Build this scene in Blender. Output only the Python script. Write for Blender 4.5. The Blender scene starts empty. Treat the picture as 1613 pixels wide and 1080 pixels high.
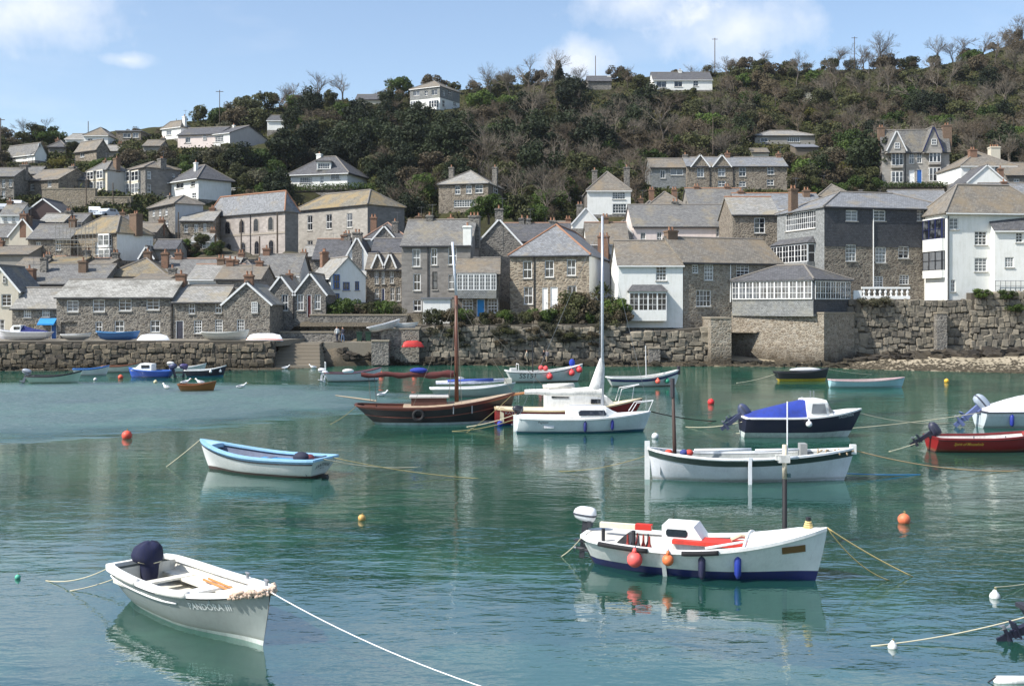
import bpy, bmesh, math, random
import numpy as np
from mathutils import Vector, Matrix, Euler, noise
random.seed(7); np.random.seed(7)
R = math.radians
scene = bpy.context.scene
col = scene.collection
# ---------------------------------------------------------------- camera
F, CX, HY, CH = 1700.0, 806.5, 480.0, 6.4      # focal length / principal point / horizon of the 1613x1080 photo, eye height
cam_data = bpy.data.cameras.new('camera'); cam = bpy.data.objects.new('camera', cam_data); col.objects.link(cam)
cam.location = (0, 0, CH); cam.rotation_euler = (R(90), 0, 0)
cam_data.sensor_width = 36; cam_data.lens = 36 * F / 1613.0
cam_data.shift_y = -(540 - HY) / 1613.0
cam_data.clip_end = 6000; cam_data.clip_start = 0.5
scene.camera = cam
# ---------------------------------------------------------------- light
SUN_EL, SUN_AZ = 47, 245      # azimuth measured clockwise from +Y (view direction): behind the camera, to its left
SKY_STRENGTH, SUN_STRENGTH, EXPOSURE = 0.145, 4.9, 0.42
world = bpy.data.worlds.new('World'); scene.world = world; world.use_nodes = True
wn, wl = world.node_tree.nodes, world.node_tree.links
for n_ in list(wn): wn.remove(n_)
def wnode(t, **k):
    n = wn.new(t)
    for a, b in k.items(): setattr(n, a, b)
    return n
w_out = wnode('ShaderNodeOutputWorld'); w_bg = wnode('ShaderNodeBackground')
sky = wnode('ShaderNodeTexSky', sky_type='NISHITA', sun_disc=False)
sky.sun_elevation = R(SUN_EL); sky.sun_rotation = R(SUN_AZ); sky.altitude = 0; sky.air_density = 1.0; sky.dust_density = 0.9; sky.ozone_density = 2.0
w_bg.inputs['Strength'].default_value = SKY_STRENGTH
w_tc = wnode('ShaderNodeTexCoord')
def wmath(op, a, b=None, c=None):
    n = wnode('ShaderNodeMath', operation=op)
    for i, v in enumerate((a, b, c)):
        if v is None: continue
        if hasattr(v, 'is_linked') or hasattr(v, 'links'): wl.new(v, n.inputs[i])
        else: n.inputs[i].default_value = v
    return n.outputs[0]
w_sep = wnode('ShaderNodeSeparateXYZ'); wl.new(w_tc.outputs['Generated'], w_sep.inputs[0])
w_den = wmath('MAXIMUM', w_sep.outputs[2], 0.04)
w_den = wmath('ADD', w_den, 0.16)
w_cmb = wnode('ShaderNodeCombineXYZ')
wl.new(wmath('DIVIDE', w_sep.outputs[0], w_den), w_cmb.inputs[0]); wl.new(wmath('DIVIDE', w_sep.outputs[1], w_den), w_cmb.inputs[1])
w_ns = wnode('ShaderNodeTexNoise'); w_ns.inputs['Scale'].default_value = 1.15; w_ns.inputs['Detail'].default_value = 8; w_ns.inputs['Roughness'].default_value = 0.55
wl.new(w_cmb.outputs[0], w_ns.inputs['Vector'])
# fair-weather cumulus: a thin general cover plus a few individual clouds over the hill, and unseen ones above the view added for the water to reflect
w_cover = wmath('MULTIPLY', wmath('SUBTRACT', w_ns.outputs['Fac'], 0.54), 1.8)
w_n2 = wnode('ShaderNodeTexNoise'); w_n2.inputs['Scale'].default_value = 26; w_n2.inputs['Detail'].default_value = 7; w_n2.inputs['Roughness'].default_value = 0.6
wl.new(w_tc.outputs['Generated'], w_n2.inputs['Vector'])
def cloud(px, py, rx, ry):
    d = Vector(((px - CX) / F, 1, -(py - HY) / F)).normalized()
    dx = wmath('DIVIDE', wmath('SUBTRACT', w_sep.outputs[0], d.x), rx / F)
    dz = wmath('DIVIDE', wmath('SUBTRACT', w_sep.outputs[2], d.z), ry / F)
    fwd = wmath('GREATER_THAN', w_sep.outputs[1], 0.0)
    r2 = wmath('ADD', wmath('MULTIPLY', dx, dx), wmath('MULTIPLY', dz, dz))
    v = wmath('SUBTRACT', 1.0, wmath('SQRT', r2))
    v = wmath('ADD', v, wmath('MULTIPLY', wmath('SUBTRACT', w_n2.outputs['Fac'], 0.5), 1.6))
    return wmath('MULTIPLY', wmath('MAXIMUM', v, 0.0), fwd)
acc = wmath('MAXIMUM', w_cover, 0.0)
for a_ in ((60, 20, 120, 70), (915, 100, 70, 42), (1165, 45, 130, 60), (1010, 5, 120, 40), (200, 95, 40, 14), (640, -80, 260, 55), (1130, -60, 160, 45), (150, -110, 170, 50), (1420, -200, 260, 70), (380, -300, 300, 90), (1000, -330, 260, 90)):
    acc = wmath('ADD', acc, cloud(*a_))
w_fac = wmath('MINIMUM', wmath('ADD', wmath('MULTIPLY', acc, 0.72), 0.05), 0.8)
w_mix = wnode('ShaderNodeMix', data_type='RGBA')
w_mix.inputs['B'].default_value = (5.4, 5.6, 6.0, 1)
wl.new(w_fac, w_mix.inputs['Factor']); wl.new(sky.outputs[0], w_mix.inputs['A'])
wl.new(w_mix.outputs['Result'], w_bg.inputs['Color']); wl.new(w_bg.outputs[0], w_out.inputs[0])
sun_data = bpy.data.lights.new('sun', 'SUN'); sun = bpy.data.objects.new('sun', sun_data); col.objects.link(sun)
sun_dir = Vector((math.sin(R(SUN_AZ)) * math.cos(R(SUN_EL)), math.cos(R(SUN_AZ)) * math.cos(R(SUN_EL)), math.sin(R(SUN_EL))))
sun.rotation_euler = sun_dir.to_track_quat('Z', 'Y').to_euler(); sun.location = sun_dir * 300
sun_data.energy = SUN_STRENGTH; sun_data.angle = R(0.6); sun_data.color = (1, 0.96, 0.90)
vs = scene.view_settings; vs.view_transform = 'Standard'; vs.look = 'None'; vs.exposure = EXPOSURE; vs.gamma = 1
scene.render.engine = 'CYCLES'
cy = scene.cycles; cy.use_denoising = True; cy.max_bounces = 7; cy.diffuse_bounces = 2; cy.glossy_bounces = 4; cy.transmission_bounces = 4; cy.transparent_max_bounces = 10
cy.caustics_reflective = False; cy.caustics_refractive = False; cy.sample_clamp_indirect = 6

# ---------------------------------------------------------------- pixel <-> place helpers
def P(px, py, d): return Vector(((px - CX) * d / F, d, CH - (py - HY) * d / F))
def water_at(px, py):
    d = CH * F / (py - HY); return Vector(((px - CX) * d / F, d, 0.0))
def interp(x, pts):
    if x <= pts[0][0]: return pts[0][1]
    for (a, b), (c, e) in zip(pts, pts[1:]):
        if x <= c: return b + (e - b) * (x - a) / (c - a)
    return pts[-1][1]
ROWS = [(105, 300), (143, 275), (174, 252), (230, 222), (290, 190), (335, 172), (406, 150), (440, 138), (497, 122), (540, 112)]
def dmap(y): return interp(y, [(60, 330)] + ROWS)
ROWINV = sorted((d, y) for y, d in ROWS + [(60, 330), (20, 360)])
def ymap(d): return interp(d, ROWINV)
SKY = [(-300, 235), (0, 222), (100, 212), (250, 196), (340, 186), (420, 170), (520, 158), (600, 150), (720, 142), (860, 128), (1000, 120), (1150, 112), (1300, 110), (1450, 108), (1530, 92), (1613, 62), (1900, 30)]
CUTS = []
def cut_dist(X, Y, c):
    ox, oy, ux, uy, W, D = c[:6]; a = (X - ox) * ux + (Y - oy) * uy; b = -(X - ox) * uy + (Y - oy) * ux
    return np.hypot(np.maximum(np.maximum(-a, a - W), 0), np.maximum(np.maximum(-b - 3.0, b - D), 0))
def terrain_z(X, Y):
    z = terrain_raw(X, Y)
    for c in CUTS:
        if abs(X - c[0]) < 45 and abs(Y - c[1]) < 45: z = min(z, c[6] + max(0.0, float(cut_dist(X, Y, c)) - 0.3) * 0.9)
    return z
def terrain_raw(X, Y):
    px = CX + F * X / max(Y, 1); y = ymap(Y); ys = interp(px, SKY)
    if y < ys:                       # past the crest: level off and fall away
        dr = dmap(ys); zr = CH - (ys - HY) * dr / F
        return zr - 0.10 * (Y - dr) + 0.0
    return CH - (y - HY) * Y / F
# ---------------------------------------------------------------- materials
MATS = {}
def lin(c):
    f = lambda v: (v / 12.92 if v <= 0.04045 else ((v + 0.055) / 1.055) ** 2.4)
    return tuple(f(v / 255.0) for v in c)
class NT:
    def __init__(s, name):
        s.m = bpy.data.materials.new(name); s.m.use_nodes = True; s.t = s.m.node_tree; s.n = s.t.nodes; s.l = s.t.links
        s.bsdf = s.n['Principled BSDF']; s.out = s.n['Material Output']
    def node(s, t, **k):
        n = s.n.new(t)
        for a, b in k.items(): setattr(n, a, b)
        return n
    def set(s, sock, v):
        if hasattr(v, 'links'): s.l.new(v, sock)
        elif v is not None:
            if isinstance(v, (tuple, list)) and len(v) == 3 and len(sock.default_value) == 4: v = (*v, 1)
            sock.default_value = v
    def math(s, op, a, b=None):
        n = s.node('ShaderNodeMath', operation=op); s.set(n.inputs[0], a)
        if b is not None: s.set(n.inputs[1], b)
        return n.outputs[0]
    def noise(s, vec, scale, detail=3, rough=0.55, out='Fac'):
        n = s.node('ShaderNodeTexNoise'); s.set(n.inputs['Vector'], vec)
        n.inputs['Scale'].default_value = scale; n.inputs['Detail'].default_value = detail; n.inputs['Roughness'].default_value = rough
        return n.outputs[out]
    def ramp(s, fac, stops):
        n = s.node('ShaderNodeValToRGB'); s.set(n.inputs[0], fac); e = n.color_ramp.elements
        while len(e) < len(stops): e.new(0.5)
        for i, (p, c) in enumerate(stops): e[i].position = p; e[i].color = (*c, 1) if len(c) == 3 else c
        return n.outputs[0]
    def mix(s, fac, a, b, mode='MIX'):
        n = s.node('ShaderNodeMix', data_type='RGBA', blend_type=mode); s.set(n.inputs['Factor'], fac); s.set(n.inputs['A'], a); s.set(n.inputs['B'], b)
        return n.outputs['Result']
    def coord(s, which='Object'): return s.node('ShaderNodeTexCoord').outputs[which]
    def mapping(s, vec, scale=(1, 1, 1), loc=(0, 0, 0)):
        n = s.node('ShaderNodeMapping'); s.set(n.inputs['Vector'], vec); n.inputs['Scale'].default_value = scale; n.inputs['Location'].default_value = loc
        return n.outputs[0]
    def bump(s, h, strength=0.5, dist=0.05, normal=None):
        n = s.node('ShaderNodeBump'); s.set(n.inputs['Height'], h); n.inputs['Strength'].default_value = strength; n.inputs['Distance'].default_value = dist
        if normal is not None: s.l.new(normal, n.inputs['Normal'])
        return n.outputs[0]
    def done(s, color=None, rough=None, normal=None, metal=None, spec=None):
        b = s.bsdf
        if color is not None: s.set(b.inputs['Base Color'], color)
        if rough is not None: s.set(b.inputs['Roughness'], rough)
        if metal is not None: b.inputs['Metallic'].default_value = metal
        if spec is not None: b.inputs['Specular IOR Level'].default_value = spec
        if normal is not None: s.l.new(normal, b.inputs['Normal'])
        return s.m
def orand(t): return t.node('ShaderNodeObjectInfo').outputs['Random']
def paint(c, rough=0.35, wear=0.12, grime=False):
    """weathered painted surface"""
    key = ('paint', c, rough, wear, grime)
    if key in MATS: return MATS[key]
    t = NT('paint'); v = t.coord(); n = t.noise(v, 3.0, 6, 0.65); n2 = t.noise(t.mapping(v, (9, 9, 1.2)), 2.0, 4)
    l = lin(c); d = tuple(x * 0.62 + 0.012 for x in l)
    f = t.math('MULTIPLY', t.math('MAXIMUM', t.math('SUBTRACT', t.math('ADD', n, t.math('MULTIPLY', n2, 0.5)), 0.66), 0), wear * 14)
    cc = t.mix(t.math('MINIMUM', f, 0.8), l, d)
    if grime:      # weed film at the waterline and rust runs below the rail
        sp = t.node('ShaderNodeSeparateXYZ'); t.l.new(v, sp.inputs[0]); n3 = t.noise(t.mapping(v, (7, 7, 0.5)), 1.5, 4, 0.7)
        w_ = t.ramp(t.math('ADD', sp.outputs[2], t.math('MULTIPLY', n, 0.16)), [(0.10, (0.75, 0.75, 0.75)), (0.24, (0, 0, 0))]); cc = t.mix(w_, cc, lin((96, 98, 70)))
        cc = t.mix(t.math('MULTIPLY', t.ramp(n3, [(0.6, (0, 0, 0)), (0.72, (1, 1, 1))]), 0.14), cc, lin((120, 96, 70)))
    t.done(cc, t.math('ADD', rough, t.math('MULTIPLY', n, 0.25)), t.bump(n, 0.06, 0.02))
    MATS[key] = t.m; return t.m
def uvmap(t): return t.node('ShaderNodeUVMap').outputs[0]
def stone(cols, sx=1.9, sy=3.4, mortar=(150, 140, 125), name='rubble_stone', bump=0.9, mw=0.07, tide=False):
    key = ('stone', tuple(cols), sx, sy, mortar, tide)
    if key in MATS: return MATS[key]
    t = NT(name); uv = uvmap(t); nz = t.noise(uv, 1.3, 3, out='Color')
    add = t.node('ShaderNodeVectorMath', operation='MULTIPLY_ADD'); t.set(add.inputs[0], nz); add.inputs[1].default_value = (0.32, 0.2, 0); t.l.new(uv, add.inputs[2])
    mp = t.mapping(add.outputs[0], (sx * 1.3, sy * 1.3, 1))
    v1 = t.node('ShaderNodeTexVoronoi'); t.l.new(mp, v1.inputs['Vector']); v1.inputs['Scale'].default_value = 1; v1.inputs['Randomness'].default_value = 0.8
    v2 = t.node('ShaderNodeTexVoronoi', feature='DISTANCE_TO_EDGE'); t.l.new(mp, v2.inputs['Vector']); v2.inputs['Scale'].default_value = 1; v2.inputs['Randomness'].default_value = 0.8
    sep = t.node('ShaderNodeSeparateColor'); t.l.new(v1.outputs['Color'], sep.inputs[0])
    k = len(cols); gr = lambda c: tuple(0.86 * (0.72 * v + 0.28 * sum(c) / 3) for v in c); cr = t.ramp(sep.outputs[0], [(i / max(1, k - 1), lin(gr(c))) for i, c in enumerate(cols)])
    big = t.noise(uv, 0.35, 4, 0.6); fine = t.noise(uv, 14, 4, 0.7)
    c = t.mix(t.math('MULTIPLY', fine, 0.3), cr, tuple(x * 0.55 for x in lin(cols[0])))
    e = t.math('LESS_THAN', v2.outputs['Distance'], mw)
    c = t.mix(t.math('MULTIPLY', e, 0.55), c, lin(mortar))
    c = t.mix(t.ramp(big, [(0.5, (0, 0, 0)), (0.78, (0.35, 0.35, 0.35))]), c, lin((100, 94, 84)))
    if tide:      # weed-dark, damp masonry up to the spring tide mark
        g = t.node('ShaderNodeNewGeometry').outputs['Position']; sp = t.node('ShaderNodeSeparateXYZ'); t.l.new(g, sp.inputs[0]); tn = t.noise(t.mapping(g, (0.5, 0.5, 0.25)), 1.6, 5, 0.65)
        c = t.mix(t.ramp(t.math('ADD', t.math('DIVIDE', sp.outputs[2], 6), t.math('MULTIPLY', tn, 0.5)), [(0.3, (0.85, 0.85, 0.85)), (0.62, (0, 0, 0))]), c, lin((62, 55, 44)))
    h = t.math('ADD', t.math('MINIMUM', t.math('MULTIPLY', v2.outputs['Distance'], 4), 0.8), t.math('MULTIPLY', fine, 0.3))
    t.done(c, 0.9, t.bump(h, bump, 0.06), spec=0.2)
    MATS[key] = t.m; return t.m
def ashlar(c, name='dressed_stone', w=0.62, h=0.3):
    key = ('ashlar', c)
    if key in MATS: return MATS[key]
    t = NT(name); uv = uvmap(t); b = t.node('ShaderNodeTexBrick'); t.l.new(uv, b.inputs['Vector'])
    l = lin(c); b.inputs['Color1'].default_value = (*[x * 1.12 for x in l], 1); b.inputs['Color2'].default_value = (*[x * 0.72 for x in l], 1); b.inputs['Mortar'].default_value = (*[x * 0.8 + 0.05 for x in l], 1)
    b.inputs['Scale'].default_value = 1; b.inputs['Brick Width'].default_value = w; b.inputs['Row Height'].default_value = h; b.inputs['Mortar Size'].default_value = 0.02; b.inputs['Bias'].default_value = -0.1
    n = t.noise(uv, 0.5, 5, 0.65); n2 = t.noise(uv, 11, 4, 0.7)
    c2 = t.mix(t.ramp(n, [(0.4, (0, 0, 0)), (0.75, (0.6, 0.6, 0.6))]), b.outputs['Color'], tuple(x * 0.5 for x in l))
    c2 = t.mix(t.math('MULTIPLY', n2, 0.35), c2, tuple(x * 0.6 for x in l))
    t.done(c2, 0.9, t.bump(t.math('ADD', t.math('MULTIPLY', b.outputs['Fac'], -0.6), n2), 0.5, 0.03), spec=0.2)
    MATS[key] = t.m; return t.m
def slate(c=(112, 112, 112), lichen=(150, 128, 84), amount=0.4, name='roof_slate', rh=0.24, bw=0.3):
    key = ('slate', c, lichen, amount)
    if key in MATS: return MATS[key]
    t = NT(name); uv = uvmap(t); b = t.node('ShaderNodeTexBrick'); t.l.new(uv, b.inputs['Vector'])
    l = lin(c); b.inputs['Color1'].default_value = (*[x * 1.15 for x in l], 1); b.inputs['Color2'].default_value = (*[x * 0.68 for x in l], 1); b.inputs['Mortar'].default_value = (*[x * 0.35 for x in l], 1)
    b.inputs['Scale'].default_value = 1; b.inputs['Brick Width'].default_value = bw; b.inputs['Row Height'].default_value = rh; b.inputs['Mortar Size'].default_value = 0.012
    ob = t.coord('Object'); r = orand(t)
    off = t.node('ShaderNodeVectorMath', operation='ADD'); t.l.new(ob, off.inputs[0]); cb = t.node('ShaderNodeCombineXYZ'); t.l.new(t.math('MULTIPLY', r, 90), cb.inputs[0]); t.l.new(cb.outputs[0], off.inputs[1])
    n = t.noise(off.outputs[0], 0.32, 6, 0.68); n2 = t.noise(off.outputs[0], 2.4, 5, 0.7); n3 = t.noise(off.outputs[0], 9, 3, 0.7)
    s = 0.62 - amount * 0.3
    f = t.ramp(t.math('ADD', t.math('MULTIPLY', n, 0.75), t.math('MULTIPLY', n2, 0.25)), [(s, (0, 0, 0)), (s + 0.13, (0.85, 0.85, 0.85))])
    c2 = t.mix(f, b.outputs['Color'], lin(lichen))
    c2 = t.mix(t.ramp(n2, [(0.5, (0, 0, 0)), (0.75, (0.55, 0.55, 0.55))]), c2, tuple(x * 0.5 for x in l))
    c2 = t.mix(t.ramp(n3, [(0.6, (0, 0, 0)), (0.75, (0.5, 0.5, 0.5))]), c2, lin((178, 176, 168)))
    t.done(c2, 0.75, t.bump(t.math('ADD', t.math('MULTIPLY', b.outputs['Fac'], -0.7), t.math('MULTIPLY', n3, 0.5)), 0.6, 0.03), spec=0.35)
    MATS[key] = t.m; return t.m
def plaster(c, name='painted_render'):
    key = ('plaster', c)
    if key in MATS: return MATS[key]
    t = NT(name); uv = uvmap(t); n = t.noise(uv, 0.8, 6, 0.65); n2 = t.noise(t.mapping(uv, (2.6, 0.35, 1)), 1.2, 5, 0.65); n3 = t.noise(uv, 7, 4)
    l = lin(c); f = t.ramp(t.math('ADD', t.math('MULTIPLY', n, 0.5), t.math('MULTIPLY', n2, 0.5)), [(0.46, (0, 0, 0)), (0.8, (0.6, 0.6, 0.6))])
    t.done(t.mix(f, l, tuple(x * 0.6 for x in l[:2]) + (l[2] * 0.52,)), 0.85, t.bump(t.math('ADD', n3, n), 0.35, 0.04), spec=0.25)
    MATS[key] = t.m; return t.m
def brick(c=(140, 82, 62)):
    key = ('brick', c)
    if key in MATS: return MATS[key]
    t = NT('chimney_brick'); uv = uvmap(t); b = t.node('ShaderNodeTexBrick'); t.l.new(uv, b.inputs['Vector']); l = lin(c)
    b.inputs['Color1'].default_value = (*[x * 1.2 for x in l], 1); b.inputs['Color2'].default_value = (*[x * 0.6 for x in l], 1); b.inputs['Mortar'].default_value = (*lin((150, 135, 118)), 1)
    b.inputs['Scale'].default_value = 1; b.inputs['Brick Width'].default_value = 0.23; b.inputs['Row Height'].default_value = 0.08; b.inputs['Mortar Size'].default_value = 0.01
    n = t.noise(uv, 2, 4); t.done(t.mix(t.math('MULTIPLY', n, 0.5), b.outputs['Color'], lin((100, 90, 70))), 0.9, spec=0.2)
    MATS[key] = t.m; return t.m
def plain(name, c, rough=0.6, metal=0.0, spec=0.5):
    key = (name, c, rough)
    if key in MATS: return MATS[key]
    t = NT(name); n = t.noise(t.coord(), 5, 4); l = lin(c)
    t.done(t.mix(t.math('MULTIPLY', n, 0.35), l, tuple(x * 0.6 for x in l)), rough, metal=metal, spec=spec); MATS[key] = t.m; return t.m
def glass_mat():
    if 'glass' in MATS: return MATS['glass']
    t = NT('window_glass'); n = t.noise(t.coord(), 1.1, 3); r = orand(t)
    c = t.mix(t.ramp(t.math('ADD', t.math('MULTIPLY', n, 0.6), t.math('MULTIPLY', r, 0.4)), [(0.45, (0, 0, 0)), (0.62, (1, 1, 1))]), (0.012, 0.014, 0.018), (0.16, 0.17, 0.18))
    t.done(c, 0.06, t.bump(n, 0.1, 0.02), spec=0.8); MATS['glass'] = t.m; return t.m
def foliage(c1, c2, name='foliage'):
    key = ('fol', c1, c2)
    if key in MATS: return MATS[key]
    t = NT(name); v = t.coord(); n = t.noise(v, 0.9, 4, 0.6); n2 = t.noise(v, 6, 2); r = orand(t)
    f = t.math('ADD', t.math('MULTIPLY', n, 0.55), t.math('ADD', t.math('MULTIPLY', r, 0.32), t.math('MULTIPLY', n2, 0.25)))
    c = t.ramp(f, [(0.3, lin(c1)), (0.85, lin(c2))])
    t.done(c, 0.7, spec=0.25)
    tr = t.node('ShaderNodeBsdfTranslucent'); t.l.new(c, tr.inputs['Color']); mx = t.node('ShaderNodeMixShader'); mx.inputs[0].default_value = 0.22
    t.l.new(t.bsdf.outputs[0], mx.inputs[1]); t.l.new(tr.outputs[0], mx.inputs[2]); t.l.new(mx.outputs[0], t.out.inputs[0])
    MATS[key] = t.m; return t.m
def rock_mat(cols, name='rock', scale=1.0):
    key = ('rock', tuple(cols), scale)
    if key in MATS: return MATS[key]
    t = NT(name); g = t.node('ShaderNodeNewGeometry').outputs['Position']; r = orand(t)
    n = t.noise(g, 1.6 * scale, 6, 0.7); n2 = t.noise(g, 9 * scale, 5, 0.7)
    k = len(cols); c = t.ramp(t.math('ADD', t.math('MULTIPLY', n, 0.5), t.math('MULTIPLY', r, 0.55)), [(0.15 + 0.75 * i / (k - 1), lin(x)) for i, x in enumerate(cols)])
    sp = t.node('ShaderNodeSeparateXYZ'); t.l.new(g, sp.inputs[0])
    zf = t.ramp(t.math('ADD', t.math('DIVIDE', sp.outputs[2], 2.4), t.math('MULTIPLY', n, 0.35)), [(0.28, (1, 1, 1)), (0.55, (0, 0, 0))])   # weed-dark tide zone
    c = t.mix(t.math('MULTIPLY', zf, 0.8), c, lin((50, 48, 36)))
    c = t.mix(t.math('MULTIPLY', n2, 0.45), c, lin((56, 50, 42)))
    t.done(c, 0.9, t.bump(t.math('ADD', n, n2), 0.8, 0.08), spec=0.2); MATS[key] = t.m; return t.m
RUB = stone([(106, 101, 94), (158, 150, 136), (128, 121, 110), (178, 168, 150), (98, 94, 90), (146, 132, 112)], 2.1, 3.6, (172, 164, 150))
RUBG = stone([(116, 113, 107), (148, 143, 133), (104, 101, 97), (166, 159, 147), (126, 120, 110)], 2.1, 3.7, (158, 152, 142))
RUBW = stone([(134, 119, 100), (164, 150, 128), (118, 107, 94), (150, 136, 116), (180, 166, 142)], 1.9, 3.1, (170, 160, 144))
RUBL = stone([(172, 160, 140), (150, 132, 108), (184, 174, 156), (138, 120, 98), (168, 152, 128)], 1.9, 3.1, (184, 174, 156))
GRAN = ashlar((172, 167, 158)); GRAND = ashlar((140, 136, 130)); ROSE = ashlar((180, 171, 163)); RUBT = stone([(172, 160, 140), (150, 132, 108), (184, 174, 156), (138, 120, 98), (168, 152, 128)], 2.0, 3.3, (184, 174, 156), tide=True); BLOCK = stone([(160, 142, 118), (182, 166, 142), (140, 124, 104), (172, 150, 122), (190, 176, 152)], 1.35, 2.3, (184, 172, 150))  # darker granite also serves side walls, with their shade in its colour
WHITE = plaster((232, 232, 226)); PINKW = plaster((226, 212, 204)); CREAM = plaster((206, 198, 180)); GREYR = plaster((150, 146, 138))
SLATE = slate((120, 119, 116), (138, 128, 106), 0.35); SLATED = slate((94, 94, 96), (112, 106, 90), 0.25); SLATEL = slate((152, 150, 144), (150, 140, 118), 0.4); SLATEY = slate((128, 122, 108), (146, 126, 86), 0.55); SLATEB = slate((132, 134, 136), (138, 128, 108), 0.32); SLATEBR = slate((128, 122, 112), (132, 118, 96), 0.5)
HUNG = slate((146, 148, 146), (140, 140, 130), 0.3, 'hung_slate', 0.16, 0.22); HUNG_SHADED = slate((76, 78, 82), (84, 84, 84), 0.3, 'shaded_hung_slate', 0.18, 0.24); HUNGL = slate((140, 142, 140), (150, 148, 136), 0.4, 'pale_hung_slate', 0.16, 0.22)  # the dark slate is a shaded copy, shade put into its colour
BRICK = brick((138, 94, 76)); BRICKD = brick((112, 84, 70)); TERRA = plain('terracotta', (158, 116, 90), 0.85); RIDGE = plain('ridge_tile', (156, 126, 108), 0.9); RIDGEG = plain('grey_ridge_tile', (128, 122, 114), 0.9); GLASS = glass_mat()
WPAINT = paint((236, 236, 232), 0.4, 0.06); BLACKP = plain('black_iron', (34, 34, 38), 0.5); LEAD = plain('lead', (120, 122, 126), 0.6)
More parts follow.
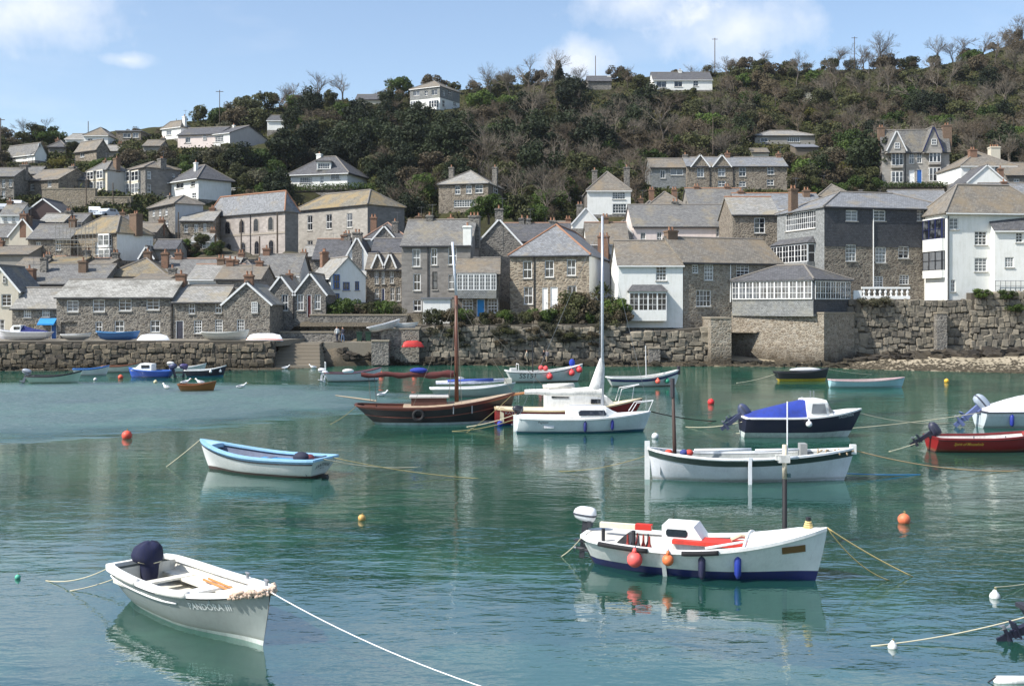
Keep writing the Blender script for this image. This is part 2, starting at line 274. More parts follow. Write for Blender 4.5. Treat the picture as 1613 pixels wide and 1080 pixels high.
# ---------------------------------------------------------------- mesh builder
class MB:
    def __init__(s): s.v = []; s.f = []; s.sm = False
    def quad(s, a, b, c, d):
        i = len(s.v); s.v += [tuple(a), tuple(b), tuple(c), tuple(d)]; s.f.append((i, i + 1, i + 2, i + 3)); return s
    def poly(s, pts):
        i = len(s.v); s.v += [tuple(p) for p in pts]; s.f.append(tuple(range(i, i + len(pts)))); return s
    def box(s, x0, y0, z0, x1, y1, z1):
        i = len(s.v); s.v += [(x0, y0, z0), (x1, y0, z0), (x1, y1, z0), (x0, y1, z0), (x0, y0, z1), (x1, y0, z1), (x1, y1, z1), (x0, y1, z1)]
        s.f += [tuple(i + k for k in q) for q in ((0, 3, 2, 1), (4, 5, 6, 7), (0, 1, 5, 4), (1, 2, 6, 5), (2, 3, 7, 6), (3, 0, 4, 7))]; return s
    def obox(s, O, ax, ay, az, a0, b0, c0, a1, b1, c1):
        """box in the frame O + a*ax + b*ay + c*az"""
        i = len(s.v)
        for c in (c0, c1):
            for a, b in ((a0, b0), (a1, b0), (a1, b1), (a0, b1)): s.v.append(tuple(O + ax * a + ay * b + az * c))
        s.f += [tuple(i + k for k in q) for q in ((0, 3, 2, 1), (4, 5, 6, 7), (0, 1, 5, 4), (1, 2, 6, 5), (2, 3, 7, 6), (3, 0, 4, 7))]; return s
    def tube(s, pts, r, n=6, r1=None, cap=True):
        pts = [Vector(p) for p in pts]; m = len(pts); i0 = len(s.v)
        for k, p in enumerate(pts):
            t = (pts[min(k + 1, m - 1)] - pts[max(k - 1, 0)]).normalized()
            a = t.orthogonal().normalized() if abs(t.z) > 0.9 else t.cross(Vector((0, 0, 1))).normalized(); b = t.cross(a)
            rr = r if r1 is None else r + (r1 - r) * k / (m - 1)
            if isinstance(r, (list, tuple)): rr = r[k]
            for j in range(n):
                an = 2 * math.pi * j / n; s.v.append(tuple(p + a * (rr * math.cos(an)) + b * (rr * math.sin(an))))
        for k in range(m - 1):
            for j in range(n):
                j2 = (j + 1) % n; s.f.append((i0 + k * n + j, i0 + k * n + j2, i0 + (k + 1) * n + j2, i0 + (k + 1) * n + j))
        if cap: s.f.append(tuple(i0 + j for j in range(n))[::-1]); s.f.append(tuple(i0 + (m - 1) * n + j for j in range(n)))
        return s
    def lathe(s, prof, n=10, O=(0, 0, 0), ax='z'):
        i0 = len(s.v); O = Vector(O)
        for r, z in prof:
            for j in range(n):
                a = 2 * math.pi * j / n; q = (r * math.cos(a), r * math.sin(a), z)
                if ax == 'x': q = (z, q[0], q[1])
                s.v.append(tuple(O + Vector(q)))
        for k in range(len(prof) - 1):
            for j in range(n):
                j2 = (j + 1) % n; s.f.append((i0 + k * n + j, i0 + k * n + j2, i0 + (k + 1) * n + j2, i0 + (k + 1) * n + j))
        s.f.append(tuple(i0 + j for j in range(n))[::-1]); s.f.append(tuple(i0 + (len(prof) - 1) * n + j for j in range(n)))
        return s
    def ball(s, c, rx, ry=None, rz=None, n=12, m=8):
        ry = ry or rx; rz = rz or rx; i0 = len(s.v)
        for k in range(m + 1):
            th = math.pi * k / m
            for j in range(n):
                a = 2 * math.pi * j / n; s.v.append((c[0] + rx * math.sin(th) * math.cos(a), c[1] + ry * math.sin(th) * math.sin(a), c[2] - rz * math.cos(th)))
        for k in range(m):
            for j in range(n):
                j2 = (j + 1) % n; s.f.append((i0 + k * n + j, i0 + k * n + j2, i0 + (k + 1) * n + j2, i0 + (k + 1) * n + j))
        return s
    def grid(s, rows, closed=False):
        i0 = len(s.v); w = len(rows[0])
        for r in rows: s.v += [tuple(p) for p in r]
        for k in range(len(rows) - 1):
            for j in range(w - 1 + (1 if closed else 0)):
                j2 = (j + 1) % w; s.f.append((i0 + k * w + j, i0 + k * w + j2, i0 + (k + 1) * w + j2, i0 + (k + 1) * w + j))
        return s
    def mesh(s, name, mat, smooth=False, uv=True):
        me = bpy.data.meshes.new(name); me.from_pydata(s.v, [], s.f); me.materials.append(mat)
        if uv:
            ul = me.uv_layers.new(name='UVMap'); zz = Vector((0, 0, 1)); buf = np.zeros(len(me.loops) * 2, dtype=np.float32)
            for p in me.polygons:
                nrm = p.normal
                if abs(nrm.z) > 0.985 or nrm.length < 0.5: tv, bv = Vector((1, 0, 0)), Vector((0, 1, 0))
                else: tv = zz.cross(nrm).normalized(); bv = nrm.cross(tv)
                for li in p.loop_indices:
                    co = me.vertices[me.loops[li].vertex_index].co; buf[2 * li] = co.dot(tv); buf[2 * li + 1] = co.dot(bv)
            ul.data.foreach_set('uv', buf)
        if smooth or s.sm: me.polygons.foreach_set('use_smooth', [True] * len(me.polygons))
        me.update(); return me
    def build(s, name, mat, parent=None, smooth=False, uv=True):
        return link(name, s.mesh(name, mat, smooth, uv), parent)
def link(name, data, parent=None, loc=None):
    o = bpy.data.objects.new(name, data); col.objects.link(o)
    if parent is not None: o.parent = parent
    if loc is not None: o.location = loc
    return o
def tag(o, label, cat=None, group=None, kind=None):
    if label: o['label'] = label
    if cat: o['category'] = cat
    if group: o['group'] = group
    if kind: o['kind'] = kind
    return o
def empty(name, loc, rz=0, label=None, cat=None, group=None):
    o = link(name, None, None, loc); o.rotation_euler = (0, 0, rz); o.empty_display_size = 0.5
    return tag(o, label, cat, group)
def copy_tree(o, parent=None):
    c = o.copy(); col.objects.link(c); c.parent = parent
    for ch in o.children: copy_tree(ch, c)
    return c
# ================================================================ the setting
def shore_y(px): return interp(px, [(-400, 584), (0, 583), (430, 581), (505, 577), (660, 574), (800, 576), (1000, 577), (1150, 577), (1300, 578), (1340, 581), (1450, 584), (1613, 588), (2000, 594)])
def shore_d(px): return CH * F / (shore_y(px) - HY)
def ground_z(X, Y):
    px = CX + F * X / max(Y, 5); ds = shore_d(px); n = noise.noise(Vector((X * 0.15, Y * 0.15, 0)))
    if Y > ds: return min(1.5, (Y - ds) * 0.09) + 0.12 * n * min(1, (Y - ds) / 3)
    return max(-2.3, -(ds - Y) * 0.10) + 0.25 * n * min(1, (ds - Y) / 5)
def height_sheet(name, ys, nx, halfw, fn, mat, cond=None):
    v = []; f = []
    for Y in ys:
        hw = halfw(Y)
        for i in range(nx + 1):
            X = -hw + 2 * hw * i / nx; v.append((X, Y, fn(X, Y)))
    for k in range(len(ys) - 1):
        for i in range(nx): a = k * (nx + 1) + i; f.append((a, a + 1, a + nx + 2, a + nx + 1))
    me = bpy.data.meshes.new(name); me.from_pydata(v, [], f); me.materials.append(mat); me.polygons.foreach_set('use_smooth', [True] * len(f))
    o = link(name, me); o['kind'] = 'structure'; return o
def bed_mat():
    t = NT('sand_and_weed'); g = t.node('ShaderNodeNewGeometry').outputs['Position']; n = t.noise(g, 0.16, 5, 0.62); n2 = t.noise(g, 3, 6, 0.7)
    n3 = t.noise(t.mapping(g, (0.05, 0.16, 1)), 1.0, 4, 0.6)
    sand = t.mix(n2, lin((184, 172, 150)), lin((148, 137, 116)))
    weed = t.mix(n2, lin((52, 62, 38)), lin((86, 80, 52)))
    sp = t.node('ShaderNodeSeparateXYZ'); t.l.new(g, sp.inputs[0])
    under = t.ramp(sp.outputs[2], [(0.0, (1, 1, 1)), (0.06, (0, 0, 0))])
    sp = t.node('ShaderNodeSeparateXYZ'); t.l.new(g, sp.inputs[0]); near = t.ramp(t.math('DIVIDE', sp.outputs[1], 100), [(0.2, (0, 0, 0)), (0.3, (0.13, 0.13, 0.13)), (0.6, (0.06, 0.06, 0.06))])
    f = t.ramp(t.math('SUBTRACT', t.math('ADD', t.math('ADD', t.math('MULTIPLY', n, 0.55), t.math('MULTIPLY', n3, 0.45)), near), 0.03), [(0.49, (0, 0, 0)), (0.56, (1, 1, 1))])
    f2 = t.math('MULTIPLY', f, t.math('ADD', t.math('MULTIPLY', under, 0.85), 0.15))
    wet = t.ramp(sp.outputs[2], [(0.10, (1, 1, 1)), (0.5, (0, 0, 0))])
    c = t.mix(f2, sand, weed); c = t.mix(t.math('MULTIPLY', wet, 0.35), c, lin((110, 98, 78)))
    return t.done(c, 0.95, t.bump(n2, 0.5, 0.05), spec=0.2)
ys = list(np.concatenate([np.linspace(-30, 90, 40), np.linspace(91, 124, 60)]))
height_sheet('seabed_and_beach', ys, 260, lambda Y: 45 + max(Y, 0) * 0.62, ground_z, bed_mat())
def hill_mat():
    t = NT('hillside_turf'); g = t.node('ShaderNodeNewGeometry').outputs['Position']; n = t.noise(g, 0.09, 6, 0.65); n2 = t.noise(g, 0.9, 5, 0.7); n3 = t.noise(g, 5, 3, 0.7)
    c = t.ramp(t.math('ADD', t.math('MULTIPLY', n, 0.6), t.math('MULTIPLY', n2, 0.4)), [(0.34, lin((62, 56, 40))), (0.5, lin((74, 76, 44))), (0.62, lin((92, 84, 56))), (0.74, lin((66, 78, 40)))])
    c = t.mix(t.math('MULTIPLY', n3, 0.5), c, lin((44, 42, 32)))
    sp = t.node('ShaderNodeSeparateXYZ'); t.l.new(g, sp.inputs[0]); yard = t.ramp(t.math('DIVIDE', t.math('ADD', sp.outputs[1], t.math('MULTIPLY', n2, 24)), 400), [(0.395, (1, 1, 1)), (0.43, (0, 0, 0))])
    c = t.mix(yard, c, t.mix(n3, lin((120, 112, 98)), lin((92, 86, 74))))
    return t.done(c, 0.95, t.bump(t.math('ADD', n2, n3), 1.0, 0.4), spec=0.15)
ys = list(np.linspace(118, 380, 150)) + [420, 480, 560, 700, 1000]
HILL_YS = ys
def water_mat():
    t = NT('harbour_water'); g = t.node('ShaderNodeNewGeometry').outputs['Position']
    w1 = t.noise(t.mapping(g, (0.75, 1.5, 1)), 1.0, 3, 0.5); w2 = t.noise(t.mapping(g, (2.2, 4.2, 1)), 1.0, 3, 0.55); w3 = t.noise(t.mapping(g, (0.16, 0.3, 1)), 1.0, 2, 0.5)
    # cat's-paws: breeze roughens some stretches, others lie slick
    sp = t.node('ShaderNodeSeparateXYZ'); t.l.new(g, sp.inputs[0])
    br = t.noise(t.mapping(g, (0.022, 0.05, 1), (3.1, 1.7, 0)), 1.0, 4, 0.6)
    dx = t.math('DIVIDE', t.math('ADD', sp.outputs[0], 31.0), 25.0); dy = t.math('DIVIDE', t.math('SUBTRACT', sp.outputs[1], 71.0), 22.0)
    rr = t.math('ADD', t.math('MULTIPLY', dx, dx), t.math('MULTIPLY', dy, dy))
    paw = t.ramp(t.math('ADD', rr, t.math('ADD', t.math('MULTIPLY', t.math('SUBTRACT', br, 0.5), 1.5), t.math('MULTIPLY', t.math('SUBTRACT', w3, 0.5), 0.5))), [(0.5, (1, 1, 1)), (1.1, (0, 0, 0))])
    amp = t.math('ADD', t.math('ADD', 0.45, t.math('MULTIPLY', t.ramp(br, [(0.42, (0, 0, 0)), (0.62, (1, 1, 1))]), 0.5)), t.math('MULTIPLY', paw, 11.0))
    h = t.math('MULTIPLY', t.math('ADD', t.math('ADD', t.math('MULTIPLY', w1, 1.0), t.math('MULTIPLY', w2, 0.42)), t.math('MULTIPLY', w3, 1.6)), amp)
    nrm = t.bump(h, 1.0, 0.025)
    fr = t.node('ShaderNodeFresnel'); fr.inputs['IOR'].default_value = 1.38; t.l.new(nrm, fr.inputs['Normal'])
    gl = t.node('ShaderNodeBsdfGlossy'); t.set(gl.inputs['Roughness'], t.math('ADD', 0.015, t.math('MULTIPLY', paw, 0.42))); t.l.new(nrm, gl.inputs['Normal']); gl.inputs['Color'].default_value = (0.95, 0.97, 1, 1)
    tr = t.node('ShaderNodeBsdfTransparent'); tr.inputs['Color'].default_value = (0.44, 0.88, 0.72, 1)
    df = t.node('ShaderNodeBsdfDiffuse'); df.inputs['Color'].default_value = (0.022, 0.108, 0.084, 1)
    m1 = t.node('ShaderNodeMixShader'); m1.inputs[0].default_value = 0.45; t.l.new(tr.outputs[0], m1.inputs[1]); t.l.new(df.outputs[0], m1.inputs[2])
    m2 = t.node('ShaderNodeMixShader'); t.l.new(t.math('MULTIPLY', t.math('ADD', t.math('MULTIPLY', fr.outputs[0], 0.33), 0.30), t.math('SUBTRACT', 1.0, t.math('MULTIPLY', paw, 0.28))), m2.inputs[0]); t.l.new(m1.outputs[0], m2.inputs[1]); t.l.new(gl.outputs[0], m2.inputs[2])
    t.l.new(m2.outputs[0], t.out.inputs[0]); t.n.remove(t.bsdf); return t.m
wv = MB(); wv.quad((-200, -60, 0), (200, -60, 0), (200, 122, 0), (-200, 122, 0))
wo = wv.build('water', water_mat()); wo['kind'] = 'structure'

# ---------------------------------------------------------------- stones, walls, rocks
def stone_meshes(k, mat, rough=0.16, name='stone'):
    out = []
    for q in range(k):
        bm = bmesh.new(); bmesh.ops.create_cube(bm, size=1.0)
        if name == 'stone': bmesh.ops.bevel(bm, geom=bm.edges[:], offset=random.uniform(0.1, 0.17), segments=1, affect='EDGES')
        else: bmesh.ops.subdivide_edges(bm, edges=bm.edges[:], cuts=1, use_grid_fill=True)
        for v in bm.verts:
            c = v.co; l = max(c.length, 1e-4); c2 = c if name == 'stone' else c.lerp(c.normalized() * 0.56, 0.3); v.co = c2 + Vector((random.uniform(-1, 1), random.uniform(-1, 1), random.uniform(-1, 1))) * rough * 0.45
        me = bpy.data.meshes.new(name); bm.to_mesh(me); bm.free(); me.materials.append(mat); me.polygons.foreach_set('use_smooth', [False] * len(me.polygons)); out.append(me)
    return out
QUAY_ROCK = rock_mat([(98, 91, 80), (128, 118, 102), (86, 81, 74), (148, 136, 116), (112, 104, 92)], 'quay_stone')
WALL_ROCK = rock_mat([(122, 116, 104), (150, 142, 126), (102, 98, 90), (168, 158, 140), (114, 109, 97)], 'harbour_wall_stone')
DARK_ROCK = rock_mat([(60, 56, 50), (84, 78, 68), (46, 44, 42), (98, 90, 78)], 'shore_rock')
SLABROCK = rock_mat([(128, 118, 100), (104, 96, 82), (146, 130, 108), (88, 82, 72)], 'slab_rock')
ST_Q, ST_W = stone_meshes(14, QUAY_ROCK, 0.17), stone_meshes(14, WALL_ROCK, 0.17)
def stone_wall(label, px0, px1, d0, d1, zb0, zb1, zt0, zt1, meshes, core_mat, sw, sh, thick=6, top=None, name='harbour_wall', seed=1):
    """dry stone wall between two places: a core with every facing stone set on it"""
    rnd = random.Random(seed)
    A = Vector(((px0 - CX) * d0 / F, d0, 0)); B = Vector(((px1 - CX) * d1 / F, d1, 0)); u = (B - A).normalized(); n = Vector((-u.y, u.x, 0)); Wd = (B - A).length
    root = empty(name, (A + B) / 2, math.atan2(u.y, u.x), label, 'wall')
    h = Wd / 2; m = MB()
    i = 0
    pts = [(-h, 0, zb0 - 1.5), (h, 0, zb1 - 1.5), (h, thick, zb1 - 1.5), (-h, thick, zb0 - 1.5), (-h, 0, zt0), (h, 0, zt1), (h, thick, zt1), (-h, thick, zt0)]
    m.v = pts; m.f = [(0, 3, 2, 1), (4, 5, 6, 7), (0, 1, 5, 4), (1, 2, 6, 5), (2, 3, 7, 6), (3, 0, 4, 7)]
    m.build('wall_core', plain('wall_joint', (82, 76, 66), 0.95), root)
    zb, zt = min(zb0, zb1), max(zt0, zt1); z = zb - 0.1; cnt = 0
    while z < zt:
        hh = sh * rnd.uniform(0.75, 1.3); x = -h - rnd.uniform(0, sw * 0.5)
        while x < h:
            w = sw * rnd.choice((0.6, 0.8, 1.0, 1.0, 1.3, 1.6)) * rnd.uniform(0.85, 1.15); f = (x + w / 2 + h) / Wd
            lo = zb0 + (zb1 - zb0) * f; hi = zt0 + (zt1 - zt0) * f
            jz = rnd.uniform(-0.3, 0.3) * sh
            if lo - 0.3 < z + hh * 0.5 and z + hh * 0.6 < hi and cnt < 300 and x + w < h + 0.25 and x > -h - 0.25:
                o = link('stone', meshes[rnd.randrange(len(meshes))], root, (x + w / 2, 0.02, z + hh / 2 + jz)); o.scale = (w * 1.02, rnd.uniform(0.5, 0.75), hh * rnd.uniform(0.95, 1.25)); o.rotation_euler = (rnd.uniform(-0.15, 0.15), rnd.gauss(0, 0.1), rnd.uniform(-0.12, 0.12)); cnt += 1
            x += w
        z += hh
    return root
def zat(py, d): return CH - (py - HY) * d / F
# left quay
stone_wall('long dry stone quay wall below the fishermen cottages with boats drawn up on it', -70, 432, 106.5, 108.5, -0.25, -0.2, 2.8, 2.75, ST_Q, QUAY_ROCK, 0.60, 0.52, 1.2, seed=3)
def pave_mat():
    t = NT('quay_paving'); g = t.node('ShaderNodeNewGeometry').outputs['Position']; n = t.noise(g, 0.6, 5, 0.6); n2 = t.noise(g, 6, 4)
    return t.done(t.mix(n2, t.mix(n, lin((128, 120, 106)), lin((150, 142, 126))), lin((112, 106, 94))), 0.9, t.bump(n2, 0.4, 0.03))
q = MB()
qa = P(-90, 500, 107.6); qb = P(436, 500, 109.5)
q.v = [(qa.x, 107.4, 2.2), (qb.x, 109.4, 2.2), (qb.x + 4, 126, 2.2), (qa.x - 6, 126, 2.2), (qa.x, 107.4, 2.8), (qb.x, 109.4, 2.8), (qb.x + 4, 126, 2.8), (qa.x - 6, 126, 2.8)]
q.f = [(0, 3, 2, 1), (4, 5, 6, 7), (0, 1, 5, 4), (1, 2, 6, 5), (2, 3, 7, 6), (3, 0, 4, 7)]
q.build('quay_pavement', pave_mat())['kind'] = 'structure'
# middle wall below the houses, wall below the white cottage, right harbour wall
stone_wall('weathered harbour wall with bushes on top, below the square stone house', 655, 985, 115.5, 115.5, 0.25, 0.25, 4.2, 4.4, ST_W, WALL_ROCK, 0.66, 0.52, 6, seed=5)
stone_wall('short harbour wall of big grey blocks under the whitewashed cottage', 983, 1122, 115.3, 115.3, 0.2, 0.2, 3.3, 4.0, ST_W, WALL_ROCK, 0.85, 0.5, 6, seed=8)
stone_wall('tall dark rubble sea wall above the sandy beach beside the slate hung building', 1336, 1535, 117, 117.3, 0.6, 0.9, 6.75, 6.95, ST_W, WALL_ROCK, 0.62, 0.56, 9, seed=11)
stone_wall('high rubble sea wall with grass on top under the white house with railings', 1530, 1720, 117.0, 117.0, 0.8, 1.0, 7.7, 7.9, ST_W, WALL_ROCK, 0.66, 0.6, 9, seed=14)
def solid(name, label, cat, px0, px1, d0, d1, thick, z0, z1, mat, group=None, extra=None):
    A = Vector(((px0 - CX) * d0 / F, d0, 0)); B = Vector(((px1 - CX) * d1 / F, d1, 0)); u = (B - A).normalized(); h = (B - A).length / 2
    root = empty(name, (A + B) / 2 + Vector((0, 0, z0)), math.atan2(u.y, u.x), label, cat, group)
    m = MB(); m.box(-h, 0, 0, h, thick, z1 - z0); m.build('masonry', mat, root)
    c = MB(); c.box(-h - 0.06, -0.06, z1 - z0, h + 0.06, thick + 0.06, z1 - z0 + 0.16); c.build('coping', plain('coping_stone', (150, 140, 122), 0.9), root)
    return root
solid('stone_buttress', 'square stone buttress standing in front of the sea wall by the conservatory building', 'buttress', 1120, 1152, 113.2, 113.2, 5, -0.3, zat(502, 113.2), RUBT)
solid('stone_pillar', 'short rounded stone pillar at the foot of the tall sea wall', 'buttress', 1476, 1492, 116, 116, 1.2, 0.2, zat(494, 116), RUBG)
solid('stone_buttress', 'low mossy buttress below the big grey wall blocks', 'buttress', 1022, 1040, 114.4, 114.4, 1.2, -0.2, zat(549, 114.4), RUBG)
# slipway, steps and terrace walls between quay and middle wall
st = empty('quay_steps', P(470, 560, 110) * 1.0, 0, 'broad stone steps going down to the water beside the quay', 'steps'); st.location = ((470 - CX) * 110 / F, 110, 0)
for k in range(8):
    m = MB(); w0, w1 = -2.6 + 0.02 * k, 2.5 - 0.12 * k; m.box(w0, -1.6 + 0.62 * k, -0.3, w1, -1.6 + 0.62 * (k + 1) + 3, -0.05 + 0.34 * k); m.build('step', plain('step_stone', (138, 128, 112), 0.9), st)
solid('terrace_wall', 'low stone wall along the lane at the head of the steps', 'wall', 441, 535, 116, 116, 0.6, 2.0, zat(524, 116), RUBG)
solid('garden_wall', 'stone garden wall with shrubs above it below the white house with blue windows', 'wall', 488, 640, 119.5, 119.5, 3, 2.5, zat(497, 119.5), RUBG)
solid('slipway_wall', 'stone retaining block of the slipway with dinghies on it', 'wall', 600, 660, 114.6, 114.6, 3, 0.3, zat(519, 114.6), RUB)
solid('slipway_block', 'small mossy stone block on the rocks below the slipway', 'wall', 585, 612, 113, 113, 1.4, 0.1, zat(538, 113), RUBG)
# rock slope between steps and wall
def slope_z(X, Y):
    px = CX + F * X / Y; g = ground_z(X, Y)
    a = max(0, min(1, (px - 475) / 40)) * max(0, min(1, (770 - px) / 70))
    r = max(0, (Y - shore_d(px) + 0.4)) * 0.95
    return g - 0.15 + a * min(r, 2.2) * (0.93 + 0.3 * noise.noise(Vector((X * 0.9, Y * 0.9, 3)))) - (1 - a) * 0.6
v_ = MB(); rows = []
for Y in np.linspace(109.5, 119.5, 34): rows.append([(X, Y, slope_z(X, Y)) for X in np.linspace(-24.5, -1.5, 84)])
v_.grid(rows); ro = v_.build('rock_slope', SLABROCK, smooth=False); ro['kind'] = 'structure'
# boulders along the tide line
BOUL = stone_meshes(10, DARK_ROCK, 0.34, 'boulder')
rnd = random.Random(21); nb = 0
def boulder(px, d, s, flat=0.6):
    X = (px - CX) * d / F; z = max(ground_z(X, d), slope_z(X, d) if -24 < X < -2 else -9)
    o = link('boulder', BOUL[rnd.randrange(10)], None, (X, d, z + s * 0.12)); o.scale = (s * rnd.uniform(0.8, 1.7), s * rnd.uniform(0.8, 1.2), s * flat * rnd.uniform(0.7, 1.3)); o.rotation_euler = (rnd.uniform(-0.3, 0.3), rnd.uniform(-0.3, 0.3), rnd.uniform(0, 6))
    spot = 'at the foot of the long quay wall' if px < 432 else 'beside the quay steps' if px < 540 else 'below the slipway block' if px < 655 else 'under the bushy harbour wall' if px < 830 else 'on the strand near the standing people' if px < 985 else 'under the whitewashed cottage wall' if px < 1120 else 'below the conservatory plinth' if px < 1340 else 'at the foot of the tall sea wall' if px < 1480 else 'below the high wall by the stone pillar'
    tag(o, ('big' if s > 0.9 else 'small' if s < 0.6 else 'middling') + ' dark weathered boulder ' + spot, 'rock', 'boulders along the tide line')
for k in range(95): px = rnd.uniform(505, 985); boulder(px, rnd.uniform(shore_d(px) + 0.2, min(shore_d(px) + 3.4, 115)), rnd.uniform(0.5, 1.15))
for k in range(40): px = rnd.uniform(985, 1345); boulder(px, rnd.uniform(shore_d(px) + 0.1, shore_d(px) + 1.8), rnd.uniform(0.4, 0.85))
for k in range(72): px = rnd.uniform(1335, 1640); boulder(px, rnd.uniform(112.6, 116.6), rnd.uniform(0.4, 1.25) * (1.25 if px > 1500 else 0.9), 0.5)
for k in range(40): px = rnd.uniform(-10, 432); boulder(px, rnd.uniform(104.6, 106.2), rnd.uniform(0.35, 0.8), 0.5)
# weed and pebble wrack strewn over the beach
def scatter_wrack():
    v = []; f = []; rw = random.Random(4)
    for k in range(9000):
        px = rw.uniform(0, 1640); ds = shore_d(px); d = ds + abs(rw.gauss(0.4, 4.0)) if px > 500 else ds - rw.uniform(0, 1.5)
        if d > 116: continue
        X = (px - CX) * d / F; z = ground_z(X, d) + 0.02; s = rw.uniform(0.06, 0.26) * (0.6 if px > 1340 else 1); a = rw.uniform(0, 6.3); l = rw.uniform(1, 3.2) * s
        i = len(v); c, q_ = math.cos(a), math.sin(a)
        v += [(X - c * l, d - q_ * l, z), (X + q_ * s, d - c * s, z), (X + c * l, d + q_ * l, z), (X - q_ * s, d + c * s, z), (X, d, z + s * 0.6)]
        f += [(i, i + 1, i + 4), (i + 1, i + 2, i + 4), (i + 2, i + 3, i + 4), (i + 3, i, i + 4)]
    me = bpy.data.meshes.new('seaweed_wrack'); me.from_pydata(v, [], f); me.materials.append(plain('wrack', (66, 58, 42), 0.8)); o = link('seaweed_wrack', me)
    tag(o, 'dark seaweed and pebbles strewn along the tide line', 'seaweed', kind='stuff')
scatter_wrack()
# ================================================================ buildings
HOUSES = []      # (x0, y0, x1, y1, d, D) picture boxes, so trees keep off the facades
def win_parts(root, O, ax, az, nin, a0, z0, a1, z1, style, fcol, depth=0.12, inset=True):
    """window: frame with glazing bars, pane and sill as its pieces; a = along the wall, nin = inward"""
    w, h = a1 - a0, z1 - z0; d0 = depth if inset else -0.06
    fr = MB(); t = min(0.085, w * 0.12); fb = d0 - 0.05; ff = d0 + 0.03
    B = lambda x0, y0, x1, y1, p=0.0: fr.obox(O, ax, nin, az, a0 + x0, fb + p, z0 + y0, a0 + x1, ff, z0 + y1)
    B(0, 0, t, h); B(w - t, 0, w, h); B(t, h - t, w - t, h); B(t, 0, w - t, t)
    b = 0.045
    def bars(nv, nh, hw=None):
        for i in range(1, nv): x = t + (w - 2 * t) * i / nv; B(x - b / 2, t, x + b / 2, h - t, 0.012)
        for j in range(1, nh):
            y = t + (h - 2 * t) * j / nh; hb = hw if (hw and j == nh // 2) else b
            B(t, y - hb / 2, w - t, y + hb / 2, 0.016)
    if style == 's': bars(2, 2, 0.09)
    elif style == 'g': bars(3, 4, 0.08)
    elif style == 'c': bars(2, 3)
    elif style == 'p': bars(1, 2, 0.07)
    elif style == 'l': bars(max(2, round(w / 0.45)), 3)
    elif style == 'k': bars(max(2, round(w / 0.75)), 1)
    elif style == 't': bars(2, 1)
    f = fr.build('window', fcol, root)
    g = MB(); g.obox(O, ax, nin, az, a0 + t * 0.5, d0 + 0.005, z0 + t * 0.5, a1 - t * 0.5, d0 + 0.028, z1 - t * 0.5); g.build('pane', GLASS, f)
    if style != 'k':
        s = MB(); s.obox(O, ax, nin, az, a0 - 0.08, -0.1, z0 - 0.11, a1 + 0.08, depth if inset else 0.0, z0 - 0.003); s.build('sill', plain('sill_stone', (172, 168, 158), 0.8), f)
def arch_window(root, O, ax, az, nin, a0, z0, a1, z1, fcol):
    def ring(e):
        w = a1 - a0 + 2 * e; c = (a0 + a1) / 2; r = w / 2; pts = [(c - r, z0 - e), (c + r, z0 - e)]
        for k in range(9): an = math.pi * k / 8; pts.append((c + r * math.cos(an), z1 - r + e + r * math.sin(an)))
        return pts
    def slab(p, b0, b1):
        m = MB(); n = len(p)
        m.poly([O + ax * a + nin * b0 + az * z for a, z in p])
        for i in range(n):
            q0, q1 = p[i], p[(i + 1) % n]; m.quad(O + ax * q0[0] + nin * b0 + az * q0[1], O + ax * q0[0] + nin * b1 + az * q0[1], O + ax * q1[0] + nin * b1 + az * q1[1], O + ax * q1[0] + nin * b0 + az * q1[1])
        return m
    f = slab(ring(0.16), -0.05, 0.0).build('window', plain('window_surround', (150, 142, 132), 0.85), root)
    slab(ring(0.0), -0.06, 0.0).build('pane', plain('dark_leaded_glass', (34, 36, 42), 0.15), f)
    b = MB(); c = (a0 + a1) / 2; b.obox(O, ax, nin, az, c - 0.03, -0.085, z0, c + 0.03, -0.062, z1 - 0.05); zm = (z0 + z1) / 2
    b.obox(O, ax, nin, az, a0, -0.08, zm - 0.03, a1, -0.063, zm + 0.03); b.build('glazing_bar', plain('dark_bar', (70, 70, 72)), f)
def wall_face(mb, O, ax, az, nin, L, H, holes, dep=0.16):
    us = sorted({0, L, *[h[0] for h in holes], *[h[2] for h in holes]}); zs = sorted({0, H, *[h[1] for h in holes], *[h[3] for h in holes]})
    for i in range(len(us) - 1):
        for j in range(len(zs) - 1):
            cu, cz = (us[i] + us[i + 1]) / 2, (zs[j] + zs[j + 1]) / 2
            if any(h[0] < cu < h[2] and h[1] < cz < h[3] for h in holes): continue
            mb.quad(O + ax * us[i] + az * zs[j], O + ax * us[i + 1] + az * zs[j], O + ax * us[i + 1] + az * zs[j + 1], O + ax * us[i] + az * zs[j + 1])
    for a0, b0, a1, b1 in holes:
        for (p, q) in (((a0, b0), (a1, b0)), ((a1, b0), (a1, b1)), ((a1, b1), (a0, b1)), ((a0, b1), (a0, b0))):
            A = O + ax * p[0] + az * p[1]; B = O + ax * q[0] + az * q[1]; mb.quad(A, B, B + nin * dep, A + nin * dep)
        A = [O + ax * a + az * b + nin * (dep + 0.03) for a, b in ((a0, b0), (a1, b0), (a1, b1), (a0, b1))]; mb.quad(*A)
AER = random.Random(77)
